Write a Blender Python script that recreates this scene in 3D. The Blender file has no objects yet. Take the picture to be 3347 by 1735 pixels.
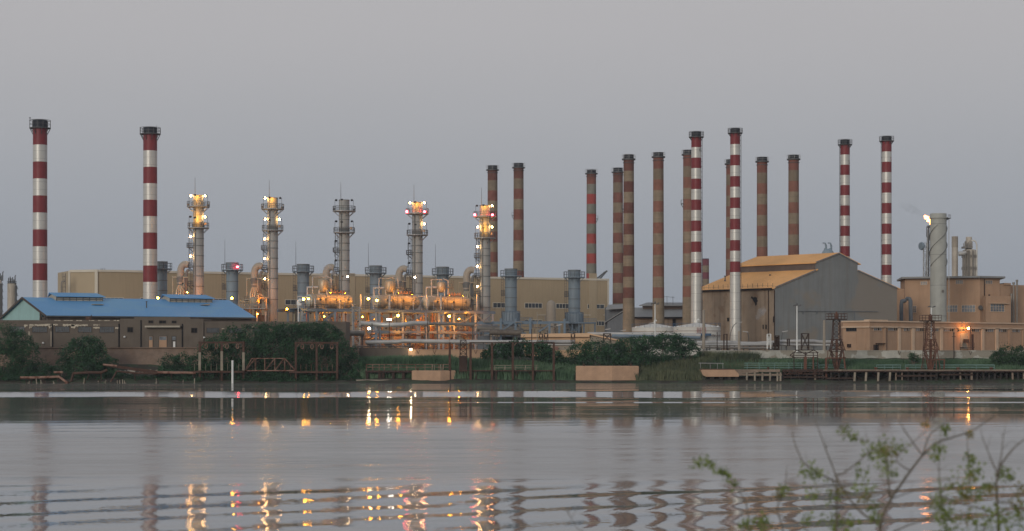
import bpy, math, random
import numpy as np
from mathutils import Vector, Matrix

rnd = random.Random(11)
sc = bpy.context.scene
COL = sc.collection
# measuring frame: focal length and horizon of the photograph, eye 8 m above the river
F, CX, HZ, EYE = 6300.0, 1673.5, 1146.0, 8.0
R = math.radians
PI = math.pi

def wx(px, Y): return (px - CX) / F * Y
def wz(py, Y): return EYE + (HZ - py) / F * Y
def W(px, py, Y): return Vector((wx(px, Y), Y, wz(py, Y)))
def wl(n, Y): return n * Y / F

# ------------------------------------------------------------------ materials
def newmat(name):
    m = bpy.data.materials.new(name)
    m.use_nodes = True
    nt = m.node_tree
    return m, nt, nt.nodes, nt.links, nt.nodes['Principled BSDF']

def mat(name, base, rough=0.75, metal=0.0, var=0.18, scale=0.35, streak=0.0, streak_col=(0.10, 0.06, 0.035),
        seam=0.0, seam_dark=0.45, patch=None, patch_scale=0.5, patch_at=0.62, grain=0.0, bump=0.0, spec=0.3):
    """base colour varied by world-space noise, vertical run stains, patches of another colour, horizontal seams"""
    m, nt, N, L, b = newmat(name)
    geo = N.new('ShaderNodeNewGeometry')
    n1 = N.new('ShaderNodeTexNoise'); n1.inputs['Scale'].default_value = scale
    n1.inputs['Detail'].default_value = 6; n1.inputs['Roughness'].default_value = 0.65
    L.new(geo.outputs['Position'], n1.inputs['Vector'])
    mr = N.new('ShaderNodeMapRange')
    mr.inputs['From Min'].default_value = 0.3; mr.inputs['From Max'].default_value = 0.7
    mr.inputs['To Min'].default_value = 1 - var; mr.inputs['To Max'].default_value = 1 + var
    L.new(n1.outputs['Fac'], mr.inputs['Value'])
    mul = N.new('ShaderNodeVectorMath'); mul.operation = 'SCALE'
    mul.inputs[0].default_value = base
    L.new(mr.outputs['Result'], mul.inputs['Scale'])
    col = mul.outputs['Vector']
    def mixin(fac_socket, colour, col):
        mx = N.new('ShaderNodeMix'); mx.data_type = 'RGBA'
        L.new(fac_socket, mx.inputs[0]); L.new(col, mx.inputs[6])
        mx.inputs[7].default_value = (*colour, 1)
        return mx.outputs[2]
    def noise_fac(scl, vec, lo, hi, amt, detail=4):
        mp = N.new('ShaderNodeMapping'); mp.inputs['Scale'].default_value = vec
        L.new(geo.outputs['Position'], mp.inputs['Vector'])
        nn = N.new('ShaderNodeTexNoise'); nn.inputs['Scale'].default_value = scl
        nn.inputs['Detail'].default_value = detail
        L.new(mp.outputs['Vector'], nn.inputs['Vector'])
        r = N.new('ShaderNodeMapRange'); r.inputs['From Min'].default_value = lo; r.inputs['From Max'].default_value = hi
        r.inputs['To Max'].default_value = amt
        L.new(nn.outputs['Fac'], r.inputs['Value'])
        return r.outputs['Result'], nn
    if streak:
        f, _ = noise_fac(0.9, (1, 1, 0.07), 0.48, 0.75, streak)
        col = mixin(f, streak_col, col)
    if grain:
        f, _ = noise_fac(3.0, (1, 1, 0.03), 0.45, 0.62, grain, 2)
        col = mixin(f, tuple(c * 0.6 for c in base), col)
    if patch:
        f, _ = noise_fac(patch_scale, (1, 1, 1), patch_at, patch_at + 0.05, 0.85, 8)
        col = mixin(f, patch, col)
    if seam:
        sx = N.new('ShaderNodeSeparateXYZ'); L.new(geo.outputs['Position'], sx.inputs[0])
        d = N.new('ShaderNodeMath'); d.operation = 'DIVIDE'; d.inputs[1].default_value = seam
        L.new(sx.outputs['Z'], d.inputs[0])
        fr = N.new('ShaderNodeMath'); fr.operation = 'FRACT'; L.new(d.outputs[0], fr.inputs[0])
        lt = N.new('ShaderNodeMath'); lt.operation = 'LESS_THAN'; lt.inputs[1].default_value = 0.16 / seam
        L.new(fr.outputs[0], lt.inputs[0])
        k = N.new('ShaderNodeMath'); k.operation = 'MULTIPLY'; k.inputs[1].default_value = seam_dark
        L.new(lt.outputs[0], k.inputs[0])
        col = mixin(k.outputs[0], tuple(c * 0.35 for c in base), col)
    L.new(col, b.inputs['Base Color'])
    b.inputs['Roughness'].default_value = rough
    b.inputs['Metallic'].default_value = metal
    b.inputs['Specular IOR Level'].default_value = spec
    if bump:
        bp = N.new('ShaderNodeBump'); bp.inputs['Strength'].default_value = bump; bp.inputs['Distance'].default_value = 0.05
        L.new(n1.outputs['Fac'], bp.inputs['Height']); L.new(bp.outputs['Normal'], b.inputs['Normal'])
    return m

def emis(name, colour, strength):
    m, nt, N, L, b = newmat(name)
    b.inputs['Base Color'].default_value = (0.2, 0.2, 0.2, 1)
    b.inputs['Emission Color'].default_value = (*colour, 1)
    b.inputs['Emission Strength'].default_value = strength
    return m

# ------------------------------------------------------------------ mesh builder
class MB:
    def __init__(s): s.v = []; s.f = []; s.m = []; s.st = []
    def add(s, vs, fs, m=0):
        o = len(s.v); s.st.append((o, len(s.f)))
        s.v.extend([tuple(p) for p in vs])
        for f in fs:
            s.f.append([i + o for i in f]); s.m.append(m)
        return s
    def hexa(s, b4, t4, m=0):
        return s.add(list(b4) + list(t4), [(3, 2, 1, 0), (4, 5, 6, 7), (0, 1, 5, 4), (1, 2, 6, 5), (2, 3, 7, 6), (3, 0, 4, 7)], m)
    def box(s, x0, y0, z0, x1, y1, z1, m=0):
        return s.hexa([(x0, y0, z0), (x1, y0, z0), (x1, y1, z0), (x0, y1, z0)],
                      [(x0, y0, z1), (x1, y0, z1), (x1, y1, z1), (x0, y1, z1)], m)
    def plan(s, pts, z0, z1, m=0):
        n = len(pts)
        vs = [(p[0], p[1], z0) for p in pts] + [(p[0], p[1], z1) for p in pts]
        fs = [tuple(range(n - 1, -1, -1)), tuple(range(n, 2 * n))] + [(i, (i + 1) % n, (i + 1) % n + n, i + n) for i in range(n)]
        return s.add(vs, fs, m)
    def prism(s, poly, vec, m=0):
        n = len(poly); vec = Vector(vec)
        vs = [Vector(p) for p in poly] + [Vector(p) + vec for p in poly]
        fs = [tuple(range(n)), tuple(range(2 * n - 1, n - 1, -1))] + [(i, i + n, (i + 1) % n + n, (i + 1) % n) for i in range(n)]
        return s.add(vs, fs, m)
    def bar(s, p, q, w, h=None, m=0, up=(0, 0, 1)):
        p, q = Vector(p), Vector(q); h = w if h is None else h
        d = (q - p)
        if d.length < 1e-6: return s
        d.normalize(); u = Vector(up)
        if abs(d.dot(u)) > 0.95: u = Vector((0, 1, 0))
        a = d.cross(u).normalized() * w / 2; b_ = a.cross(d).normalized() * h / 2
        return s.hexa([p - a - b_, p + a - b_, p + a + b_, p - a + b_], [q - a - b_, q + a - b_, q + a + b_, q - a + b_], m)
    def tube(s, pts, r, n=8, m=0, cap=True):
        pts = [Vector(p) for p in pts]; k = len(pts)
        rs = r if isinstance(r, (list, tuple)) else [r] * k
        ts = []
        for i in range(k):
            a = pts[max(i - 1, 0)]; b_ = pts[min(i + 1, k - 1)]
            t = (b_ - a); t = t.normalized() if t.length > 1e-9 else Vector((0, 0, 1)); ts.append(t)
        u = Vector((0, 0, 1)) if abs(ts[0].z) < 0.9 else Vector((1, 0, 0))
        vs = []
        for i in range(k):
            u = u - ts[i] * u.dot(ts[i]); u.normalize(); w = ts[i].cross(u)
            for j in range(n):
                a = 2 * PI * j / n
                vs.append(pts[i] + (u * math.cos(a) + w * math.sin(a)) * rs[i])
        fs = [(i * n + j, i * n + (j + 1) % n, (i + 1) * n + (j + 1) % n, (i + 1) * n + j) for i in range(k - 1) for j in range(n)]
        if cap: fs += [tuple(range(n - 1, -1, -1)), tuple(range((k - 1) * n, k * n))]
        return s.add(vs, fs, m)
    def lathe(s, cx, cy, prof, n=24, m=0, cap=True):
        """prof: [(r, z[, material of the band above])...] upward"""
        k = len(prof); vs = []
        for p in prof:
            for j in range(n):
                a = 2 * PI * j / n; vs.append((cx + p[0] * math.cos(a), cy + p[0] * math.sin(a), p[1]))
        o = len(s.v); s.st.append((o, len(s.f))); s.v.extend(vs)
        for i in range(k - 1):
            mm = prof[i][2] if len(prof[i]) > 2 else m
            for j in range(n):
                s.f.append([o + i * n + j, o + i * n + (j + 1) % n, o + (i + 1) * n + (j + 1) % n, o + (i + 1) * n + j]); s.m.append(mm)
        if cap:
            s.f.append([o + j for j in range(n - 1, -1, -1)]); s.m.append(m)
            s.f.append([o + (k - 1) * n + j for j in range(n)]); s.m.append(prof[-2][2] if len(prof[-2]) > 2 else m)
        return s
    def hring(s, cx, cy, z, r, tr, n=20, m=0, a0=0, a1=2 * PI):
        pts = [(cx + r * math.cos(a0 + (a1 - a0) * i / n), cy + r * math.sin(a0 + (a1 - a0) * i / n), z) for i in range(n + 1)]
        return s.tube(pts, tr, 5, m, cap=False)
    def annulus(s, cx, cy, z, r0, r1, th, n=20, m=0):
        prof = [(r0, z), (r1, z), (r1, z + th), (r0, z + th), (r0, z)]
        return s.lathe(cx, cy, prof, n, m, cap=False)
    def each(s, name, mats, parent, smooth=True, most=100):
        """every added shape becomes a part of its own; past `most` the smallest go into one part"""
        ends = s.st[1:] + [(len(s.v), len(s.f))]; pcs = []
        for (v0, f0), (v1, f1) in zip(s.st, ends):
            q = MB(); q.v = s.v[v0:v1]; q.f = [[i - v0 for i in f] for f in s.f[f0:f1]]; q.m = s.m[f0:f1]
            if q.v: pcs.append(q)
        if len(pcs) > most:
            sz = lambda q: sum((max(p[k] for p in q.v) - min(p[k] for p in q.v)) for k in range(3))
            pcs.sort(key=sz, reverse=True)
            rest = MB()
            for q in pcs[most:]: rest.add(q.v, q.f)
            rest.build(name, mats, parent, smooth)['kind'] = 'stuff'
            pcs = pcs[:most]
        for q in pcs: q.build(name, mats, parent, smooth)
    def build(s, name, mats, parent=None, smooth=True, loc=None):
        if not isinstance(mats, (list, tuple)): mats = [mats]
        off = Vector((0, 0, 0))
        if parent is not None:
            p = parent; off = Vector((0, 0, 0))
            while p is not None: off += p.location; p = p.parent
        elif loc is not None: off = Vector(loc)
        va = np.array(s.v, dtype=np.float64) - np.array(off)
        me = bpy.data.meshes.new(name)
        me.from_pydata(va.tolist(), [], s.f)
        for m in mats: me.materials.append(m)
        me.polygons.foreach_set('material_index', s.m)
        if smooth:
            me.polygons.foreach_set('use_smooth', [True] * len(s.f))
            me.set_sharp_from_angle(angle=R(38))
        me.update()
        o = bpy.data.objects.new(name, me); COL.objects.link(o)
        if parent is not None: o.parent = parent
        elif loc is not None: o.location = loc
        return o

def tag(o, label=None, cat=None, group=None, kind=None):
    if label: o['label'] = label
    if cat: o['category'] = cat
    if group: o['group'] = group
    if kind: o['kind'] = kind
    return o
def thing(name, label, cat, loc, group=None):
    o = bpy.data.objects.new(name, None); COL.objects.link(o); o.location = loc
    o.empty_display_size = 0.5
    return tag(o, label, cat, group)
def solo(mb, name, mats, label, cat, loc, group=None, smooth=True):
    return tag(mb.build(name, mats, None, smooth, loc), label, cat, group)
def copy_tree(o, parent=None):
    c = o.copy(); COL.objects.link(c)
    if parent is not None: c.parent = parent
    for ch in list(o.children): copy_tree(ch, c)
    return c

class Wall:
    """vertical wall plane through two plan points; pt() reads where a line of sight meets it"""
    def __init__(s, a, b):
        s.a = Vector((a[0], a[1], 0)); s.b = Vector((b[0], b[1], 0))
        s.d = (s.b - s.a).normalized(); s.n = Vector((s.d.y, -s.d.x, 0))
    def pt(s, px, py, off=0.0):
        q = (px - CX) / F
        t = (q * s.a.y - s.a.x) / (s.d.x - q * s.d.y)
        p = s.a + s.d * t
        z = EYE + (HZ - py) / F * p.y
        return Vector((p.x, p.y, z)) + s.n * off
    def slab(s, mb, px0, py0, px1, py1, o0, o1, m=0):
        """box on the wall between two sight corners, from o0 to o1 out of the wall, level top and bottom"""
        a, b = s.pt(px0, py0), s.pt(px1, py1)
        z0, z1 = min(a.z, b.z), max(a.z, b.z)
        P = [Vector((a.x, a.y, 0)), Vector((b.x, b.y, 0))]
        q = [P[0] + s.n * o1, P[1] + s.n * o1, P[1] + s.n * o0, P[0] + s.n * o0]
        return mb.plan(q, z0, z1, m)
    def window(s, root, px0, py0, px1, py1, nx, ny, m_frame, m_pane, fw=0.12, name='window', blank=0.0, sill=True):
        a, b = s.pt(px0, py0), s.pt(px1, py1)
        z1, z0 = max(a.z, b.z), min(a.z, b.z)
        def bx(mb, t0, t1, zz0, zz1, o0, o1):
            A = a + (b - a) * 0; L_ = Vector((b.x - a.x, b.y - a.y, 0)); A.z = 0
            p0, p1 = A + L_ * t0, A + L_ * t1
            mb.plan([p0 + s.n * o1, p1 + s.n * o1, p1 + s.n * o0, p0 + s.n * o0], zz0, zz1)
        Ln = Vector((b.x - a.x, b.y - a.y, 0)).length
        f = MB(); k = fw / Ln
        bx(f, -k, 0, z0, z1, -0.02, 0.10); bx(f, 1, 1 + k, z0, z1, -0.02, 0.10)
        bx(f, -k, 1 + k, z1, z1 + fw, -0.02, 0.11); bx(f, -k, 1 + k, z0 - fw, z0, -0.02, 0.16 if sill else 0.11)
        for i in range(1, nx): bx(f, i / nx - k * 0.3, i / nx + k * 0.3, z0, z1, 0.0, 0.08)
        for i in range(1, ny):
            zz = z0 + (z1 - z0) * i / ny; bx(f, 0, 1, zz - fw * 0.25, zz + fw * 0.25, 0.0, 0.07)
        fo = f.build(name, m_frame, root, smooth=False)
        p = MB(); bx(p, 0, 1, z0, z1, -0.02, 0.03)
        p.build('pane', m_pane, fo, smooth=False)
        return fo

def circ_platform(root, cx, cy, z, r0, r1, hrail, m, posts=14, th=0.18, brackets=6, drop=1.6, tr=0.05, rail_name='railing', plate=None):
    fl = MB().annulus(cx, cy, z, r0, r1, th)
    for i in range(brackets):
        a = 2 * PI * (i + 0.5) / brackets
        c_, s_ = math.cos(a), math.sin(a)
        fl.tube([(cx + r1 * 0.95 * c_, cy + r1 * 0.95 * s_, z), (cx + r0 * c_, cy + r0 * s_, z - drop)], tr * 1.4, 5)
    p = fl.build('platform', plate or m, root)
    rl = MB()
    for i in range(posts):
        a = 2 * PI * i / posts
        x, y = cx + r1 * 0.98 * math.cos(a), cy + r1 * 0.98 * math.sin(a)
        rl.tube([(x, y, z + th), (x, y, z + th + hrail)], tr, 5)
    rl.hring(cx, cy, z + th + hrail, r1 * 0.98, tr); rl.hring(cx, cy, z + th + hrail * 0.5, r1 * 0.98, tr * 0.8)
    rl.build(rail_name, m, p)
    return p

def ladder(mb, x, y, z0, z1, w=0.5, ax=(1, 0), tr=0.045, step=0.6, cage=True, out=(0, -1)):
    ax = Vector((ax[0], ax[1], 0)); o = Vector((out[0], out[1], 0)); c = Vector((x, y, 0))
    for s_ in (-1, 1):
        p = c + ax * (s_ * w / 2)
        mb.tube([(p.x, p.y, z0), (p.x, p.y, z1)], tr, 5)
    z = z0 + step
    while z < z1:
        a, b = c - ax * w / 2, c + ax * w / 2
        mb.tube([(a.x, a.y, z), (b.x, b.y, z)], tr * 0.7, 4)
        z += step
    if cage:
        z = z0 + 2.2
        while z < z1:
            pts = [c - ax * w * 0.7, c - ax * w * 0.7 + o * 0.7, c + ax * w * 0.7 + o * 0.7, c + ax * w * 0.7]
            mb.tube([(p.x, p.y, z) for p in pts], tr * 0.7, 4); z += 1.8
        for k in (-0.7, 0.7):
            p = c + ax * w * k + o * 0.7
            mb.tube([(p.x, p.y, z0 + 2.2), (p.x, p.y, z1)], tr * 0.6, 4)

def text_mesh(word, size):
    cu = bpy.data.curves.new('lettering', 'FONT'); cu.body = word; cu.size = size; cu.resolution_u = 3
    ob = bpy.data.objects.new('lettering', cu); COL.objects.link(ob)
    bpy.context.view_layer.update()
    me = ob.evaluated_get(bpy.context.evaluated_depsgraph_get()).to_mesh()
    vs = [tuple(v.co) for v in me.vertices]; fs = [tuple(p.vertices) for p in me.polygons]
    bpy.data.objects.remove(ob); bpy.data.curves.remove(cu)
    return vs, fs
def text_on_cylinder(root, word, size, cx, cy, r, ang0, z, m, name='number', bold=0.0):
    vs, fs = text_mesh(word, size); w = max(v[0] for v in vs)
    mb = MB()
    out = []
    for x, y, _ in vs:
        a = ang0 + x / r
        out.append((cx + (r + 0.02) * math.cos(a), cy + (r + 0.02) * math.sin(a), z + y))
    mb.add(out, fs)
    return mb.build(name, m, root, smooth=False)
# ------------------------------------------------------------------ palette (real-world base colours)
M = {}
M['red'] = mat('red_paint', (0.20, 0.032, 0.036), 0.5, var=0.12, streak=0.2, streak_col=(0.13, 0.04, 0.035))
M['white'] = mat('white_paint', (0.57, 0.555, 0.51), 0.42, metal=0.3, var=0.07, streak=0.12, streak_col=(0.35, 0.33, 0.28), seam=2.45, seam_dark=0.35)
M['black'] = mat('black_paint', (0.03, 0.032, 0.04), 0.6)
M['redw'] = mat('weathered_red', (0.205, 0.085, 0.065), 0.85, var=0.2, streak=0.45, streak_col=(0.12, 0.07, 0.05))
M['tanw'] = mat('weathered_cream', (0.255, 0.205, 0.145), 0.85, var=0.2, streak=0.45, streak_col=(0.15, 0.115, 0.08), seam=1.8, seam_dark=0.22)
M['tand'] = mat('sooty_cream', (0.20, 0.16, 0.115), 0.9, var=0.2, streak=0.4, streak_col=(0.13, 0.09, 0.06))
M['redo'] = mat('weathered_orange', (0.235, 0.11, 0.08), 0.85, var=0.2, streak=0.4, streak_col=(0.14, 0.085, 0.06))
M['redb'] = mat('bright_red_band', (0.33, 0.066, 0.058), 0.8, var=0.18, streak=0.35, streak_col=(0.16, 0.07, 0.055))
M['greyw'] = mat('grey_green_band', (0.20, 0.195, 0.165), 0.85, var=0.2, streak=0.2)
M['redd'] = mat('sooty_brick', (0.15, 0.068, 0.055), 0.9, var=0.2, streak=0.35)
M['mauve'] = mat('mauve_band', (0.18, 0.06, 0.075), 0.8)
M['steel'] = mat('stack_grey', (0.33, 0.34, 0.325), 0.55, var=0.1, streak=0.3, streak_col=(0.24, 0.22, 0.18))
M['steeld'] = mat('stack_grey_dark', (0.15, 0.155, 0.15), 0.6, var=0.2)
M['blueg'] = mat('blue_grey_steel', (0.225, 0.285, 0.33), 0.5, var=0.08, streak=0.2, streak_col=(0.16, 0.18, 0.19))
M['bluebeam'] = mat('blue_grey_beam', (0.15, 0.20, 0.25), 0.55, var=0.15)
M['gant'] = mat('dark_galvanised', (0.10, 0.10, 0.10), 0.6, metal=0.2, var=0.2)
M['galv'] = mat('light_galvanised', (0.33, 0.33, 0.32), 0.5, metal=0.3, var=0.15)
M['hall'] = mat('hall_cladding', (0.42, 0.33, 0.215), 0.7, var=0.05, scale=0.05, grain=0.18)
M['hall2'] = mat('hall_cladding_pale', (0.44, 0.355, 0.24), 0.7, var=0.05, scale=0.05, grain=0.14)
M['trim'] = mat('cream_trim', (0.62, 0.57, 0.47), 0.6, var=0.06)
M['glass'] = mat('dark_window_glass', (0.05, 0.06, 0.07), 0.25, var=0.5, scale=0.9, spec=0.5)
M['glassb'] = mat('blueish_window_glass', (0.12, 0.14, 0.16), 0.3, var=0.6, scale=0.8, spec=0.5)
M['open'] = mat('dark_opening', (0.012, 0.012, 0.014), 0.9)
M['blueroof'] = mat('blue_roof_sheet', (0.13, 0.34, 0.60), 0.5, var=0.06, scale=0.12, grain=0.16, streak=0.15, streak_col=(0.20, 0.30, 0.38), patch=(0.16, 0.36, 0.56), patch_scale=0.12, patch_at=0.55)
M['cyan'] = mat('pale_cyan_sheet', (0.33, 0.52, 0.50), 0.65, var=0.06, grain=0.12, streak=0.12)
M['brown'] = mat('brown_render', (0.135, 0.112, 0.09), 0.9, var=0.14, scale=0.25, streak=0.35, streak_col=(0.09, 0.07, 0.055))
M['brownd'] = mat('brown_render_dark', (0.085, 0.07, 0.058), 0.9, var=0.15)
M['plaster'] = mat('bare_pale_plaster', (0.52, 0.46, 0.36), 0.9, var=0.15, patch=(0.16, 0.13, 0.10), patch_scale=0.9, patch_at=0.56)
M['brick'] = mat('reddish_revetment', (0.20, 0.145, 0.11), 0.95, var=0.22, scale=0.6, streak=0.35, streak_col=(0.22, 0.13, 0.08), bump=0.6)
M['yellow'] = mat('ochre_roof_sheet', (0.80, 0.43, 0.165), 0.65, var=0.12, scale=0.12, grain=0.22, streak=0.12, streak_col=(0.45, 0.22, 0.09))
M['gable'] = mat('grey_corrugated_sheet', (0.18, 0.19, 0.19), 0.6, var=0.16, scale=0.12, grain=0.24, streak=0.35, streak_col=(0.15, 0.125, 0.10), patch=(0.21, 0.185, 0.155), patch_scale=0.07, patch_at=0.53)
M['shedwall'] = mat('stained_concrete', (0.29, 0.225, 0.165), 0.9, var=0.2, scale=0.15, streak=0.7, streak_col=(0.13, 0.085, 0.06), patch=(0.22, 0.15, 0.10), patch_scale=0.22)
M['clere'] = mat('dark_louvre_band', (0.13, 0.10, 0.085), 0.8, grain=0.3)
M['tan'] = mat('tan_render', (0.44, 0.285, 0.185), 0.9, var=0.10, scale=0.2, streak=0.35, streak_col=(0.30, 0.19, 0.125))
M['tanl'] = mat('pale_tan_trim', (0.60, 0.44, 0.31), 0.85, var=0.1)
M['peach'] = mat('peach_render', (0.66, 0.44, 0.27), 0.85, var=0.06)
M['conc'] = mat('pale_concrete', (0.42, 0.38, 0.31), 0.9, var=0.18, scale=0.5, streak=0.35, streak_col=(0.25, 0.21, 0.16), bump=0.3)
M['concw'] = mat('whitewashed_wall', (0.44, 0.43, 0.38), 0.9, var=0.25, scale=0.3, patch=(0.27, 0.24, 0.19), patch_scale=0.35, patch_at=0.5)
M['block'] = mat('tan_concrete_block', (0.47, 0.30, 0.195), 0.9, var=0.12, scale=0.5, streak=0.3, streak_col=(0.30, 0.20, 0.14), bump=0.4)
M['wet'] = mat('wet_concrete', (0.06, 0.055, 0.045), 0.5)
M['vent'] = mat('pale_grey_steel', (0.37, 0.375, 0.34), 0.6, var=0.12, streak=0.3, streak_col=(0.25, 0.24, 0.20), seam=9.1, seam_dark=0.6)
M['strake'] = mat('strake_grey', (0.15, 0.15, 0.14), 0.6)
M['tank'] = mat('tank_white', (0.62, 0.60, 0.55), 0.6, var=0.08, streak=0.15, streak_col=(0.4, 0.33, 0.25))
M['bluerail'] = mat('blue_railing', (0.05, 0.10, 0.17), 0.5)
M['greyroof'] = mat('grey_sheet_roof', (0.26, 0.265, 0.26), 0.65, var=0.1, grain=0.2)
M['greywall'] = mat('slate_sheet_wall', (0.15, 0.165, 0.18), 0.7, var=0.1, grain=0.2)
M['rust'] = mat('rusty_steel', (0.078, 0.042, 0.03), 0.85, var=0.35, scale=0.8, patch=(0.13, 0.075, 0.052), patch_scale=0.9)
M['rustd'] = mat('dark_rusty_steel', (0.055, 0.035, 0.027), 0.9, var=0.3)
M['rusto'] = mat('orange_rust_steel', (0.145, 0.068, 0.045), 0.85, var=0.3)
M['rustp'] = mat('pale_rust_pipe', (0.26, 0.155, 0.115), 0.8, var=0.35, scale=1.2, patch=(0.14, 0.06, 0.04), patch_scale=0.8, patch_at=0.5)
M['whitep'] = mat('white_pole_paint', (0.72, 0.72, 0.69), 0.5, var=0.05)
M['pier'] = mat('pier_concrete', (0.24, 0.185, 0.14), 0.95, var=0.3, scale=0.5, patch=(0.38, 0.31, 0.23), patch_scale=0.7)
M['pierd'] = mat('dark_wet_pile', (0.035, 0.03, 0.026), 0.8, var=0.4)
M['pale'] = mat('weathered_pale_pile', (0.28, 0.24, 0.185), 0.9, var=0.35)
M['lag'] = mat('pipe_lagging', (0.44, 0.43, 0.41), 0.4, metal=0.25, var=0.15)
M['lagd'] = mat('dull_pipe', (0.22, 0.20, 0.175), 0.5, metal=0.2, var=0.2)
M['vessel'] = mat('vessel_cladding', (0.37, 0.32, 0.23), 0.4, metal=0.3, var=0.08, streak=0.2, streak_col=(0.3, 0.25, 0.18))
M['dome'] = mat('vessel_dome', (0.42, 0.45, 0.40), 0.35, metal=0.3)
M['goose'] = mat('gooseneck_grey', (0.36, 0.32, 0.26), 0.6, var=0.1)
M['machine'] = mat('dark_machinery', (0.13, 0.11, 0.09), 0.6, metal=0.2, var=0.4, scale=0.8)
M['greenrail'] = mat('turquoise_handrail', (0.16, 0.26, 0.24), 0.7)
M['pole'] = mat('concrete_pole', (0.33, 0.285, 0.23), 0.9, var=0.1)
M['housing'] = mat('lamp_housing', (0.03, 0.03, 0.03), 0.6)
M['col'] = mat('column_cream', (0.46, 0.41, 0.34), 0.7, var=0.15, streak=0.5, streak_col=(0.22, 0.17, 0.13))
M['bark'] = mat('grey_bark', (0.13, 0.105, 0.085), 0.9, var=0.3, scale=4)
M['twig'] = mat('brown_twig', (0.14, 0.118, 0.088), 0.8, var=0.2, scale=6)
M['soil'] = mat('dark_bank_soil', (0.050, 0.046, 0.034), 0.95, var=0.35, scale=0.3, patch=(0.05, 0.07, 0.04), patch_scale=0.25, patch_at=0.5)
M['dirt'] = mat('plant_yard_ground', (0.22, 0.19, 0.15), 0.95, var=0.2, scale=0.08)
M['num'] = mat('faded_lettering', (0.22, 0.17, 0.14), 0.7)
M['numr'] = mat('red_lettering', (0.30, 0.05, 0.05), 0.7)
M['numd'] = mat('dark_lettering', (0.06, 0.065, 0.07), 0.7)

def leafmat(name, dark, light, scale=0.35, trans=0.0):
    m, nt, N, L, b = newmat(name)
    geo = N.new('ShaderNodeNewGeometry')
    n1 = N.new('ShaderNodeTexNoise'); n1.inputs['Scale'].default_value = scale; n1.inputs['Detail'].default_value = 5
    L.new(geo.outputs['Position'], n1.inputs['Vector'])
    r = N.new('ShaderNodeMapRange'); r.inputs['From Min'].default_value = 0.35; r.inputs['From Max'].default_value = 0.66
    L.new(n1.outputs['Fac'], r.inputs['Value'])
    mx = N.new('ShaderNodeMix'); mx.data_type = 'RGBA'
    L.new(r.outputs['Result'], mx.inputs[0]); mx.inputs[6].default_value = (*dark, 1); mx.inputs[7].default_value = (*light, 1)
    L.new(mx.outputs[2], b.inputs['Base Color'])
    b.inputs['Roughness'].default_value = 0.7; b.inputs['Specular IOR Level'].default_value = 0.15
    if trans:
        tr = N.new('ShaderNodeBsdfTranslucent'); L.new(mx.outputs[2], tr.inputs['Color'])
        ms = N.new('ShaderNodeMixShader'); ms.inputs[0].default_value = trans
        L.new(b.outputs[0], ms.inputs[1]); L.new(tr.outputs[0], ms.inputs[2])
        L.new(ms.outputs[0], N['Material Output'].inputs['Surface'])
    return m
M['leaf'] = leafmat('dark_bush_leaves', (0.026, 0.058, 0.033), (0.05, 0.115, 0.055))
M['leaf2'] = leafmat('mid_bush_leaves', (0.028, 0.055, 0.028), (0.052, 0.10, 0.05))
M['reed'] = leafmat('green_reeds', (0.05, 0.10, 0.055), (0.125, 0.20, 0.115), 0.12)
M['reedb'] = leafmat('tall_brownish_reeds', (0.055, 0.075, 0.045), (0.14, 0.15, 0.085), 0.2)
M['sprig'] = leafmat('fresh_green_leaflets', (0.15, 0.20, 0.05), (0.26, 0.32, 0.085), 12, 0.35)
M['ldry'] = leafmat('yellowing_leaflets', (0.20, 0.17, 0.06), (0.30, 0.25, 0.09), 12, 0.35)

SODIUM = (1.0, 0.39, 0.03)
M['lamp'] = emis('sodium_lamp', SODIUM, 170)
M['work'] = emis('sodium_glow_light', (1.0, 0.27, 0.010), 480)
M['lamps'] = emis('stack_floodlight', (1.0, 0.55, 0.2), 75)
M['wlamp'] = emis('wall_sodium_lamp', (1.0, 0.36, 0.06), 190)
M['lampw'] = emis('warm_white_lamp', (1.0, 0.78, 0.5), 90)
M['lampc'] = emis('white_lamp', (1.0, 0.95, 0.82), 70)
M['lampr'] = emis('red_lamp', (1.0, 0.05, 0.07), 45)
M['flood'] = emis('sodium_flood_face', (1.0, 0.40, 0.008), 300)
M['washer'] = emis('sodium_wash_face', (1.0, 0.33, 0.004), 720)
M['flame'] = emis('gas_flame', (1.0, 0.30, 0.07), 16)
M['flamec'] = emis('gas_flame_core', (1.0, 0.72, 0.4), 30)
# ------------------------------------------------------------------ camera, sky, sun, air
cam_d = bpy.data.cameras.new('camera'); cam = bpy.data.objects.new('camera', cam_d); COL.objects.link(cam)
cam.location = (0, 0, EYE); cam.rotation_euler = (PI / 2, 0, 0)
cam_d.sensor_width = 36; cam_d.lens = F / 3347 * 36
cam_d.shift_y = (HZ - 867.5) / 3347
cam_d.clip_start = 0.5; cam_d.clip_end = 20000
cam_d.dof.use_dof = True; cam_d.dof.focus_distance = 540; cam_d.dof.aperture_fstop = 3.2
sc.camera = cam

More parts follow.
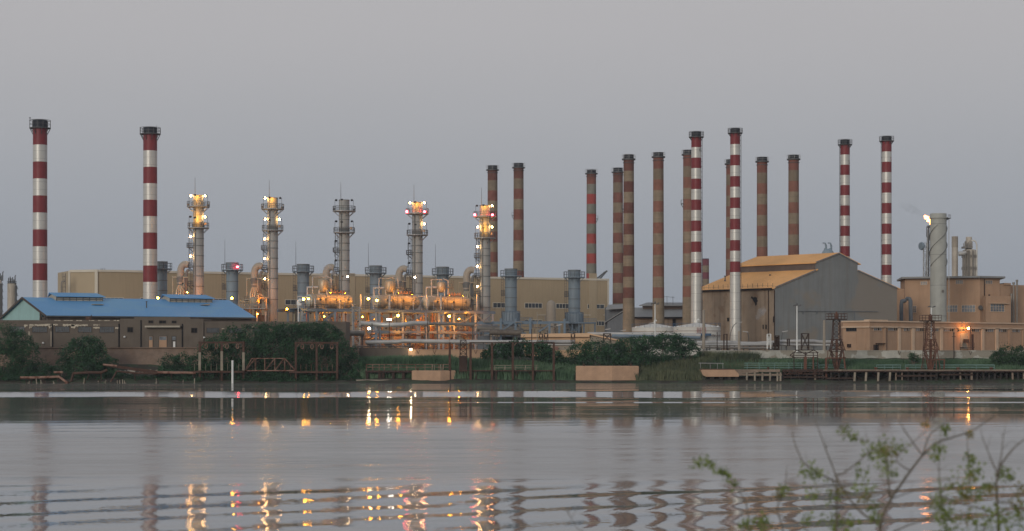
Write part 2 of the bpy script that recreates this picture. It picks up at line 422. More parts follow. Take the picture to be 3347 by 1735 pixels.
SUN_EL, SUN_AZ = R(14), R(205)      # low, soft glow behind the photographer's left shoulder
w = bpy.data.worlds.new('World'); sc.world = w; w.use_nodes = True
nt = w.node_tree; N, L = nt.nodes, nt.links
bg = N['Background']
sky = N.new('ShaderNodeTexSky'); sky.sky_type = 'NISHITA'; sky.sun_disc = False
sky.sun_elevation = R(4); sky.sun_rotation = SUN_AZ; sky.dust_density = 6; sky.air_density = 1.5
tc = N.new('ShaderNodeTexCoord'); sx = N.new('ShaderNodeSeparateXYZ')
L.new(tc.outputs['Generated'], sx.inputs[0])
ramp = N.new('ShaderNodeValToRGB'); ramp.color_ramp.interpolation = 'B_SPLINE'
mr = N.new('ShaderNodeMapRange'); mr.inputs['From Min'].default_value = 0; mr.inputs['From Max'].default_value = 0.5
L.new(sx.outputs['Z'], mr.inputs['Value']); L.new(mr.outputs['Result'], ramp.inputs['Fac'])
el = ramp.color_ramp.elements
stops = [(0.0, (0.272, 0.303, 0.350)), (0.10, (0.324, 0.350, 0.392)), (0.22, (0.380, 0.393, 0.420)), (0.36, (0.474, 0.458, 0.468)),
         (0.60, (0.40, 0.405, 0.43)), (1.0, (0.33, 0.35, 0.40))]
while len(el) < len(stops): el.new(0.5)
for e, (p, c) in zip(el, stops): e.position = p; e.color = (*c, 1)
# faint unevenness of the overcast
nz = N.new('ShaderNodeTexNoise'); nz.inputs['Scale'].default_value = 2.2; nz.inputs['Detail'].default_value = 3
mpn = N.new('ShaderNodeMapping'); mpn.inputs['Scale'].default_value = (1, 1, 4)
L.new(tc.outputs['Generated'], mpn.inputs['Vector']); L.new(mpn.outputs['Vector'], nz.inputs['Vector'])
nr = N.new('ShaderNodeMapRange'); nr.inputs['To Min'].default_value = 0.955; nr.inputs['To Max'].default_value = 1.045
L.new(nz.outputs['Fac'], nr.inputs['Value'])
sc1 = N.new('ShaderNodeVectorMath'); sc1.operation = 'SCALE'
L.new(ramp.outputs['Color'], sc1.inputs[0]); L.new(nr.outputs['Result'], sc1.inputs['Scale'])
sc2 = N.new('ShaderNodeVectorMath'); sc2.operation = 'SCALE'; sc2.inputs['Scale'].default_value = 0.05
L.new(sky.outputs['Color'], sc2.inputs[0])
mix = N.new('ShaderNodeMix'); mix.data_type = 'RGBA'; mix.inputs[0].default_value = 0.08
L.new(sc1.outputs['Vector'], mix.inputs[6]); L.new(sc2.outputs['Vector'], mix.inputs[7])
L.new(mix.outputs[2], bg.inputs['Color']); bg.inputs['Strength'].default_value = 1.08

sd = bpy.data.lights.new('sun', 'SUN'); sd.energy = 1.22; sd.angle = R(22); sd.color = (1.0, 0.93, 0.83)
so = bpy.data.objects.new('sun', sd); COL.objects.link(so)
# rays travel away from the camera, a little to the right, slightly down
dirv = Vector((0.42, 0.88, -math.tan(SUN_EL)))
so.rotation_euler = dirv.to_track_quat('-Z', 'Y').to_euler(); so.location = (-60, -100, 60)

vs_ = sc.view_settings
sc.display_settings.display_device = 'sRGB'
vs_.view_transform = 'Standard'; vs_.look = 'None'; vs_.exposure = 0; vs_.gamma = 1
sc.cycles.use_denoising = True
sc.cycles.max_bounces = 6; sc.cycles.diffuse_bounces = 2; sc.cycles.glossy_bounces = 3
sc.cycles.volume_bounces = 0; sc.cycles.transparent_max_bounces = 6
sc.cycles.caustics_reflective = False; sc.cycles.caustics_refractive = False
sc.cycles.sample_clamp_indirect = 0

HAZE = True
if HAZE:
    hm = bpy.data.materials.new('thin_evening_air'); hm.use_nodes = True
    hn = hm.node_tree; hn.nodes.remove(hn.nodes['Principled BSDF'])
    pv = hn.nodes.new('ShaderNodeVolumePrincipled')
    pv.inputs['Color'].default_value = (0.80, 0.86, 0.95, 1); pv.inputs['Density'].default_value = 0.00008
    hn.links.new(pv.outputs[0], hn.nodes['Material Output'].inputs['Volume'])
    hb = MB().box(-900, -80, -9, 900, 1700, 130).build('haze', hm, None, smooth=False)
    hb['kind'] = 'stuff'

# ------------------------------------------------------------------ river
m, nt, N, L, b = newmat('river_water')
b.inputs['Base Color'].default_value = (0.215, 0.208, 0.19, 1); b.inputs['IOR'].default_value = 1.46
b.inputs['Specular IOR Level'].default_value = 0.5
geo = N.new('ShaderNodeNewGeometry'); sp = N.new('ShaderNodeSeparateXYZ'); L.new(geo.outputs['Position'], sp.inputs[0])
X_, Y_ = sp.outputs['X'], sp.outputs['Y']
def mth(op, a, b_=None, c=None):
    n = N.new('ShaderNodeMath'); n.operation = op
    for i, v in enumerate((a, b_, c)):
        if v is None: continue
        if isinstance(v, (int, float)): n.inputs[i].default_value = v
        else: L.new(v, n.inputs[i])
    return n.outputs[0]
def noise(scale, vec, detail=3, rough=0.55, seed=0.0):
    mp = N.new('ShaderNodeMapping'); mp.inputs['Scale'].default_value = vec; mp.inputs['Location'].default_value = (seed, seed * 1.7, seed * 0.3)
    L.new(geo.outputs['Position'], mp.inputs['Vector'])
    n = N.new('ShaderNodeTexNoise'); n.inputs['Scale'].default_value = scale; n.inputs['Detail'].default_value = detail; n.inputs['Roughness'].default_value = rough
    L.new(mp.outputs['Vector'], n.inputs['Vector'])
    return mth('SUBTRACT', n.outputs['Fac'], 0.5)
def window(v, a0, a1, b0, b1):
    """0 below a0, 1 between a1 and b0, 0 above b1"""
    def sm(x0, x1):
        r = N.new('ShaderNodeMapRange'); r.interpolation_type = 'SMOOTHSTEP'
        r.inputs['From Min'].default_value = x0; r.inputs['From Max'].default_value = x1
        L.new(v, r.inputs['Value']); return r.outputs['Result']
    return mth('MULTIPLY', sm(a0, a1), mth('SUBTRACT', 1.0, sm(b0, b1)))
# river distance warped a little so that the zones have uneven edges
wob = noise(1.0, (0.012, 0.004, 1), 3, 0.5, 3.1)
Yw = mth('ADD', Y_, mth('MULTIPLY', wob, mth('MULTIPLY', Y_, 0.16)))
z_near = window(Yw, -10, 0, 103, 138)           # oblique wash in front of the near bank
z_rough = window(Yw, 102, 134, 168, 242)        # wind-ruffled middle of the river
z_calm = window(Yw, 176, 238, 318, 334)         # sheltered water, mirror of the far bank
Yb = mth('ADD', Y_, mth('MULTIPLY', noise(1.0, (0.03, 0.008, 1), 3, 0.6, 5.5), 34))
z_band = window(Yb, 322, 340, 372, 396)
z_thin = mth('MULTIPLY', window(Y_, 293, 296, 300, 303), window(X_, -30, 10, 900, 901))         # a boat's old wash running along the far side
z_far = window(Yw, 384, 400, 900, 910)
# wash: two oblique wave trains, amplitude swelling and fading
K1 = 2 * PI / 6.4; K2 = 2 * PI / 4.1
def train(K, ang, amp, ph, wobscale, seed):
    kx, ky = -math.sin(R(ang)) * K, math.cos(R(ang)) * K
    pw = noise(1.0, (0.05, 0.03, 1), 2, 0.5, seed)
    p = mth('ADD', mth('ADD', mth('MULTIPLY', X_, kx), mth('MULTIPLY', Y_, ky)), mth('MULTIPLY', pw, wobscale))
    return mth('MULTIPLY', mth('COSINE', mth('ADD', p, ph)), amp), kx / K, ky / K
t1, ax1, ay1 = train(K1, 33, 0.034, 0.0, 5.0, 1.3)
t2, ax2, ay2 = train(K2, 24, 0.010, 1.0, 5.0, 7.7)
amp_n = mth('ADD', 0.9, mth('MULTIPLY', noise(1.0, (0.04, 0.035, 1), 2, 0.5, 9.0), 2.2))
nearY = mth('MULTIPLY', mth('MULTIPLY', amp_n, z_near), mth('ADD', 0.45, mth('MULTIPLY', window(X_, -22, 8, 900, 901), 0.6)))
t1 = mth('MULTIPLY', t1, nearY); t2 = mth('MULTIPLY', t2, nearY)
# faint continuation of the wash under the ruffled water
t3, ax3, ay3 = train(K1 * 0.8, 17, 0.012, 0.5, 6.0, 4.0)
t3 = mth('MULTIPLY', t3, z_rough)
# small ripples everywhere
rx = noise(1.0, (0.9, 1.6, 1), 3, 0.6, 0.0); ry = noise(1.0, (0.5, 1.6, 1), 3, 0.6, 12.0)
ry2 = noise(1.0, (0.03, 0.22, 1), 3, 0.6, 22.0)
ry3 = noise(1.0, (0.016, 0.10, 1), 3, 0.6, 29.0)
amp_r = mth('ADD', mth('ADD', mth('MULTIPLY', z_near, 0.010), mth('MULTIPLY', z_rough, 0.10)),
            mth('ADD', mth('MULTIPLY', z_calm, 0.026), mth('ADD', mth('MULTIPLY', z_far, 0.030), mth('MULTIPLY', z_band, 0.012))))
amp_s = mth('ADD', mth('MULTIPLY', z_rough, 0.03), mth('ADD', mth('MULTIPLY', z_calm, 0.020), mth('ADD', mth('MULTIPLY', z_far, 0.055), mth('MULTIPLY', z_band, 0.018))))
SX = mth('ADD', mth('ADD', mth('MULTIPLY', t1, ax1), mth('MULTIPLY', t2, ax2)), mth('ADD', mth('MULTIPLY', t3, ax3), mth('MULTIPLY', rx, amp_r)))
SY = mth('ADD', mth('ADD', mth('MULTIPLY', t1, ay1), mth('MULTIPLY', t2, ay2)), mth('ADD', mth('MULTIPLY', t3, ay3), mth('MULTIPLY', ry, amp_r)))
SY = mth('ADD', SY, mth('MULTIPLY', ry2, amp_s))
SY = mth('ADD', SY, mth('MULTIPLY', mth('MULTIPLY', ry3, 0.16), mth('ADD', z_far, mth('MULTIPLY', z_calm, 0.25))))
ry4 = noise(1.0, (0.010, 0.020, 1), 3, 0.6, 41.0); ry5 = noise(1.0, (0.012, 0.055, 1), 3, 0.6, 51.0)
SY = mth('ADD', SY, mth('MULTIPLY', mth('ADD', 0.03, ry4), mth('MULTIPLY', z_far, 0.20)))
SY = mth('ADD', SY, mth('MULTIPLY', ry5, mth('MULTIPLY', z_calm, 0.045)))
SY = mth('ADD', SY, mth('MULTIPLY', z_band, 0.054))
SY = mth('ADD', SY, mth('MULTIPLY', z_thin, 0.050))
fx = noise(1.0, (3.2, 5.0, 1), 2, 0.6, 71.0); fy = noise(1.0, (3.0, 5.0, 1), 2, 0.6, 77.0)
SX = mth('ADD', SX, mth('MULTIPLY', fx, mth('MULTIPLY', z_near, 0.05))); SY = mth('ADD', SY, mth('MULTIPLY', fy, mth('MULTIPLY', z_near, 0.05)))
ry6 = noise(1.0, (0.045, 0.30, 1), 4, 0.65, 61.0); pat = noise(1.0, (0.02, 0.03, 1), 2, 0.5, 66.0)
SY = mth('ADD', SY, mth('MULTIPLY', mth('MULTIPLY', ry6, mth('ADD', 0.20, mth('MULTIPLY', pat, 0.6))), mth('ADD', z_rough, mth('MULTIPLY', z_near, 0.35))))
SY = mth('ADD', SY, mth('MULTIPLY', z_rough, 0.052))
cb = N.new('ShaderNodeCombineXYZ')
L.new(mth('MULTIPLY', SX, -1.0), cb.inputs[0]); L.new(mth('MULTIPLY', SY, -1.0), cb.inputs[1]); cb.inputs[2].default_value = 1
nv = N.new('ShaderNodeVectorMath'); nv.operation = 'NORMALIZE'; L.new(cb.outputs[0], nv.inputs[0])
L.new(nv.outputs[0], b.inputs['Normal'])
rg = mth('ADD', mth('ADD', mth('MULTIPLY', z_near, 0.04), mth('MULTIPLY', z_rough, mth('ADD', 0.20, mth('MULTIPLY', ry3, 0.16)))),
         mth('ADD', mth('MULTIPLY', z_calm, 0.06), mth('ADD', mth('MULTIPLY', z_far, 0.10), mth('MULTIPLY', z_band, 0.07))))
L.new(mth('MAXIMUM', rg, 0.035), b.inputs['Roughness'])
M['water'] = m
wt = MB().add([(-700, 18, 0), (700, 18, 0), (700, 492, 0), (-700, 492, 0)], [(0, 1, 2, 3)]).build('water', M['water'], None, smooth=False)
wt['kind'] = 'structure'

# ------------------------------------------------------------------ far bank, plant yard, near bank
def bank_z(y): return float(np.interp(y, [440, 474, 476.5, 480, 490, 499, 505], [-3, -0.8, 0.25, 1.0, 2.9, 6.0, 6.6]))
mb = MB(); ys = [440, 465, 474, 475.5, 476.5, 478, 480, 483, 486, 490, 494, 499, 505]; xs = [i * 3.0 - 330 for i in range(221)]
vs = []
for y in ys:
    for x in xs:
        j = math.sin(x * 0.31 + y) * 0.5 + math.sin(x * 0.083) * 0.9 + math.sin(x * 1.1 + y * .5) * .25
        vs.append((x, y + j * (1 if 470 < y < 499 else 0), bank_z(y) + (0.12 * math.sin(x * 0.9 + y * 1.7) if 475 < y < 500 else 0)))
nx = len(xs)
mb.add(vs, [(i * nx + k, i * nx + k + 1, (i + 1) * nx + k + 1, (i + 1) * nx + k) for i in range(len(ys) - 1) for k in range(nx - 1)])
mb.build('riverbank', M['soil'], None)['kind'] = 'structure'
MB().add([(-330, 505, 6.6), (330, 505, 6.6), (1500, 1600, 6.6), (-1500, 1600, 6.6), (1500, 9000, 6.6), (-1500, 9000, 6.6)],
         [(0, 1, 2, 3), (3, 2, 4, 5)]).build('ground', M['dirt'], None, smooth=False)['kind'] = 'structure'
mb = MB(); ys = [-60, 4, 10, 13, 16, 22, 30]; zs = [6.4, 6.4, 6.3, 5.9, 4.0, 1.0, -1.5]
xs = [i * 2.0 - 60 for i in range(61)]; vs = []
for y, z in zip(ys, zs):
    for x in xs: vs.append((x, y, z + 0.06 * math.sin(x * 1.7 + y)))
nx = len(xs)
mb.add(vs, [(i * nx + k, i * nx + k + 1, (i + 1) * nx + k + 1, (i + 1) * nx + k) for i in range(len(ys) - 1) for k in range(nx - 1)])
mb.build('near_bank', M['soil'], None)['kind'] = 'structure'
# ------------------------------------------------------------------ striped chimneys
GROUND = 6.6
def chimney(name, label, px, cap0, cap1, first, period, n_bands, base_py, Y, wt_, wb, mats, style, group, lad=None, num=None, plates=None):
    """bands read from the photograph: cap (black), first red, then period by period white/red, white to the foot"""
    X = wx(px, Y); z = lambda py: wz(py, Y)
    zb = GROUND if base_py is None else z(base_py)
    root = thing(name, label, 'chimney', (X, Y, zb), group)
    top = z(cap0); rt, rb = wl(wt_, Y) / 2, wl(wb, Y) / 2
    H_ = top - zb
    rad = lambda zz: rt + (rb - rt) * max(0.0, min(1, (top - zz) / H_)) ** 1.6
    cuts = [first + period * i for i in range(n_bands)]
    prof = [(rb, zb, 1)]
    idx = 0 if len(cuts) % 2 == 0 else 1
    # walk from the bottom: below the last cut everything is white
    seq = []
    cols = [0] + [1 if i % 2 == 0 else 0 for i in range(len(cuts))]
    if len(mats) > 3: cols[0], cols[1] = 3, 4       # first band red, next white, ...
    zc = [z(cap1)] + [z(c) for c in cuts]
    for i in range(len(zc) - 1, 0, -1):
        seq.append((zc[i], cols[i - 1]))
    # subdivide foot
    for k in (0.1, 0.2, 0.35): 
        zz = zb + (zc[-1] - zb) * k; prof.append((rad(zz), zz, 1))
    for zz, c in seq: prof.append((rad(zz), zz, c))
    prof.append((rad(zc[0]), zc[0], 2)); prof.append((rad(top), top, 2))
    prof.append((rt * 0.82, top, 2)); prof.append((rt * 0.8, top - 1.5, 2))
    MB().lathe(X, Y, prof, 32).build('shaft', mats, root)
    zp = z(cap1)
    if style == 'big':
        circ_platform(root, X, Y, zp - 0.2, rt, rt + wl(11.5, Y), top - zp - 0.1, M['gant'], posts=12, th=0.25, brackets=8, drop=wl(19, Y), tr=0.085)
    elif style == 'thin':
        circ_platform(root, X, Y, zp - 0.2, rt, rt + wl(8, Y), (top - zp), M['gant'], posts=12, th=0.2, brackets=8, drop=wl(9, Y), tr=0.06)
    elif style == 'old':
        circ_platform(root, X, Y, zp - 0.35, rt, rt + wl(5.2, Y), wl(12, Y), M['galv'], posts=8, th=0.45, brackets=0, tr=0.045, plate=M['gant'])
        mb = MB().annulus(X, Y, zp - 1.3, rt, rt + wl(2.2, Y), 0.18); mb.each('ring', M['gant'], root)
    if lad:
        mb = MB(); a = lad
        x = X + (rt + wl(2.6, Y)) * (1 if a > 0 else -1)
        ladder(mb, x, Y - rt * 0.2, zb + 3, zp, w=0.55, ax=(0, 1), tr=0.045, step=1.2, cage=False)
        zz = zb + 5
        while zz < zp:
            mb.tube([(x, Y - rt * 0.2, zz), (X, Y - rt * 0.2, zz)], 0.07, 5); zz += wl(17, Y)
        mb.build('ladder', M['gant'], root)
    if num:
        word, npy, nh, ang, mm = num
        text_on_cylinder(root, word, wl(nh, Y) / 0.70, X, Y, rad(z(npy)), ang, z(npy), mm)
    for (side, ppy, wpx) in (plates or []):
        mb = MB(); x0 = X + side * rt; x1 = x0 + side * wl(wpx, Y); zz = z(ppy)
        mb.box(min(x0, x1), Y - 0.8, zz, max(x0, x1), Y + 0.8, zz + 0.2)
        mb.tube([(x1, Y, zz), (x0, Y, zz - wl(11, Y))], 0.1, 5)
        for yy in (-0.75, 0.75):
            mb.tube([(x1, Y + yy, zz), (x1, Y + yy, zz + 1.3)], 0.05, 5)
        mb.tube([(x1, Y - 0.75, zz + 1.3), (x1, Y + 0.75, zz + 1.3)], 0.05, 5)
        mb.tube([(x1, Y - 0.75, zz + 1.3), (x0, Y - 0.75, zz + 1.3)], 0.05, 5)
        mb.build('side_platform', M['gant'], root)
    return root

G1 = 'tall red and white chimneys'
RW = [M['red'], M['white'], M['black']]
c = chimney('striped_chimney', 'leftmost tall red and white chimney behind the pale cyan gable of the blue-roofed shed', 131, 393, 418, 474, 55.3, 9, None, 610, 46, 48, RW, 'big', G1)
X = wx(131, 610)
MB().tube([(X - wl(33, 610), 610, wz(393, 610)), (X - wl(33, 610), 610, wz(385, 610))], 0.07, 5).lathe(X - wl(33, 610), 610, [(0.05, wz(387, 610)), (0.28, wz(386, 610)), (0.28, wz(384, 610)), (0.05, wz(383, 610))], 8).build('lightning_rod', M['gant'], c)
c = chimney('striped_chimney', 'tall red and white chimney rising behind the middle of the long blue roof', 491, 417, 437.5, 493, 53.6, 9, None, 630, 45, 47, RW, 'big', G1)
X = wx(491, 630)
MB().tube([(X + wl(20, 630), 630, wz(417, 630)), (X + wl(20, 630), 630, wz(409, 630))], 0.05, 5).build('lightning_rod', M['gant'], c)
chimney('striped_chimney', 'glossy red and white chimney numbered 62, left of the ochre-roofed shed', 2276, 431, 447, 482, 34.2, 14, None, 560, 33, 37, RW, 'thin', G1, lad=1, num=('62', 496, 12, R(-62), M['numd']))
chimney('striped_chimney', 'glossy red and white chimney standing before the stained wall of the ochre-roofed shed', 2403, 420, 434, 472, 34.8, 14, None, 552, 32.5, 36, RW, 'thin', G1, lad=1)
chimney('striped_chimney', 'slim red and white chimney behind the grey gable, faded number 51 at its top', 2762, 457, 472, 506, 33.2, 14, None, 640, 31, 33, RW, 'thin', G1, lad=-1, num=('51', 537, 13, R(-58), M['num']))
chimney('striped_chimney', 'slim red and white chimney behind the grey gable, red number 53 at its top', 2898, 446, 460, 496, 33.6, 14, None, 630, 32, 33, RW, 'thin', G1, lad=-1, num=('53', 528, 14, R(-56), M['numr']))

G2 = 'old weathered chimneys in the back row'
OLD = [M['redw'], M['tanw'], M['black'], M['redd'], M['tand']]; ORG = [M['redo'], M['tanw'], M['black'], M['redw'], M['tand']]
chimney('weathered_chimney', 'weathered red and cream chimney half hidden by the pinkish floodlit exhaust stack', 1610, 541, 554.5, 590, 33.4, 14, None, 790, 32, 39, OLD, 'old', G2)
chimney('weathered_chimney', 'weathered red and cream chimney alone behind the tan hall, right of the pinkish stack', 1695, 533, 547, 584, 33.6, 14, None, 790, 32.5, 40, OLD, 'old', G2, plates=[(-1, 705, 6)])
chimney('weathered_chimney', 'chimney with bright red and grey-green bands behind the right end of the tan hall', 1933, 555, 566.5, 602, 32.4, 14, None, 790, 31, 37, [M['redb'], M['greyw'], M['black'], M['redw'], M['greyw']], 'old', G2, plates=[(1, 716, 6)])
chimney('weathered_chimney', 'weathered chimney partly hidden behind a taller twin, just right of the tan hall', 2020, 549, 562, 597, 32.8, 14, None, 790, 32, 38, OLD, 'old', G2)
chimney('weathered_chimney', 'sooty red and cream chimney right of the tan hall, overlapping in front of its twin', 2055, 505, 519.5, 559, 34.6, 14, None, 625, 34, 41, [M['redd'], M['tanw'], M['black']], 'old', G2, plates=[(-1, 684, 5)])
chimney('weathered_chimney', 'weathered orange-red and cream chimney standing alone above the grey shed and left white tank', 2152, 498, 512, 552, 35.2, 14, None, 622, 34, 41, ORG, 'old', G2)
chimney('weathered_chimney', 'weathered orange chimney mostly hidden behind the glossy striped chimney numbered 62', 2250, 490, 504, 544, 35.6, 14, None, 615, 34, 41, ORG, 'old', G2, plates=[(-1, 667, 7)])
chimney('weathered_chimney', 'weathered chimney almost wholly hidden behind the glossy striped chimney before the stained wall', 2390, 521, 535, 571, 34.5, 12, None, 655, 33, 39, ORG, 'old', G2)
chimney('weathered_chimney', 'weathered dull chimney behind the ochre roof, left one of the free-standing pair there', 2491, 514, 527, 565, 34.6, 12, None, 650, 34, 39, ORG, 'old', G2)
chimney('weathered_chimney', 'weathered orange and cream chimney behind the ochre roof, right one of the free-standing pair there', 2594, 507, 519.5, 557, 35.0, 12, None, 645, 34, 39, ORG, 'old', G2)
chimney('short_chimney', 'short distant mauve and cream chimney just over the left end of the ochre roof', 2306, 845, 847, 868, 21.8, 6, None, 900, 23, 24, [M['mauve'], M['tanw'], M['black']], 'none', None)

# ------------------------------------------------------------------ floodlit exhaust stacks
def floodlight(root, base, top, face, lit, kind='lamp', side=1):
    """pole with a floodlight head; the lit lens is the bulb"""
    mb = MB(); base, top = Vector(base), Vector(top)
    mb.tube([base, top + Vector((0, 0, 0.2))], 0.055, 5)
    h = top + Vector((face[0], face[1], 0)) * 0.45
    mb.bar(top, h, 0.1)
    hd = Vector(face).normalized()
    mb.bar(h - hd * 0.05 + Vector((0, 0, 0.12)), h + hd * 0.28 + Vector((0, 0, -0.02)), 0.75, 0.55)
    o = mb.build('floodlight', M['housing'], root)
    if lit:
        c = h + hd * 0.33
        MB().lathe(c.x, c.y, [(0.05, c.z - .30), (0.22, c.z - .24), (0.29, c.z), (0.22, c.z + .24), (0.05, c.z + .30)], 10).build('bulb', M[kind], o)
    return o

def stack(label, cx, top_py, Y, cfg):
    S = Y / F; X = wx(cx, Y); zt = wz(top_py, Y); zz = lambda d: zt - d * S; xx = lambda d: X + d * S   # d: photo px from top / centre
    root = thing('exhaust_stack', label, 'exhaust stack', (X, Y, GROUND), 'floodlit exhaust stacks')
    r = 17.5 * S
    prof = [(r, GROUND, 0)]
    seams = [333, 298, 264, 232, 198, 165, 142]
    zs = [zz(d) for d in seams]
    for z_ in zs: prof += [(r, z_ - 0.12, 1), (r + 0.12, z_ - 0.1, 1), (r + 0.12, z_ + 0.1, 1), (r, z_ + 0.12, 0)]
    prof += [(r, zz(110), 1), (r * 1.02, zz(110), 1), (r * 1.02, zz(92), 0), (r * .98, zz(90), 0), (r * .98, zz(66), 1), (r, zz(64), 0),
             (r * .98, zz(40), 0), (r * .98, zz(2), 1), (r * 1.03, zz(2), 1), (r * 1.03, zz(0), 1), (r * .9, zz(0), 1), (r * .88, zz(6), 1)]
    MB().lathe(X, Y, prof, 28).build('shaft', [M['steel'], M['steeld']], root)
    MB().tube([(X - r * .42, Y - r * .93, GROUND), (X - r * .42, Y - r * .93, zz(45))], 0.22, 6).build('downpipe', M['steeld'], root)
    circ_platform(root, X, Y, zz(39), r, r + 20 * S, 15 * S, M['gant'], posts=16, th=0.3, brackets=8, drop=15 * S, tr=0.07, plate=M['galv'])
    circ_platform(root, X, Y, zz(109), r, r + 17.5 * S, 15 * S, M['gant'], posts=16, th=0.3, brackets=8, drop=15 * S, tr=0.07, plate=M['galv'])
    # cabinets on the platforms
    mb = MB()
    for (dx, d0, d1) in ((31, 30, 37), (-33, 28, 38)): mb.box(xx(dx) - .35, Y - .4, zz(d1), xx(dx) + .35, Y + .4, zz(d0))
    mb.each('cabinet', M['gant'], root)
    MB().box(xx(20), Y - 1.0, zz(97), xx(26), Y + .2, zz(89)).build('instrument_box', M['peach'] if cfg.get('box', 1) else M['gant'], root)
    # side ladder with its rest platforms
    mb = MB(); lx = xx(-24)
    ladder(mb, lx, Y - 0.6, zz(235), zz(105), w=0.7, ax=(1, 0), tr=0.07, step=0.9)
    ladder(mb, lx + 4 * S, Y - 0.6, GROUND + 8, zz(235), w=0.7, ax=(1, 0), tr=0.07, step=0.9)
    mb.build('ladder', M['gant'], root)
    for d in (172, 236, 296):
        mb = MB(); x0, x1 = xx(-35), xx(-17)
        mb.box(x0, Y - 2, zz(d), x1, Y + 1, zz(d) + .22)
        for a_, b_ in (((x0, Y - 2), (x1, Y - 2)), ((x0, Y - 2), (x0, Y + 1)), ((x0, Y + 1), (x1, Y + 1))):
            for h_ in (0.7, 1.45): mb.tube([(*a_, zz(d) + h_), (*b_, zz(d) + h_)], 0.06, 5)
            for k in range(4):
                px_ = a_[0] + (b_[0] - a_[0]) * k / 3; py_ = a_[1] + (b_[1] - a_[1]) * k / 3
                mb.tube([(px_, py_, zz(d)), (px_, py_, zz(d) + 1.45)], 0.05, 5)
        mb.tube([(x0 + 3 * S, Y, zz(d)), (x1 + S, Y, zz(d + 14))], 0.1, 5)
        mb.build('rest_platform', M['gant'], root)
    MB().tube([(xx(-11), Y, zz(4)), (xx(-11), Y, zz(-58))], [0.10, 0.045], 5).build('lightning_rod', M['gant'], root)
    # floodlights: (offset x, level d, facing) -> lit?
    plan = [('tl', -30, 22, 2), ('tr', 30, 22, 2), ('ml', -30, 96, 71), ('mr', 30, 96, 71), ('l1', -31, 172, 135), ('l2', -31, 236, 199), ('l3', -31, 300, 265)]
    for key, dx, d0, d1 in plan:
        st = cfg.get(key, 0)
        if st is None: continue
        f = (0.80, -0.60, 0) if dx < 0 else (-0.80, -0.60, 0)
        floodlight(root, (xx(dx), Y - .3, zz(d0 + 14)), (xx(dx), Y - .3, zz(d1)), f, st, 'lamps')
    for key, d in (('ft', 3), ('fm', 76)):
        o = MB()
        yb = Y - r - 2.6
        o.tube([(X - 4 * S, yb, zz(d + 34)), (X - 4 * S, yb, zz(d))], 0.06, 5)
        o.box(X - 4 * S - .38, yb - .22, zz(d) - .2, X - 4 * S + .38, yb + .12, zz(d) + .3)
        o = o.build('floodlight', M['housing'], root)
        if cfg.get(key):
            MB().add([(X - 4 * S - .35, yb + .14, zz(d) - .18), (X - 4 * S + .35, yb + .14, zz(d) - .18), (X - 4 * S + .35, yb + .16, zz(d) + .26), (X - 4 * S - .35, yb + .16, zz(d) + .26)], [(3, 2, 1, 0)]).build('lens', M['flood'], o, smooth=False)
    if cfg.get('red'):
        for dx in (-33, 25):
            MB().lathe(xx(dx), Y - r - 0.4, [(0.03, zz(36) ), (0.3, zz(36) + .12), (0.36, zz(36) + .45), (0.2, zz(36) + .75), (0.03, zz(36) + .8)], 10).build('warning_lamp', M['lampr'], root)
    return root
stack('floodlit grey exhaust stack next to the red and white chimneys, both collars lit gold', 648.5, 638, 605,
      dict(tl=1, tr=1, ml=0, mr=1, l1=1, l2=1, l3=None, ft=1, fm=1))
stack('floodlit grey exhaust stack with lamps down its ladder and only its top collar gold', 891, 646, 614.7,
      dict(tl=1, tr=0, ml=1, mr=1, l1=1, l2=1, l3=1, ft=1, fm=0))
stack('unlit grey exhaust stack in the middle of the row, all its floodlights off', 1125, 653, 623.5, dict(l3=None))
stack('floodlit grey exhaust stack with a gold top collar, red warning lamps and dark ladder lamps', 1364, 661, 632.5,
      dict(tl=1, tr=1, ml=0, mr=1, l3=None, ft=1, red=1))
stack('pinkish floodlit exhaust stack overlapping a weathered chimney, both collars lit gold, red warning lamps', 1585, 671, 645.9,
      dict(tl=0, tr=1, ml=1, mr=1, l1=1, l2=1, l3=1, ft=1, fm=1, red=1))

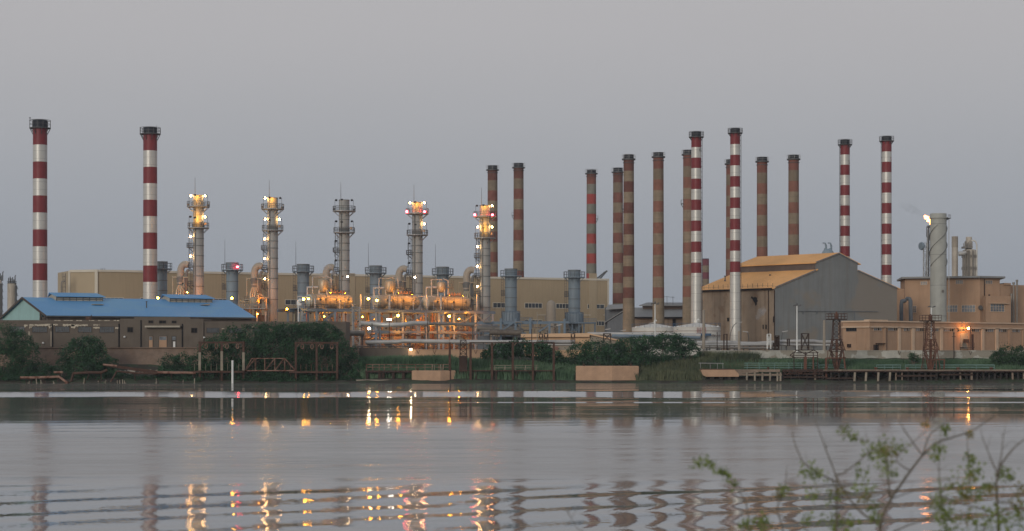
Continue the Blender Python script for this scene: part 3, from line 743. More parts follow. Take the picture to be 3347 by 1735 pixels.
# ------------------------------------------------------------------ broad blue-grey bypass stacks
def bypass(label, cx, top_py, red=False, skirt=False, rod=True):
    Y = 640 * 291.5 / (HZ - top_py); S = Y / F; X = wx(cx, Y); zt = wz(top_py, Y); zz = lambda d: zt - d * S
    root = thing('bypass_stack', label, 'stack', (X, Y, GROUND), 'broad blue-grey bypass stacks')
    r, r2 = 19.3 * S, 20.6 * S
    prof = [(r, GROUND, 0)]
    for d in (125, 95, 62): prof += [(r, zz(d) - .1, 1), (r + .13, zz(d) - .1, 1), (r + .13, zz(d) + .1, 1), (r, zz(d) + .1, 0)]
    prof += [(r, zz(31), 0), (r2, zz(29), 0), (r2, zz(3), 1), (r2 * 1.04, zz(2), 1), (r2 * 1.04, zz(0), 1), (r2 * .93, zz(0), 1), (r2 * .9, zz(8), 1)]
    MB().lathe(X, Y, prof, 28).build('shaft', [M['blueg'], M['steeld']], root)
    circ_platform(root, X, Y, zz(26), r2, r2 + 15 * S, 17 * S, M['gant'], posts=16, th=0.3, brackets=8, drop=12 * S, tr=0.07, plate=M['blueg'])
    mb = MB(); x = X - r - 7 * S
    mb.box(x - 6 * S, Y - 1, zz(88), x + 7 * S, Y + .5, zz(88) + .25)
    for k in range(5): mb.tube([(x - 6 * S + k * 3 * S, Y - 1, zz(88)), (x - 6 * S + k * 3 * S, Y - 1, zz(70))], .07, 5)
    for d in (70, 76, 82): mb.tube([(x - 6 * S, Y - 1, zz(d)), (x + 7 * S, Y - 1, zz(d))], .07, 5)
    ladder(mb, X - r - 1.0, Y - .6, GROUND + 6, zz(26), w=.7, tr=.06, step=1.0, cage=False)
    mb.build('rest_platform', M['gant'], root)
    if rod: MB().tube([(X - 24 * S, Y, zz(10)), (X - 24 * S, Y, zz(-75))], [.09, .04], 5).build('lightning_rod', M['gant'], root)
    if red:
        MB().lathe(X + 21 * S, Y - r2 - .8, [(.03, zz(18)), (.3, zz(17.5)), (.4, zz(15)), (.3, zz(12.5)), (.03, zz(12))], 10).build('warning_lamp', M['lampr'], root)
    if skirt:
        rs = 29 * S
        MB().lathe(X, Y, [(rs, zz(171)), (rs, zz(146)), (rs * .98, zz(143)), (r, zz(140))], 28).build('skirt', M['blueg'], root)
        mb = MB()
        for k in range(18):
            a = 2 * PI * k / 18; mb.tube([(X + rs * 1.03 * math.cos(a), Y + rs * 1.03 * math.sin(a), zz(172)), (X + rs * 1.03 * math.cos(a), Y + rs * 1.03 * math.sin(a), zz(139))], .08, 5)
        mb.hring(X, Y, zz(139), rs * 1.03, .08)
        mb.build('stiffener', M['bluebeam'], root)
        mb = MB().box(X - 33 * S, Y - rs - 2, zz(176), X + 70 * S, Y + rs, zz(171))
        for k in range(9):
            x = X + (30 + 5 * k) * S; mb.tube([(x, Y - rs - 1.8, zz(171)), (x, Y - rs - 1.8, zz(160))], .07, 5)
        for d in (160, 165): mb.tube([(X + 28 * S, Y - rs - 1.8, zz(d)), (X + 70 * S, Y - rs - 1.8, zz(d))], .07, 5)
        for dx in (-30, -8, 14, 30, 66): mb.bar((X + dx * S, Y - rs - 1, GROUND), (X + dx * S, Y - rs - 1, zz(176)), 5 * S)
        mb.bar((X - 25 * S, Y - rs - 1, zz(178)), (X + 8 * S, Y - rs - 1, zz(205)), 3 * S)
        mb.bar((X + 25 * S, Y - rs - 1, zz(178)), (X - 2 * S, Y - rs - 1, zz(205)), 3 * S)
        mb.build('base_deck', M['bluebeam'], root)
        MB().box(X - 24 * S, Y - rs + 2, GROUND, X + 24 * S, Y + rs, zz(178)).build('duct_box', M['greywall'], root)
    return root
bypass('broad grey bypass stack half hidden behind the second red and white chimney', 527, 854.6, rod=False)
bypass('broad grey bypass stack with a red lamp glowing on its collar', 759, 858, red=True)
bypass('broad grey bypass stack left of the unlit exhaust stack, above the first steam drum', 991, 863)
bypass('broad grey bypass stack right of the unlit exhaust stack, between the first two steam drums', 1228, 868)
bypass('broad grey bypass stack left of the last floodlit stack, behind the third steam drum', 1447, 872)
bypass('broad blue bypass stack with a railed skirt, first one right of the last floodlit stack', 1670, 878, skirt=True, rod=False)
bypass('broad blue bypass stack with a railed skirt at the right end of the tan hall', 1877, 882, skirt=True, rod=False)
# ------------------------------------------------------------------ long tan turbine hall
P0 = (wx(315, 665), 665.0); P1 = (wx(1990, 750), 750.0)
hw = Wall(P0, P1)
zt0, zt1 = wz(884, 665), wz(913, 750)
zt = (zt0 + zt1) / 2
root = thing('turbine_hall', 'long tan windowless-looking power hall behind the whole row of exhaust stacks', 'building', (P0[0], P0[1], GROUND))
back = -hw.n * 24
Pl = Vector((wx(226, 668), 668.5, 0))
A, B = Vector((*P0, 0)), Vector((*P1, 0))
mb = MB()
mb.plan([A, B, B + back, A + back], GROUND, zt)
mb.each('wall', M['hall'], root, smooth=False)
mb = MB().plan([Pl, A + Vector((-.01, 0.02, 0)), A + back * .9 + Vector((-.01, 0, 0)), Pl + back * .8], GROUND, zt + 0.02)
mb.build('end_bay', M['hall2'], root, smooth=False)
mb = MB()
mb.plan([A + hw.n * .3, B + hw.n * .3, B, A], zt - 0.45, zt + 0.3)
mb.plan([Pl + Vector((0, -.3, 0)), A + Vector((0, -.3, 0)), A + Vector((0, 0.4, 0)), Pl + Vector((0, .4, 0))], zt - 0.5, zt + 0.32)
mb.plan([A + Vector((-.5, -.35, 0)), A + Vector((.5, -.3, 0)), A + Vector((.5, .2, 0)), A + Vector((-.5, .2, 0))], GROUND, zt + .34)
mb.plan([B + hw.n * .2 - hw.d * .7, B + hw.n * .2, B, B - hw.d * .7], GROUND, zt - .5)
mb.plan([Pl + Vector((-.4, -.3, 0)), Pl + Vector((.3, -.3, 0)), Pl + Vector((.3, .3, 0)), Pl + Vector((-.4, .3, 0))], GROUND, zt)
mb.each('trim', M['trim'], root, smooth=False)
for i, (x0, x1, off) in enumerate([(1045, 1062, .25), (1075, 1085, .35), (1142, 1160, .3), (1925, 1950, .22)]):
    mb = MB(); hw.slab(mb, x0, 893, x1, 1140, 0, off); mb.build('pale_panel', M['hall2'], root, smooth=False)
for (x0, x1, y0, y1, n) in [(333, 402, 973, 990, 5), (460, 516, 974, 990, 4), (700, 742, 977, 990, 3), (933, 985, 980, 995, 3),
                            (1612, 1650, 990, 1005, 3), (1716, 1771, 991, 1006, 5), (1818, 1858, 993, 1007, 4), (1921, 1974, 995, 1008, 4),
                            (1716, 1771, 1046, 1055, 5), (1938, 1974, 1050, 1063, 4)]:
    hw.window(root, x0, y0, x1, y1, n, 1, M['trim'], M['glass'], fw=0.22)
mb = MB()
for (x0, x1) in [(1690, 1705), (1755, 1783), (1905, 1930), (1972, 1992)]: hw.slab(mb, x0, 1028, x1, 1030.5, 0, .25)
mb.each('cable_tray', M['trim'], root, smooth=False)
# outside pipe loop at the left corner
S = 670 / F; x0 = wx(214, 668)
mb = MB().tube([(x0 - 4 * S, 664, GROUND), (x0 - 4 * S, 664, wz(925, 664)), (x0 - 3 * S, 664, wz(920, 664)), (x0 + 9 * S, 664, wz(919, 664))], .3, 6)
mb.tube([(x0 + 8 * S, 664, GROUND), (x0 + 8 * S, 664, wz(893, 664))], .16, 6)
ladder(mb, x0 + 7 * S, 663, wz(960, 664), wz(893, 664), w=.8, tr=.08, step=1.2)
solo(mb, 'vent_pipe', M['lagd'], 'grey pipe loop and caged ladder at the left end of the tan hall', 'pipe', (x0, 664, GROUND))
mb = MB()
for dx in (0, 5, 12):
    mb.tube([(wx(330 + dx, 672), 672, zt), (wx(330 + dx, 672), 672, zt + 1.1)], .09, 5)
mb.box(wx(326, 672), 671.6, zt + .3, wx(345, 672), 672.4, zt + .5)
solo(mb, 'roof_vent', M['gant'], 'small dark vent frame on the roof of the tan hall, left part', 'roof vent', (wx(330, 672), 672, zt))

# ------------------------------------------------------------------ blue-roofed shed
a = R(30); RD = Vector((math.cos(a), math.sin(a), 0)); FD = Vector((math.sin(a), -math.cos(a), 0))   # ridge, towards the river
PK = Vector((wx(80, 545), 545, 0)); zr = wz(974, 545); ze = 17.4; HWD = 23.0
# length so that the ridge ends at px 747
L_ = None
for k in range(200, 1200):
    p = PK + RD * (k * .1)
    if (p.x / p.y) * F + CX >= 747: L_ = k * .1; break
root = thing('blue_roofed_shed', 'long shed with a sloping blue sheet roof, two roof monitors and a pale cyan gable', 'shed', (PK.x, PK.y, GROUND))
def bp(t, s, z): q = PK + RD * t + FD * s; return Vector((q.x, q.y, z))
def t_at(px, s):
    q = (px - CX) / F; b_ = PK + FD * s
    return (q * b_.y - b_.x) / (RD.x - q * RD.y)
TE = t_at(836, HWD); TB = 2 * L_ - TE
mb = MB()
th = 0.25
def roofz(s): return zr - (zr - ze) * abs(s) / HWD
# front slope runs out further at the right (hipped end)
mb.prism([bp(-.6, 0, zr), bp(-.6, HWD, ze), bp(TE, HWD, ze), bp(L_, 0, zr)], (0, 0, th))
mb.prism([bp(-.6, 0, zr), bp(L_, 0, zr), bp(TB, -HWD, ze), bp(-.6, -HWD, ze)], (0, 0, th))
mb.build('roof', M['blueroof'], root, smooth=False)
mb = MB().plan([bp(0.02, -HWD + .8, 0), bp(.02, HWD - .8, 0), bp(TE - 1, HWD - .8, 0), bp(TB - 1, -HWD + .8, 0)], GROUND, ze - .1)
mb.each('wall', M['brownd'], root, smooth=False)
mb = MB().prism([bp(0, -HWD + .4, ze - .02), bp(0, HWD - 6.5, ze - .02), bp(0, HWD - 6.5, roofz(HWD - 6.5) - .1), bp(0, 0, zr - .1), bp(0, -HWD + .4, ze + .2)], RD * .3)
mb.prism([bp(-.05, -HWD + .4, GROUND + 5), bp(-.05, HWD - 6.5, GROUND + 5), bp(-.05, HWD - 6.5, ze), bp(-.05, -HWD + .4, ze)], RD * .3)
mb.build('gable_wall', M['cyan'], root, smooth=False)
mb = MB()
for s0, s1 in ((0, HWD), (0, -HWD)):
    mb.bar(bp(-.7, s0, roofz(s0) + .05), bp(-.7, s1, roofz(s1) + .05), .25, .55)
mb.bar(bp(-.3, HWD - 6.4, ze - 4), bp(-.3, HWD - 6.4, roofz(HWD - 6.4)), .35, .35)
mb.bar(bp(-.3, HWD - 1, ze), bp(-.3, HWD - 5.5, ze - 3), .15, .15)
mb.each('verge_trim', M['brownd'], root, smooth=False)
mb = MB().bar(bp(-.6, HWD + .1, ze), bp(TE, HWD + .1, ze), .3, .35)
mb.build('gutter', M['gant'], root, smooth=False)
def monitor(t0, t1):
    rw, hh = 4.6, 1.9
    zm = zr + 1.5
    m_ = MB()
    m_.prism([bp(t0, 0, zm), bp(t0 + 1, rw, zm - 1.1), bp(t1 + 1.2, rw, zm - 1.1), bp(t1, 0, zm)], (0, 0, .2))
    m_.prism([bp(t0, 0, zm), bp(t1, 0, zm), bp(t1 + 1.2, -rw, zm - 1.1), bp(t0 + 1, -rw, zm - 1.1)], (0, 0, .2))
    o = m_.build('roof_monitor', M['blueroof'], root, smooth=False)
    w_ = MB(); s_ = rw - .7
    w_.plan([bp(t0 + .9, -s_, 0), bp(t0 + .9, s_, 0), bp(t1 + .6, s_, 0), bp(t1 + .6, -s_, 0)], roofz(s_) - .3, zm - 1.05)
    w_.prism([bp(t0 + .9, -s_, zm - 1.06), bp(t0 + .9, s_, zm - 1.06), bp(t0 + .9, 0, zm - .1)], RD * .3)
    w_.build('louvre_wall', M['conc'], o, smooth=False)
    f_ = MB(); n_ = 7
    for k in range(n_ + 1):
        t = t0 + 1 + (t1 - t0 - .5) * k / n_
        f_.bar(bp(t, s_ + .06, roofz(s_) - .2), bp(t, s_ + .06, zm - 1.1), .18, .12)
    zc_ = (roofz(s_) + zm - 1.05) / 2
    f_.bar(bp(t0 + .9, s_ + .06, zc_), bp(t1 + .6, s_ + .06, zc_), .1, .18)
    f_.bar(bp(t0 + .9, s_ + .16, zm - 1.15), bp(t1 + .6, s_ + .16, zm - 1.15), .1, .3)
    f_.build('louvre_frame', M['gant'], o, smooth=False)
monitor(t_at(160, 0), t_at(316, 0)); monitor(t_at(530, 0), t_at(672, 0))
mb = MB(); t = t_at(479, 12); mb.tube([bp(t, 12, roofz(12)), bp(t, 12, roofz(12) + 1.9)], .16, 6); mb.lathe(bp(t, 12, 0).x, bp(t, 12, 0).y, [(.28, roofz(12) + 1.9), (.28, roofz(12) + 2.1)], 8)
mb.build('flue', M['gant'], root)
mb = MB(); t = t_at(665, 8); c_ = bp(t, 8, roofz(8) + .32)
mb.hexa([c_ + RD * u * 1.2 + FD * v * .8 + Vector((0, 0, 0)) for u, v in ((-1, -1), (1, -.6), (1.4, 1), (-.8, .7))],
        [c_ + RD * u * 1.2 + FD * v * .8 + Vector((0, 0, .2 + .2 * u)) for u, v in ((-1, -1), (1, -.6), (1.4, 1), (-.8, .7))])
solo(mb, 'loose_roof_sheet', M['pole'], 'loose pale sheet lying on the blue roof below its right monitor', 'roof sheet', c_, smooth=False)
mb = MB(); t = t_at(318, 9); c_ = bp(t, 9, roofz(9) + .32)
mb.hexa([c_ + RD * u * 1.6 + FD * v * .9 for u, v in ((-1, -1), (1, -1), (1, 1), (-1, 1))], [c_ + RD * u * 1.6 + FD * v * .9 + Vector((0, 0, .15)) for u, v in ((-1, -1), (1, -1), (1, 1), (-1, 1))])
solo(mb, 'loose_roof_sheet', M['conc'], 'flat pale sheet lying on the blue roof below its left monitor', 'roof sheet', c_, smooth=False)
mb = MB(); p = W(281, 1037, 512); z0 = p.z - .9
mb.box(p.x - .9, 511.5, z0, p.x + .8, 512.5, z0 + 1.1); mb.tube([(p.x + .7, 512, z0 + .5), (p.x + .7, 512, z0 + 2.0)], .1, 6)

# ------------------------------------------------------------------ long brown building on the revetment
YB = 500.0
root = thing('brown_building', 'long flaking brown riverside building with strip windows and a taller centre block', 'building', (wx(500, YB), YB, wz(1137, YB)))
zb = wz(1137.5, YB)
mb = MB()
mb.box(wx(-60, YB), YB, zb, wx(394, YB), YB + 13, wz(1047, YB))
mb.box(wx(394, YB), YB - .5, zb, wx(440, YB), YB + 13, wz(1041, YB)); mb.box(wx(440, YB), YB - .5, zb, wx(622, YB), YB + 13.2, wz(1036, YB))
mb.box(wx(622, YB), YB - .5, zb, wx(666, YB), YB + 13, wz(1042, YB)); mb.box(wx(666, YB), YB, zb, wx(1131, YB), YB + 13, wz(1051, YB))
mb.each('wall', M['brown'], root, smooth=False)
mb = MB()
mb.box(wx(-60, YB), YB - .12, wz(1054, YB), wx(394, YB), YB - .003, wz(1046, YB))
mb.box(wx(666, YB), YB - .12, wz(1058, YB), wx(1131, YB), YB - .003, wz(1050.5, YB))
mb.each('parapet', M['brown'], root, smooth=False)
mb = MB().box(wx(478, YB), YB - 2.0, wz(1070, YB), wx(592, YB), YB - .5, wz(1064.5, YB)); mb.build('canopy', M['conc'], root, smooth=False)
fw = Wall((wx(-60, YB), YB), (wx(1131, YB), YB)); fw2 = Wall((wx(394, YB - .5), YB - .5), (wx(666, YB - .5), YB - .5))
for (x0, x1, y0, y1) in [(33, 80, 1067, 1085), (106, 153, 1068, 1085), (181, 226, 1067, 1085), (256, 299, 1068, 1085), (326, 372, 1068, 1086)]:
    fw.window(root, x0, y0, x1, y1, 6, 1, M['brownd'], M['glass'], fw=.13)
for (x0, x1, y0, y1) in [(676, 716, 1072, 1087), (750, 790, 1073, 1088), (828, 866, 1073, 1088), (905, 945, 1073, 1088)]:
    fw.window(root, x0, y0, x1, y1, 6, 1, M['brownd'], M['glass'], fw=.13)
for (x0, x1, y0, y1) in [(1089, 1109, 1075, 1086)]: fw.window(root, x0, y0, x1, y1, 2, 1, M['brownd'], M['open'], fw=.1)
for (x0, x1, y0, y1) in [(417, 434, 1070, 1085), (626, 644, 1072, 1087), (486, 500, 1048, 1055), (521, 542, 1048, 1056), (562, 576, 1049, 1055)]:
    fw2.window(root, x0, y0, x1, y1, 2, 1, M['brownd'], M['open'], fw=.1)
for (x0, x1, y0, y1, mm) in [(487, 499, 1099, 1136, 'tan'), (520, 545, 1099, 1136, 'tan'), (562, 575, 1099, 1136, 'pale')]:
    mb = MB(); fw2.slab(mb, x0, y0, x1, y1, -.02, .05)
    d = mb.build('door', M['tan'] if mm == 'tan' else M['brownd'], root, smooth=False)
    mb = MB(); fw2.slab(mb, x0 + 1, y0 + 1, x1 - 1, y0 + 12, .05, .08); mb.build('fanlight', M['glassb'], d, smooth=False)
    mb = MB(); fw2.slab(mb, x0 - 1.5, y0 - 1.5, x1 + 1.5, y0, -.02, .12); fw2.slab(mb, x0 - 1.5, y0, x0, y1, -.02, .1); fw2.slab(mb, x1, y0, x1 + 1.5, y1, -.02, .1)
    mb.build('door_frame', M['brownd'], d, smooth=False)
mb = MB(); fw2.slab(mb, 566, 1116, 573, 1136, .06, .12); mb.build('white_panel', M['whitep'], root, smooth=False)
# flaked plaster: ragged patches over the windows
prnd = random.Random(5)
def ragged(x0, x1, y0, y1, n):
    top = [(x0 + (x1 - x0) * i / n, y0 + prnd.uniform(-.6, 1.2)) for i in range(n + 1)]
    bot = [(x0 + (x1 - x0) * i / n, y1 - prnd.uniform(-1.0, (y1 - y0) * .55)) for i in range(n + 1)]
    m_ = MB()
    for i in range(n):
        q = [fw.pt(*top[i], .16), fw.pt(*top[i + 1], .16), fw.pt(*bot[i + 1], .16), fw.pt(*bot[i], .16)]
        m_.prism([q[3], q[2], q[1], q[0]], -fw.n * .14)
    return m_
for (x0, x1, y0, y1) in [(79, 90, 1060, 1070), (96, 134, 1060, 1067.5), (134, 172, 1058.5, 1067), (96, 104, 1064, 1073), (160, 171, 1062, 1074), (174, 190, 1058.5, 1065),
                         (206, 245, 1059, 1067), (233, 256, 1060, 1074), (255, 287, 1059.5, 1067), (306, 327, 1060, 1065), (305, 326, 1068, 1075), (377, 388, 1069, 1075),
                         (791, 806, 1072, 1078), (822, 830, 1065, 1071), (725, 736, 1073, 1076)]:
    ragged(x0, x1, y0, y1, max(4, int((x1 - x0) / 3))).build('bare_plaster', M['plaster'], root, smooth=False)
mb = MB()
for i in range(22):
    x0 = 168 + i * 10.2
    if prnd.random() < .8: mb.box(wx(x0, YB), YB - .16, wz(1048 + prnd.uniform(0, .8), YB), wx(x0 + prnd.uniform(7, 10), YB), YB - .13, wz(1046, YB))
mb.each('flaked_coping', M['plaster'], root, smooth=False)
for x in (171.5, 389, 461, 596): 
    o = fw2 if 394 < x < 666 else fw; mb = MB(); o.slab(mb, x - 1.6, 1058 if x != 461 else 1046, x + 1.6, 1136, 0, .28); mb.build('downpipe', M['open'], root, smooth=False)
for x in (95, 168, 268, 470, 612):
    o = fw2 if 394 < x < 666 else fw; mb = MB(); o.slab(mb, x - 3, 1083, x + 3, 1132, 0, .06); mb.build('pilaster', M['brown'] if x != 95 and x != 168 else M['pole'], root, smooth=False)
for x, y in ((62, 1099), (142, 1121), (408, 1101), (668, 1103)):
    o = fw2 if 394 < x < 666 else fw
    p = o.pt(x, y, .35); mb = MB().lathe(p.x, p.y, [(.05, p.z - .25), (.3, p.z - .1), (.3, p.z + .1), (.05, p.z + .3)], 8); mb.bar(p, o.pt(x, y, 0), .12); mb.build('wall_lamp', M['whitep'], root)
p = W(280, 1038, YB); mb = MB().box(p.x - .7, YB + 3, wz(1047, YB), p.x + .7, YB + 4, wz(1035, YB)); mb.tube([(p.x + .7, YB + 3.5, wz(1047, YB)), (p.x + .7, YB + 3.5, wz(1028, YB))], .1, 6)
mb.build('roof_box', M['rust'], root, smooth=False)

# revetment under it
root = None
mb = MB(); z1 = wz(1137.3, 496.5); vs = []
xs = [wx(-60 + i * 10, 495) for i in range(124)]
prnd = random.Random(3)
for i in range(len(xs) - 1):
    mb.hexa([(xs[i], 492.4, 1.2), (xs[i + 1], 492.4, 1.2), (xs[i + 1], 500.0, 1.2), (xs[i], 500.0, 1.2)],
            [(xs[i], 495.4, z1), (xs[i + 1], 495.4, z1), (xs[i + 1], 499.45, z1), (xs[i], 499.45, z1)])
root = thing('revetment_wall', 'sloping reddish masonry revetment below the brown building, streaked with rust', 'retaining wall', (wx(400, 495), 495, 1.2))
mb.build('masonry', M['brick'], root, smooth=False)
mb = MB().box(xs[0], 494.9, z1, xs[-1], 495.9, z1 + .22); mb.build('coping', M['brick'], root, smooth=False)
mb = MB()
for k in range(40):
    x = wx(prnd.uniform(375, 560), 487); y = prnd.uniform(484, 490); s_ = prnd.uniform(.3, .9); z_ = bank_z(y)
    mb.hexa([(x - s_, y - s_, z_ - .2), (x + s_, y - s_ * .8, z_ - .2), (x + s_ * .9, y + s_, z_ - .2), (x - s_ * .8, y + s_, z_ - .2)],
            [(x - s_ * .6, y - s_ * .5, z_ + s_ * .5), (x + s_ * .5, y - s_ * .6, z_ + s_ * .7), (x + s_ * .5, y + s_ * .6, z_ + s_ * .6), (x - s_ * .6, y + s_ * .5, z_ + s_ * .5)])
o = mb.build('rubble', M['conc'], None, smooth=False); o['kind'] = 'stuff'; tag(o, 'pale rubble heaped at the foot of the reddish revetment', 'rubble')

# ------------------------------------------------------------------ ochre-roofed shed with the grey gable
Ya = 560.0
g0 = Vector((wx(2533, Ya), Ya, 0)); g1 = Vector((wx(2932, 568), 568, 0))
gd = (g1 - g0); LV = Vector((-19.5, 22.5, 0)) * 1.05
zE = wz(940, Ya)
def gp(px, py):
    q = (px - CX) / F; t = (q * g0.y - g0.x) / (gd.x - q * gd.y); p = g0 + gd * t
    return Vector((p.x, p.y, EYE + (HZ - py) / F * p.y))
root = thing('ochre_roofed_shed', 'tall shed with a faded ochre roof, raised ridge, grey corrugated gable and stained wall', 'building', (g0.x, g0.y, GROUND))
prof = [gp(2533, 940), gp(2665, 884), gp(2666, 858), gp(2741, 828.5), gp(2803, 862), gp(2803, 885), gp(2932, 943)]
b0, b1 = Vector((g0.x, g0.y, GROUND)), Vector((g1.x, g1.y, GROUND))
gn = Vector((gd.y, -gd.x, 0)).normalized()
MB().prism([b0 + gn * .02, b1 + gn * .02] + [p + gn * .02 for p in reversed(prof)], -gn * .4).build('gable_wall', M['gable'], root, smooth=False)
MB().prism([b0, Vector((g0.x, g0.y, prof[0].z - .3)), Vector((g0.x, g0.y, prof[0].z - .3)) + LV, b0 + LV], Vector((.8, .5, 0)).normalized() * .5).build('side_wall', M['shedwall'], root, smooth=False)
def slope(p, q, mat_, name, ov=0.0, lift=.28):
    d = (q - p); n_ = Vector((0, 0, lift)); LVn = LV.normalized()
    A_, B_ = p - LVn * .5, q - LVn * .5
    A_ = A_ - d.normalized() * ov
    o_ = MB().prism([A_, B_, B_ + LV + LVn, A_ + LV + LVn], n_).build(name, mat_, root, smooth=False); return o_
slope(prof[0], prof[1] + (prof[1] - prof[0]).normalized() * .5, M['yellow'], 'roof', ov=1.0)
slope(prof[2], prof[3], M['yellow'], 'ridge_roof', ov=.7)
slope(prof[4], prof[3] + Vector((0, 0, .02)), M['yellow'], 'ridge_roof', ov=.7)
slope(prof[6], prof[5], M['yellow'], 'roof', ov=.6)
MB().prism([prof[1] + Vector((0, 0, -.3)), prof[2] + Vector((0, 0, .1)), prof[2] + LV + Vector((0, 0, .1)), prof[1] + LV + Vector((0, 0, -.3))], Vector((.8, .5, 0)).normalized() * .3).build('louvre_band', M['clere'], root, smooth=False)
mb = MB()
for i in range(len(prof) - 1):
    if i in (1, 4): continue
    mb.bar(prof[i] + gn * .3 + Vector((0, 0, .1)), prof[i + 1] + gn * .3 + Vector((0, 0, .1)), .3, .3)
mb.each('verge_trim', M['greywall'], root, smooth=False)
e0 = prof[0] - Vector((.95, .3, .30)); e1 = e0 + LV
MB().bar(e0, e1, .5, .45).build('gutter', M['open'], root, smooth=False)
mb = MB()
for k in range(17):
    p = e0 + LV * (k / 16) + Vector((.3, .2, .5)); mb.tube([p, p + Vector((0, 0, 1.2))], .06, 5)
mb.tube([e0 + Vector((.3, .2, 1.0)), e1 + Vector((.3, .2, 1.0))], .025, 4)
mb.build('roof_handrail', M['gant'], root)
for (px, py) in ((2370, 909), (2517, 905), (2541, 904)):
    Yv = 572; p = W(px, py, Yv); mb = MB().tube([p - Vector((0, 0, .9)), p + Vector((0, 0, .55))], .16, 6).lathe(p.x, p.y, [(.32, p.z + .5), (.32, p.z + .75)], 8).lathe(p.x, p.y, [(.32, p.z - .9), (.3, p.z - .6)], 8)
    mb.build('flue', M['gant'], root)
gw = Wall((g0.x, g0.y), (g1.x, g1.y))
mb = MB(); gw.slab(mb, 2602, 1016, 2868, 1018.5, 0, .4)
for x in (2624, 2669, 2713, 2756): gw.slab(mb, x - 1, 1018, x + 1, 1026, 0, .35)
gw.slab(mb, 2791, 1018, 2793, 1060, 0, .2)
mb.build('door_rail', M['greywall'], root, smooth=False)
sw = Wall((g0.x + LV.x, g0.y + LV.y), (g0.x, g0.y))
for (x0, x1, y0, y1) in ((2377, 2384, 1038, 1050), (2493, 2497, 1061, 1075), (2527, 2532, 1034, 1053), (2502, 2507, 1061, 1075)):
    sw.window(root, x0, y0, x1, y1, 1, 1, M['shedwall'], M['open'], fw=.08)
# burst hole in the wall and soot run below it
hp = [(2457, 968), (2463, 972), (2468, 970), (2475, 973), (2474, 979), (2478, 983), (2473, 988), (2474, 994), (2470, 1000), (2467, 990), (2463, 984), (2459, 977), (2454, 974)]
MB().prism([sw.pt(x, y, .05) for x, y in reversed(hp)], -sw.n * .2).build('burst_hole', M['open'], root, smooth=False)
for x in (2513, 2533):
    p0, p1 = sw.pt(x, 948, .25), sw.pt(x, 1105, .25); MB().tube([p0, p1], .14, 6).build('downpipe', M['rustd'], root)
# blue-green cyclone on the ridge with two bent vents
p = W(2706, 829, 573); S = 573 / F
mb = MB().lathe(p.x, p.y, [(20 * S, p.z - 1), (20 * S, p.z + 2 * S), (17 * S, p.z + 8 * S), (13 * S, p.z + 13 * S), (6 * S, p.z + 16 * S)], 20)
for dx in (-8, 9):
    mb.lathe(p.x + dx * S, p.y, [(5 * S, p.z + 10 * S), (5 * S, p.z + 18 * S)], 12)
    mb.tube([(p.x + (dx + 1) * S, p.y, p.z + 18 * S), (p.x + (dx + 1) * S, p.y, p.z + 24 * S), (p.x + (dx - 1.5) * S, p.y, p.z + 35 * S), (p.x + (dx - 9) * S, p.y, p.z + 35 * S)], .2, 6)
    mb.tube([(p.x + (dx + 4) * S, p.y, p.z + 18 * S), (p.x + (dx + 4) * S, p.y, p.z + 27 * S), (p.x + dx * S, p.y, p.z + 35 * S)], .12, 6)
solo(mb, 'roof_ventilator', M['blueg'], 'blue-grey ventilator drum with two bent spouts on the ochre ridge', 'ventilator', p)

# ------------------------------------------------------------------ grey sheds between tan hall and ochre shed
def small_shed(label, x0, x1, y_ridge, y_eave, y_base, Y, dx, mon=None, wallm='greywall'):
    r_ = thing('grey_shed', label, 'shed', (wx(x0, Y), Y, GROUND))
    zr_, ze_ = wz(y_ridge, Y), wz(y_eave, Y); X0, X1 = wx(x0, Y), wx(x1, Y); d = wl(dx, Y)
    MB().box(X0, Y + .1, GROUND, X1, Y + 26, ze_ - .1).build('wall', M[wallm], r_, smooth=False)
    m_ = MB(); m_.prism([(X0 - .5, Y - 1, ze_), (X1 + .5, Y - 1, ze_), (X1 + .5 - d * .0, Y + 13, zr_), (X0 - .5 + d, Y + 13, zr_)], (0, 0, .2))
    m_.prism([(X0 - .5 + d, Y + 13.02, zr_), (X1 + .5, Y + 13.02, zr_), (X1 + .5, Y + 27, ze_), (X0 - .5, Y + 27, ze_)], (0, 0, .2))
    m_.build('roof', M['greyroof'], r_, smooth=False)
    MB().prism([(X0, Y + .1, ze_ - .1), (X0, Y + 26, ze_ - .1), (X0 + d, Y + 13, zr_ - .05)], (.2, 0, 0)).build('gable_end', M['greywall'], r_, smooth=False)
    if mon:
        a0, a1, t0, t1 = mon; A0, A1 = wx(a0, Y + 10), wx(a1, Y + 10); zz0, zz1 = wz(t1, Y + 10), wz(t0, Y + 10)
        MB().prism([(A0 - 1, Y + 9, zz0), (A1, Y + 9, zz0), (A1, Y + 13, zz1), (A0 + 2, Y + 13, zz1)], (0, 0, .25)).build('roof_monitor', M['greyroof'], r_, smooth=False)
        MB().box(A0 + .5, Y + 10.5, zr_ - 2, A1 - .4, Y + 15, zz0 + .1).build('louvre_wall', M['clere'], r_, smooth=False)
    m_ = MB(); m_.box(X0 - .4, Y - 1.2, ze_ - .35, X1 + .4, Y - .9, ze_ + .1); m_.build('gutter', M['open'], r_, smooth=False)
    return r_
sh = small_shed('grey sheet-roofed shed with a raised monitor behind the two white tanks', 2074, 2262, 1004, 1037, 1060, 640, 8, mon=(2098, 2250, 990, 1000), wallm='shedwall')
mb = MB(); p = wx(2203, 640)
mb.box(p - .5, 639.7, GROUND, p + .5, 639.95, wz(1043, 640)); mb.build('door', M['open'], sh, smooth=False)
mb = MB(); x = wx(2180, 650); zz_ = wz(990, 650)
for dx in (0, 2.0): mb.tube([(x + dx, 650, zz_ - 1), (x + dx, 650, zz_ + 2.3)], .07, 5)
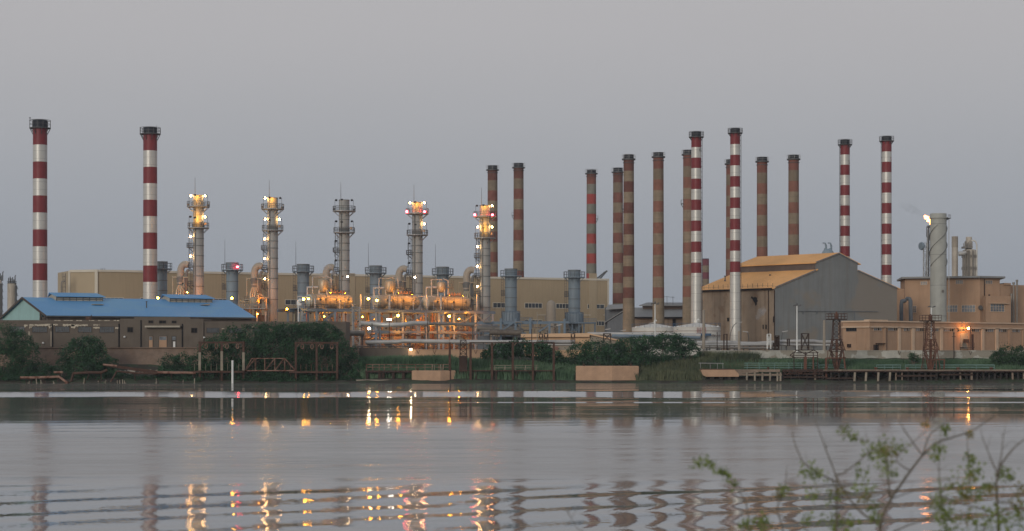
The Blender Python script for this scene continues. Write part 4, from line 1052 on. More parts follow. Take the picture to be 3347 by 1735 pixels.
mb.tube([(x - 1.5, 650, zz_ + 2.2), (x + 2.6, 650, zz_ + 1.9)], .06, 5)
solo(mb, 'aerial_mast', M['gant'], 'spindly two-legged aerial on the roof of the shed behind the white tanks', 'aerial', (x, 650, zz_))
# left small shed: two roof planes and a slate gable facing the river
Yq = 672
root = thing('slate_shed', 'slate-grey gabled shed just right of the tan hall', 'shed', (wx(2000, Yq), Yq, GROUND))
pts = [(1985, 1112), (1985, 1052), (2040, 1018), (2078, 1046), (2078, 1112)]
MB().prism([W(x, y, Yq) for x, y in reversed(pts)], (0, 20, 0)).build('wall', M['greywall'], root, smooth=False)
MB().prism([W(1975, 1056, Yq - .6), W(2040, 1015, Yq - .6), W(2040, 1015, Yq + 20), W(1975, 1056, Yq + 20)], (0, 0, .3)).build('roof', M['greyroof'], root, smooth=False)
MB().prism([W(2040, 1015, Yq - .6), W(2084, 1048, Yq - .6), W(2084, 1048, Yq + 20), W(2040, 1015, Yq + 20)], (0, 0, .3)).build('roof', M['greyroof'], root, smooth=False)
MB().prism([W(1988, 998, Yq + 21), W(2046, 996, Yq + 21), W(2046, 1008, Yq + 17), W(1980, 1012, Yq + 17)], (0, 0, .3)).build('upper_roof', M['greyroof'], root, smooth=False)
MB().box(wx(1982, Yq + 22), Yq + 20.5, GROUND, wx(2044, Yq + 22), Yq + 34, wz(1003, Yq + 21)).build('rear_bay', M['greywall'], root, smooth=False)

# ------------------------------------------------------------------ tall tan building at the right
Yt = 600.0
root = thing('tan_office_block', 'large tan rendered block with an overhanging flat roof behind the pale vent stack', 'building', (wx(3100, Yt), Yt, GROUND))
ce = Vector((wx(3203, Yt - 8), Yt - 8, 0)); lf = Vector((wx(2958, Yt), Yt, 0)); rt = Vector((wx(3268, Yt - 4), Yt - 4, 0))
lw = Wall(lf, ce); rw_ = Wall(ce, rt)
ztop = wz(911, Yt)
bk = Vector((3, 22, 0))
MB().plan([lf, ce, rt, rt + bk, lf + bk], GROUND, ztop).build('wall', M['tan'], root, smooth=False)
l2 = Vector((wx(2946, Yt - 1), Yt - 1.5, 0)); c2 = Vector((wx(3203, Yt - 10), Yt - 10, 0)); r2 = Vector((wx(3286, Yt - 5), Yt - 5, 0))
MB().plan([l2, c2, r2, r2 + bk * 1.1, l2 + bk * 1.1], ztop, ztop + .55).build('roof', M['greyroof'], root, smooth=False)
lb = Vector((wx(2930, Yt + 6), Yt + 6, 0))
MB().plan([lb, Vector((wx(2966, Yt + 3), Yt + 3, 0)), Vector((wx(2966, Yt + 3), Yt + 20, 0)), Vector((lb.x, Yt + 20, 0))], GROUND, wz(942, Yt)).build('side_wing', M['tan'], root, smooth=False)
# stepped front bay and right wing
fb0, fb1 = Vector((wx(3222, Yt - 12), Yt - 12, 0)), Vector((wx(3304, Yt - 8), Yt - 8, 0)); fbw = Wall(fb0, fb1)
MB().plan([fb0, fb1, fb1 + Vector((0, 9, 0)), fb0 + Vector((0, 3.7, 0))], GROUND, wz(967, Yt - 10)).build('front_bay', M['tan'], root, smooth=False)
rb0, rb1 = Vector((wx(3268, Yt - 3.5), Yt - 3.5, 0)), Vector((wx(3303, Yt - 1), Yt - 1, 0))
MB().plan([rb0, rb1, rb1 + Vector((0, 16, 0)), rb0 + Vector((0, 16, 0))], GROUND, wz(929, Yt)).build('step_bay', M['tan'], root, smooth=False)
MB().plan([Vector((wx(3282, Yt - 3), Yt - 3, 0)), Vector((wx(3304, Yt - 1.5), Yt - 1.5, 0)), Vector((wx(3304, Yt - 1.5), Yt + 6, 0)), Vector((wx(3282, Yt - 3), Yt + 6, 0))], wz(932, Yt), wz(925.5, Yt)).build('step_parapet', M['tan'], root, smooth=False)
rr0, rr1 = Vector((wx(3303, Yt + 2), Yt + 2, 0)), Vector((wx(3440, Yt + 10), Yt + 10, 0))
MB().plan([rr0, rr1, rr1 + Vector((0, 14, 0)), rr0 + Vector((0, 14, 0))], GROUND, wz(931, Yt + 2)).build('right_wing', M['tan'], root, smooth=False)
for (x0, x1, y0, y1, nx_, ny_) in [(3010, 3030, 920, 930, 4, 2), (3125, 3147, 916, 927, 4, 2), (3097, 3129, 998, 1019, 4, 2), (3144, 3187, 998, 1019, 5, 2), (2985, 2994, 1000, 1021, 2, 3)]:
    lw.window(root, x0, y0, x1, y1, nx_, ny_, M['tanl'], M['glassb'], fw=.14)
rw_.window(root, 3221, 917, 3243, 927, 4, 2, M['tanl'], M['glassb'], fw=.14)
for (x0, x1, y0, y1) in [(3230, 3236, 962, 969)]: rw_.window(root, x0, y0, x1, y1, 1, 1, M['tan'], M['open'], fw=.05)
fbw.window(root, 3237, 994, 3282, 1018, 5, 3, M['tanl'], M['glassb'], fw=.16)
mb = MB(); fbw.slab(mb, 3233, 990, 3293, 992.5, 0, .9); mb.build('window_hood', M['tanl'], root, smooth=False)
for x, y0, y1, wl_ in [(2959.5, 915, 1040, lw), (3003, 935, 1040, lw), (3141, 930, 1000, lw)]:
    mb = MB(); wl_.slab(mb, x - 1.3, y0, x + 1.3, y1, 0, .12); mb.build('pilaster', M['tan'], root, smooth=False)
mb = MB(); p0, p1 = rw_.pt(3216, 912, .25), rw_.pt(3216, 967, .25); mb.tube([p0, p1], .15, 6); mb.build('downpipe', M['rustd'], root)
p = lw.pt(3205, 1005, .6); mb = MB().tube([p - lw.n * .6, p], .35, 8); mb.tube([p, p + Vector((0, -.25, 0))], .7, 14); mb.build('wall_dish', M['gant'], root)
# twin dark ducts on the left
for x, y0, dx in ((2948, 985, 9), (2976, 976, 6)):
    X = wx(x, 588); mb = MB(); zt_ = wz(y0, 588)
    mb.tube([(X - wl(dx, 588) * .2, 588, GROUND), (X - wl(dx, 588) * .2, 588, zt_ - 1), (X, 588, zt_), (X + wl(dx, 588), 588, zt_ + .2), (X + wl(dx, 588), 592, zt_ + .2)] if dx > 7 else
            [(X + .3, 588, GROUND), (X, 588, zt_ - .6), (X - .3, 588.3, zt_), (X - .2, 592, zt_ + .1)], .62, 10)
    solo(mb, 'ventilation_duct', M['greywall'], 'dark elbow duct climbing the tan block beside the grey gable, ' + ('nearer the gable' if dx > 7 else 'nearer the vent stack'), 'duct', (X, 588, GROUND), 'dark ducts on the tan block')
for x, y0 in ((3306, 963), (3313, 926), (3324, 918)):
    p = Vector((wx(x, Yt - 2), Yt - 2, 0)); zz_ = wz(y0, Yt)
    solo(MB().tube([(p.x, p.y, GROUND), (p.x, p.y, zz_)], .28, 8).lathe(p.x, p.y, [(.4, zz_ - .3), (.4, zz_ + .3)], 8), 'wall_pipe', M['lagd'],
         {3306: 'shortest of three pipes on the right wing of the tan block', 3313: 'middle of three pipes on the right wing of the tan block', 3324: 'tallest, rightmost pipe on the wing of the tan block'}[x], 'pipe', (p.x, p.y, GROUND), 'pipes on the tan block')

# ------------------------------------------------------------------ low pilastered building at the right
c0 = Vector((wx(2843, 505), 505, 0)); c1 = Vector((wx(3440, 560), 560, 0)); cl = Vector((wx(2755, 512.5), 512.5, 0))
fr = Wall(c0, c1); fl = Wall(cl, c0)
zt = wz(1048.5, 505); zb_ = 7.4
root = thing('pilastered_building', 'long low tan riverside building with pilasters and high broken windows', 'building', (c0.x, c0.y, zb_))
bk = Vector((-fr.d.y, fr.d.x, 0)) * 9
MB().plan([cl, c0, c1, c1 + bk, cl + fr.d * 8 + bk * .9], zb_, zt).build('wall', M['tan'], root, smooth=False)
mb = MB()
for w_, a_, b_ in ((fl, cl, c0), (fr, c0, c1)):
    mb.plan([a_ + w_.n * .35 - w_.d * .2, b_ + w_.n * .35 + w_.d * .2, b_, a_], zt - .25, zt + .12)
    mb.plan([a_ + w_.n * .4 - w_.d * .2, b_ + w_.n * .4 + w_.d * .2, b_, a_], zt - 1.75, zt - 1.35)
mb.each('cornice', M['tanl'], root, smooth=False)
mb = MB(); fl.slab(mb, 2832, 1044, 2842, 1049, -2, .1); fr.slab(mb, 2843.5, 1044, 2901, 1049, -2, .1); mb.build('raised_parapet', M['tanl'], root, smooth=False)
for (x0, x1) in [(2767, 2799)]: fl.window(root, x0, 1068, x1, 1081, 6, 1, M['gant'], M['open'], fw=.12)
wins = [(2855, 2881), (2902, 2927), (2953, 2973), (2993, 3018), (3045, 3067), (3084, 3109), (3129, 3153), (3175, 3200), (3220, 3247), (3264, 3290), (3308, 3333)]
for i, (x0, x1) in enumerate(wins):
    dy = (x0 - 2855) / 480 * 6
    f_ = fr.window(root, x0, 1068 + dy, x1, 1080 + dy * .9, 4, 2, M['tanl'], M['glassb'], fw=.09)
    k = prnd.randrange(4); mb = MB(); x = x0 + (x1 - x0) * k / 4; fr.slab(mb, x + .6, 1069 + dy, x + (x1 - x0) / 4 * (1 + (i % 2)) - .6, 1079.5 + dy * .9, .04, .055); mb.build('broken_pane', M['open'], f_, smooth=False)
for x in [2892, 2938, 2983, 3031, 3076, 3121, 3166, 3211, 3257, 3300, 3345]:
    dy = (x - 2855) / 480 * 6
    mb = MB(); fr.slab(mb, x - 4, 1070 + dy, x + 4, 1146, 0, .3); o = mb.build('pilaster', M['tanl'] if x in (2938, 2983, 3076, 3257, 3211) else M['tan'], root, smooth=False)
    mb = MB(); fr.slab(mb, x - 7, 1067 + dy, x + 7, 1070.2 + dy, 0, .4); mb.build('capital', M['tanl'], o, smooth=False)
for x in (2806, 2757): 
    mb = MB(); fl.slab(mb, x - 2, 1068, x + 9, 1071, 0, .2); mb.build('bracket', M['tanl'], root, smooth=False)
for (x0, x1, y0) in ((2761, 2800, 1089), (2813, 2830, 1089)):
    mb = MB(); fl.slab(mb, x0, y0, x1, 1146, 0, .07); mb.build('bricked_up_door', M['tan'], root, smooth=False)
p = fl.pt(2778, 1129, .3); MB().box(p.x - .6, p.y - .3, p.z - .5, p.x + .5, p.y, p.z + .4).build('meter_box', M['rustd'], root, smooth=False)
mb = MB(); p = fr.pt(2895, 1070, .3); mb.tube([p, Vector((p.x, p.y, zb_))], .1, 6); p = fr.pt(3168, 1066, .3); mb.tube([p, Vector((p.x, p.y, zb_))], .1, 6); mb.build('downpipe', M['rustd'], root)
mb = MB(); a_, b_ = fr.pt(2868, 1124, .2), fr.pt(2882, 1124, .2)
fr.slab(mb, 2857, 1126, 2866, 1144, 0, .12); mb.each('low_opening', M['open'], root, smooth=False)
mb = MB(); fr.slab(mb, 2862, 1121, 2886, 1123.5, 0, .9); fr.slab(mb, 2855, 1126, 2858, 1145, 0, .4); fr.slab(mb, 2866, 1126, 2868, 1145, 0, .4); mb.each('lean_to', M['rustd'], root, smooth=False)
mb = MB(); fr.slab(mb, 3139, 1088, 3168, 1140, 0, .06); mb.build('repair_patch', M['conc'], root, smooth=False)
mb = MB(); fr.slab(mb, 3175, 1092, 3182, 1143, 0, .06); mb.build('rust_stain', M['rust'], root, smooth=False)
# bracketed lamp with its platform
lampp = fr.pt(3143.5, 1073, 2.2)
root = thing('wall_lamp', 'bright sodium lamp fixed high on the low pilastered building', 'lamp', fr.pt(3143.5, 1080, 0))
MB().bar(fr.pt(3143.5, 1070, 0), lampp + Vector((0, 0, .35)), .12).lathe(lampp.x, lampp.y, [(.1, lampp.z + .25), (.4, lampp.z + .28), (.1, lampp.z + .5)], 10).build('bracket', M['housing'], root)
MB().lathe(lampp.x, lampp.y, [(.05, lampp.z - .30), (.26, lampp.z - .16), (.30, lampp.z), (.18, lampp.z + .24)], 12).build('bulb', M['wlamp'], root)
mb = MB(); p = fr.pt(3150, 1134, 1.0)
mb.box(p.x - 2.0, p.y - .6, p.z - .15, p.x + 2.0, p.y + .6, p.z); 
for k in range(6): mb.tube([(p.x - 2 + .8 * k, p.y - .6, p.z), (p.x - 2 + .8 * k, p.y - .6, p.z + 1.1)], .04, 4)
for h_ in (.55, 1.1): mb.tube([(p.x - 2, p.y - .6, p.z + h_), (p.x + 2, p.y - .6, p.z + h_)], .04, 4)
for k in (-1.8, 1.8): mb.tube([(p.x + k, p.y - .5, zb_ - .5), (p.x + k, p.y - .5, p.z)], .06, 4)
q = fr.pt(3150, 1114, .8); mb.box(q.x - .7, q.y - .3, q.z - .5, q.x + .8, q.y + .3, q.z + .5)
solo(mb, 'access_stand', M['rustd'], 'dark railed access stand against the pilastered building below the sodium lamp', 'platform', (p.x, p.y, zb_))

# ------------------------------------------------------------------ walls along the top of the bank
Yw_ = 499.5
def wall_run(label, x0, x1, y0, z0, m_, vees=(), Y=Yw_, cop=True):
    r_ = thing('boundary_wall', label, 'wall', (wx(x0, Y), Y, z0))
    MB().box(wx(x0, Y), Y, z0, wx(x1, Y), Y + .5, wz(y0, Y)).build('masonry', m_, r_, smooth=False)
    if cop: MB().box(wx(x0, Y) - .05, Y - .12, wz(y0, Y), wx(x1, Y) + .05, Y + .6, wz(y0, Y) + .18).build('coping', m_, r_, smooth=False)
    for v in vees:
        m__ = MB(); X = wx(v, Y)
        for s_ in (-1, 1): m__.bar((X, Y - .05, wz(y0 + 12, Y)), (X + s_ * .42, Y - .05, wz(y0 - 1, Y)), .09)
        m__.each('wire_bracket', M['rustd'], r_, smooth=False)
wall_run('low grey-brown bank wall under the first pipes, beside the big dark bush', 1120, 1333, 1138, 4.5, M['brown'])
wall_run('low tan bank wall with V brackets in front of the process plant', 1334, 1600, 1144, 5.5, M['tan'], (1367, 1420, 1555))
wall_run('low peach bank wall seen between the two bush clumps', 1780, 1900, 1146, 5.0, M['peach'], (1832,))
wall_run('long whitewashed flaking bank wall below the pilastered building', 2295, 3440, 1147, 4.6, M['concw'], (2940, 3172))

# low peach pump house with a sloping end
Yp = 516.0
root = thing('peach_pump_house', 'low peach building with a deep roof fascia between the pipe rack and the bushes', 'building', (wx(1850, Yp), Yp, GROUND))
MB().box(wx(1715, Yp), Yp, GROUND, wx(1928, Yp), Yp + 14, wz(1100, Yp)).build('wall', M['peach'], root, smooth=False)
MB().prism([W(1703, 1102, Yp - 1), W(1927, 1101, Yp - 1), W(1927, 1088.5, Yp - 1), W(1703, 1091, Yp - 1)], (0, 16, 0)).build('roof_fascia', M['peach'], root, smooth=False)
MB().prism([W(1928, 1130, Yp), W(2032, 1130, Yp), W(2034, 1116, Yp), W(1928, 1096, Yp)], (0, 12, 0)).build('side_wall', M['pole'], root, smooth=False)
MB().prism([W(1927, 1089, Yp - 1), W(1927, 1094, Yp - 1), W(2040, 1118, Yp - 1), W(2040, 1114, Yp - 1)], (0, 15, 0)).build('lean_to_roof', M['peach'], root, smooth=False)
Yp = 503
root = thing('low_store', 'low pale store room with a red rail beside the gap in the bushes', 'store', (wx(1820, Yp), Yp, GROUND))
MB().box(wx(1770, Yp), Yp, 5.5, wx(1895, Yp), Yp + 6, wz(1126, Yp)).build('wall', M['pole'], root, smooth=False)
MB().box(wx(1766, Yp), Yp - .5, wz(1128, Yp), wx(1897, Yp), Yp + 6.5, wz(1124, Yp)).build('roof', M['lag'], root, smooth=False)
mb = MB()
for k in range(5): mb.tube([(wx(1812 + 3 * k, Yp - 1), Yp - 1, 7), (wx(1812 + 3 * k, Yp - 1), Yp - 1, wz(1132, Yp))], .06, 5)
mb.each('red_rail', M['redb'], root)

# ------------------------------------------------------------------ white tanks
def tank(label, cx, r_px, y_rim, Y, word=None):
    S = Y / F; X = wx(cx, Y); r = r_px * S; zr_ = wz(y_rim, Y)
    root = thing('storage_tank', label, 'tank', (X, Y, GROUND), 'white storage tanks')
    MB().lathe(X, Y, [(r, GROUND - .2), (r, zr_), (r * 1.012, zr_ + .02), (r * 1.012, zr_ + .12), (r * .55, zr_ + .75), (.4, zr_ + 1.25)], 56).build('shell', M['tank'], root)
    mb = MB().hring(X, Y, zr_ - 1.0, r + .04, .06, 40); mb.hring(X, Y, zr_ - 2.3, r + .04, .05, 40); mb.build('stiffening_ring', M['rustp'], root)
    mb = MB()
    for i in range(24):
        a_ = 2 * PI * i / 24; mb.tube([(X + r * math.cos(a_), Y + r * math.sin(a_), zr_), (X + r * math.cos(a_), Y + r * math.sin(a_), zr_ + 1.15)], .03, 4)
    mb.hring(X, Y, zr_ + 1.15, r, .025, 40)
    mb.build('railing', M['bluerail'], root)
    mb = MB().tube([(X, Y, zr_ + 1.2), (X, Y, zr_ + 2.0), (X + .15, Y, zr_ + 2.25), (X + .45, Y, zr_ + 2.25), (X + .6, Y, zr_ + 1.95)], .16, 8); mb.build('vent', M['whitep'], root)
    mb = MB()
    for k in range(6):
        a_ = R(-150 + k * 24); mb.lathe(X + r * .97 * math.cos(a_), Y + r * .97 * math.sin(a_), [(.3, zr_), (.3, zr_ + .35), (.1, zr_ + .45)], 8)
    mb.each('foam_pourer', M['whitep'], root)
    if word: text_on_cylinder(root, word, 1.15, X, Y, r, R(-56), zr_ - 2.75, M['numd'])
    return root, X, r, zr_
tank('white storage tank on the left of the pair, partly behind the bush', 2139, 74, 1072, 542)
t_, X, r, z_ = tank('white storage tank lettered TK-2101, right one of the pair', 2278, 77, 1070, 530, 'TK-2101')
Y = 530 - r - .8
mb = MB().box(X - .9, Y - .8, z_ - 2.35, X + 3.1, Y + .6, z_ - 1.7); mb.box(X + .8, Y - .9, z_ - 3.0, X + 1.6, Y + .4, z_ - 2.3)
o = solo(mb, 'hose_station', M['bluerail'], 'blue valve station with red pipes against the lettered tank', 'valve station', (X, Y, z_ - 3), smooth=False)
mb = MB()
for k in range(6): mb.tube([(X - .6 + k * .45, Y, z_ - 1.7), (X - .6 + k * .45, Y + .3, z_ - .1)], .07, 5)
mb.each('riser', M['redb'], o)
# ------------------------------------------------------------------ process plant between the stacks and the bank
def bulb_at(parent, p, r, kind, squash=1.0):
    return MB().lathe(p.x, p.y, [(r * .25, p.z - r * squash), (r * .8, p.z - r * .6 * squash), (r, p.z), (r * .8, p.z + r * .6 * squash), (r * .25, p.z + r * squash)], 12).build('bulb', M[kind], parent)
def lamp(label, px, py, Y, foot_py, r=.31, kind='lamp', group='sodium lamps in the plant', x_off=0, hood=True):
    p = W(px, py, Y); zf = wz(foot_py, Y)
    root = thing('plant_lamp', label, 'lamp', (p.x, Y, zf), group)
    mb = MB().tube([(p.x + .5, Y + .5, zf), (p.x + .5, Y + .5, p.z + .55), (p.x, Y + .1, p.z + .6)], .08, 6)
    if hood: mb.lathe(p.x, Y, [(.14, p.z + .60), (r * 1.15, p.z + r * .75), (r * 1.15, p.z + r * .7), (.1, p.z + .5)], 12)
    mb.build('pole', M['housing'], root)
    bulb_at(root, p, r, kind)
    return root
lamp('sodium lamp beside the foot of the second red and white chimney, over the blue roof', 516, 973, 596, 1010)
lamp('sodium lamp in front of the bypass stack with the red lamp', 758, 974, 600, 1010)
lamp('sodium lamp on a post against the tan hall, right of the second floodlit stack', 938, 1010, 600, 1060)
lamp('larger of the twin sodium lamps left of the first steam drum', 992, 977, 552, 1008, .34)
lamp('smaller of the twin sodium lamps left of the first steam drum', 1008, 976, 552, 1008, .22)
lamp('sodium lamp left of the second steam drum, the upper left of two', 1204, 976, 566, 1012, .34)
lamp('sodium lamp touching the left dome of the second steam drum', 1232, 981, 566, 1012, .30)
lamp('sodium lamp hanging under the deck below the second steam drum', 1301, 1031, 573, 1018, .34)
lamp('sodium lamp hanging under the deck below the third steam drum', 1468, 1033, 580, 1020, .34)
lamp('warm lamp low behind the pipes near the right end of the brown building', 1206, 1073, 540, 1110, .36, 'lampw')
lamp('small lamp on top of the first separator', 1136, 904, 568, 925, .2, 'lampw', hood=False)
lamp('small lamp on the fourth floodlit stack above the second separator', 1356, 906, 585, 925, .22, 'lampw', hood=False)
lamp('small warm lamp at the top of the low tan bank wall', 1343, 1142, 498, 1150, .22, 'lampw', hood=False)
for i, px in enumerate((1268, 1276)):
    p = W(px, 1044, 528)
    root = thing('post_lamp', ('left' if i == 0 else 'right') + ' one of two white lamps side by side on a dark post', 'lamp', (p.x, 528, GROUND), 'white twin lamps')
    MB().tube([(p.x + (.35 if i == 0 else -.33), 528.3, GROUND), (p.x + (.35 if i == 0 else -.33), 528.3, p.z - .1), (p.x, 528.2, p.z - .2)], .09, 6).build('pole', M['rustd'], root)
    bulb_at(root, p, .25, 'lampc')
# work lights among the pipes; most are unseen, added to feed the glow
glints = [(597, 928, 592), (612, 955, 596), (660, 965, 598), (843, 958, 605), (852, 985, 600), (842, 1026, 596),
          (1052, 1024, 575), (1075, 1030, 575), (1120, 905, 570), (1185, 1036, 575), (1345, 915, 586), (1395, 1040, 582), (1410, 1035, 585), (1500, 1042, 588), (1512, 1050, 590),
          (1350, 1034, 582), (1538, 1025, 592), (1450, 1052, 590), (1225, 1050, 575), (1262, 1075, 575), (1395, 1072, 585), (1560, 985, 600), (985, 1035, 565), (1100, 1040, 575)]
glints += [(x_, y_, Y_) for x_, y_, Y_ in zip((1015, 1060, 1130, 1170, 1205, 1245, 1285, 1325, 1365, 1420, 1455, 1490, 1525, 1565, 1310, 1400, 1480), (1026, 1034, 1030, 1052, 1028, 1066, 1048, 1058, 1030, 1062, 1030, 1066, 1032, 1048, 1080, 1084, 1082), (566, 568, 570, 566, 572, 574, 574, 578, 580, 580, 584, 584, 588, 588, 572, 576, 580))]  # more unseen lights, added to deepen the orange glow under the deck
nvis = 27
for k, (px, py, Y) in enumerate(glints):
    p = W(px, py, Y)
    if k in (0, 3, 11, 13): where = 'beside a gooseneck outlet or separator'
    root = thing('glow_work_light', 'one of the small sodium work lights in the pipework, most added unseen for glow', 'lamp', (p.x, Y, p.z - 1), 'work lights among the pipes, most added for glow')
    if k % 4 == 1 and k < nvis:
        MB().tube([(p.x, Y + .3, p.z - 1.2), (p.x, Y + .3, p.z + .25), (p.x, Y, p.z + .3)], .05, 5).lathe(p.x, Y, [(.08, p.z + .35), (.3, p.z + .2)], 8).build('pole', M['housing'], root)
        bulb_at(root, p, .15, 'work')
    else:                                            # turned into the plant: only its back shows
        MB().tube([(p.x, Y, p.z - 1.2), (p.x, Y, p.z)], .05, 5).box(p.x - .28, Y - .14, p.z, p.x + .28, Y + .06, p.z + .4).build('pole', M['housing'], root)
        MB().add([(p.x - .25, Y + .09, p.z + .02), (p.x + .25, Y + .09, p.z + .02), (p.x + .25, Y + .11, p.z + .38), (p.x - .25, Y + .11, p.z + .38)], [(3, 2, 1, 0)]).build('lens', M['work'], root, smooth=False)

# gooseneck outlets with the lit pipe nest under each
def goose(label, cx, cy_top, Y):
    S = Y / F; X = wx(cx, Y); zt = wz(cy_top, Y); zz = lambda d: zt - d * S
    root = thing('gooseneck_outlet', label, 'vent pipe', (X, Y, GROUND), 'gooseneck outlets')
    r = 11.5 * S
    pts = [(X, Y, zz(75)), (X, Y, zz(36))]
    for k in range(1, 7):
        a = R(90 * k / 6 * .95); pts.append((X + 17 * S * (1 - math.cos(a)), Y, zz(34) + 23 * S * math.sin(a)))
    pts.append((X + 25 * S, Y, zz(14)))
    MB().tube(pts, [r] * (len(pts) - 3) + [r * .98, r * .95, r * .92], 18).build('elbow_pipe', M['goose'], root)
    MB().lathe(X, Y, [(r * .8, zz(83)), (r * .98, zz(72)), (r * 1.25, zz(57)), (r * 1.25, zz(53)), (r * 1.02, zz(52))], 18).build('flange', M['steeld'], root)
    mb = MB()
    for dx in (-24, 10): mb.tube([(X + dx * S, Y - .8, GROUND), (X + dx * S, Y - .8, zz(50))], .16, 6)
    mb.tube([(X - 24 * S, Y - .8, zz(54)), (X + 26 * S, Y - .8, zz(54))], .2, 6)
    for (dx, dz) in ((-10, 2), (-3, 6), (4, 0), (12, 5)):
        mb.tube([(X + dx * .5 * S, Y - r * .6, zz(82)), (X + dx * S, Y - r - .4, zz(95 + dz)), (X + (dx - 2) * S, Y - r - .5, zz(125 + dz)), (X + (dx + 3) * S, Y - r - .5, zz(150))], .32, 8)
    mb.tube([(X + 14 * S, Y - 1, zz(102)), (X + 40 * S, Y - 1, zz(118))], .3, 8)
    mb.each('inlet_pipe', M['vessel'], root)
    mb = MB().tube([(X + 19 * S, Y, GROUND), (X + 19 * S, Y, zz(40)), (X + 22 * S, Y, zz(32)), (X + 29 * S, Y, zz(29))], .42, 10)
    mb.tube([(X + 13 * S, Y - .3, GROUND), (X + 13 * S, Y - .3, zz(52))], .6, 10)
    mb.each('side_vent', M['steeld'], root)
    mb = MB().box(X - 28 * S, Y - 4, zz(126), X + 42 * S, Y + 2, zz(124))
    for k in range(9): mb.tube([(X - 28 * S + k * 8.6 * S, Y - 4, zz(124)), (X - 28 * S + k * 8.6 * S, Y - 4, zz(114))], .06, 5)
    for d in (114, 119): mb.tube([(X - 28 * S, Y - 4, zz(d)), (X + 42 * S, Y - 4, zz(d))], .06, 5)
    for dx in (-27, -5, 18, 41): mb.bar((X + dx * S, Y - 3.8, GROUND), (X + dx * S, Y - 3.8, zz(126)), .3)
    mb.build('service_deck', M['gant'], root)
    return root
goose('gooseneck outlet left of the first floodlit stack, over the blue roof', 590.5, 852, 603)
goose('gooseneck outlet left of the second floodlit stack, above a glowing pipe nest', 832, 857, 612)
goose('gooseneck outlet beside the unlit stack, with a wisp of steam', 1066, 861, 621)
goose('gooseneck outlet left of the fourth floodlit stack', 1304, 866, 630)
goose('gooseneck outlet left of the last, pinkish floodlit stack', 1525, 870, 643)
# railed deck with a round vessel at the second stack
S = 600 / F
root = thing('service_platform', 'railed platform with a round vessel glowing at the foot of the second floodlit stack', 'platform', (wx(830, 600), 600, GROUND))
mb = MB().box(wx(776, 600), 594, wz(1011, 600), wx(874, 600), 604, wz(1008, 600))
for k in range(15): mb.tube([(wx(776 + 7 * k, 594), 594, wz(1008, 600)), (wx(776 + 7 * k, 594), 594, wz(996, 600))], .07, 5)
for y in (996, 1002): mb.tube([(wx(776, 594), 594, wz(y, 600)), (wx(874, 594), 594, wz(y, 600))], .07, 5)
for x in (786, 812, 840, 868): mb.bar((wx(x, 597), 597, GROUND), (wx(x, 597), 597, wz(1011, 600)), .45)
mb.build('deck', M['galv'], root)
X, Y = wx(828, 600), 600; r = 15 * S
MB().lathe(X, Y, [(r * .5, wz(1006, Y)), (r, wz(1000, Y)), (r, wz(980, Y)), (r * .8, wz(974, Y)), (r * .3, wz(970, Y))], 20).build('vessel', M['vessel'], root)
mb = MB()
prnd = random.Random(21)
for k in range(16):
    x = wx(prnd.uniform(785, 870), 600); y = prnd.uniform(595, 604); z0 = wz(prnd.uniform(1035, 1008), 600); z1 = z0 + prnd.uniform(1.5, 5)
    mb.tube([(x, y, z0), (x, y, z1), (x + prnd.uniform(-3, 3), y, z1)], prnd.uniform(.1, .3), 7)
mb.each('pipe', M['vessel'], root)
MB().box(wx(786, 603), 603, GROUND, wx(872, 603), 604, wz(1030, 603)).build('machine_casing', M['machine'], root, smooth=False)

# ------------------------------------------------------------------ steel deck carrying the three steam drums
DA, DB = Vector((wx(978, 556), 556, 0)), Vector((wx(1614, 596), 596, 0))
dd = (DB - DA).normalized(); dn = Vector((dd.y, -dd.x, 0)); dw = Wall(DA, DB)
zdk = (wz(1007, 556) + wz(1018, 596)) / 2 + .1
root = thing('process_deck', 'long blue-grey steel deck carrying the three steam drums, full of glowing pipework below', 'steel deck', (DA.x, DA.y, GROUND))
mb = MB(); mb.plan([DA + dn * .6, DB + dn * .6, DB - dn * 13, DA - dn * 13], zdk - .1, zdk); mb.build('floor', M['bluebeam'], root, smooth=False)
mb = MB()
for o_ in (.7, -6, -13): mb.bar(Vector((*(DA + dn * o_).xy, zdk - .55)), Vector((*(DB + dn * o_).xy, zdk - .55)), .35, .75)
mb.each('edge_beam', M['bluebeam'], root, smooth=False)
def dp(px, off, z): p = dw.pt(px, 1100, off); return Vector((p.x, p.y, z))
for px in (983, 1031, 1092, 1150, 1225, 1237, 1313, 1388, 1431, 1445, 1480, 1550, 1606):
    mb = MB().bar(dp(px, .7, GROUND), dp(px, .7, zdk - .9), .62, .5)
    mb.each('column', M['bluebeam'], root, smooth=False)
for px in (1010, 1120, 1270, 1350, 1460, 1530):
    MB().bar(dp(px, -12.5, GROUND), dp(px, -12.5, zdk - .9), .62, .5).build('column', M['bluebeam'], root, smooth=False)
mb = MB()
for a_, b_ in ((1031, 1092), (1225, 1313), (1313, 1388), (1480, 1550), (1550, 1606)):
    mb.bar(dp(a_, .5, zdk - 1), dp(b_, .5, zdk - 5.5), .28); mb.bar(dp(b_, .5, zdk - 1), dp(a_, .5, zdk - 5.5), .28)
mb.each('brace', M['bluebeam'], root, smooth=False)
mb = MB()
for z in (wz(1085, 575),): mb.bar(dp(1195, 1.0, z), dp(1620, 1.0, z), .4, .7)
mb.bar(dp(1260, .9, wz(1062, 580)), dp(1620, .9, wz(1062, 580)), .35, .6)
mb.each('lower_beam', M['bluebeam'], root, smooth=False)
mb = MB()
nP = 60
for k in range(nP + 1):
    p = DA + (DB - DA) * k / nP + dn * .7; mb.tube([(p.x, p.y, zdk), (p.x, p.y, zdk + 1.1)], .045, 4)
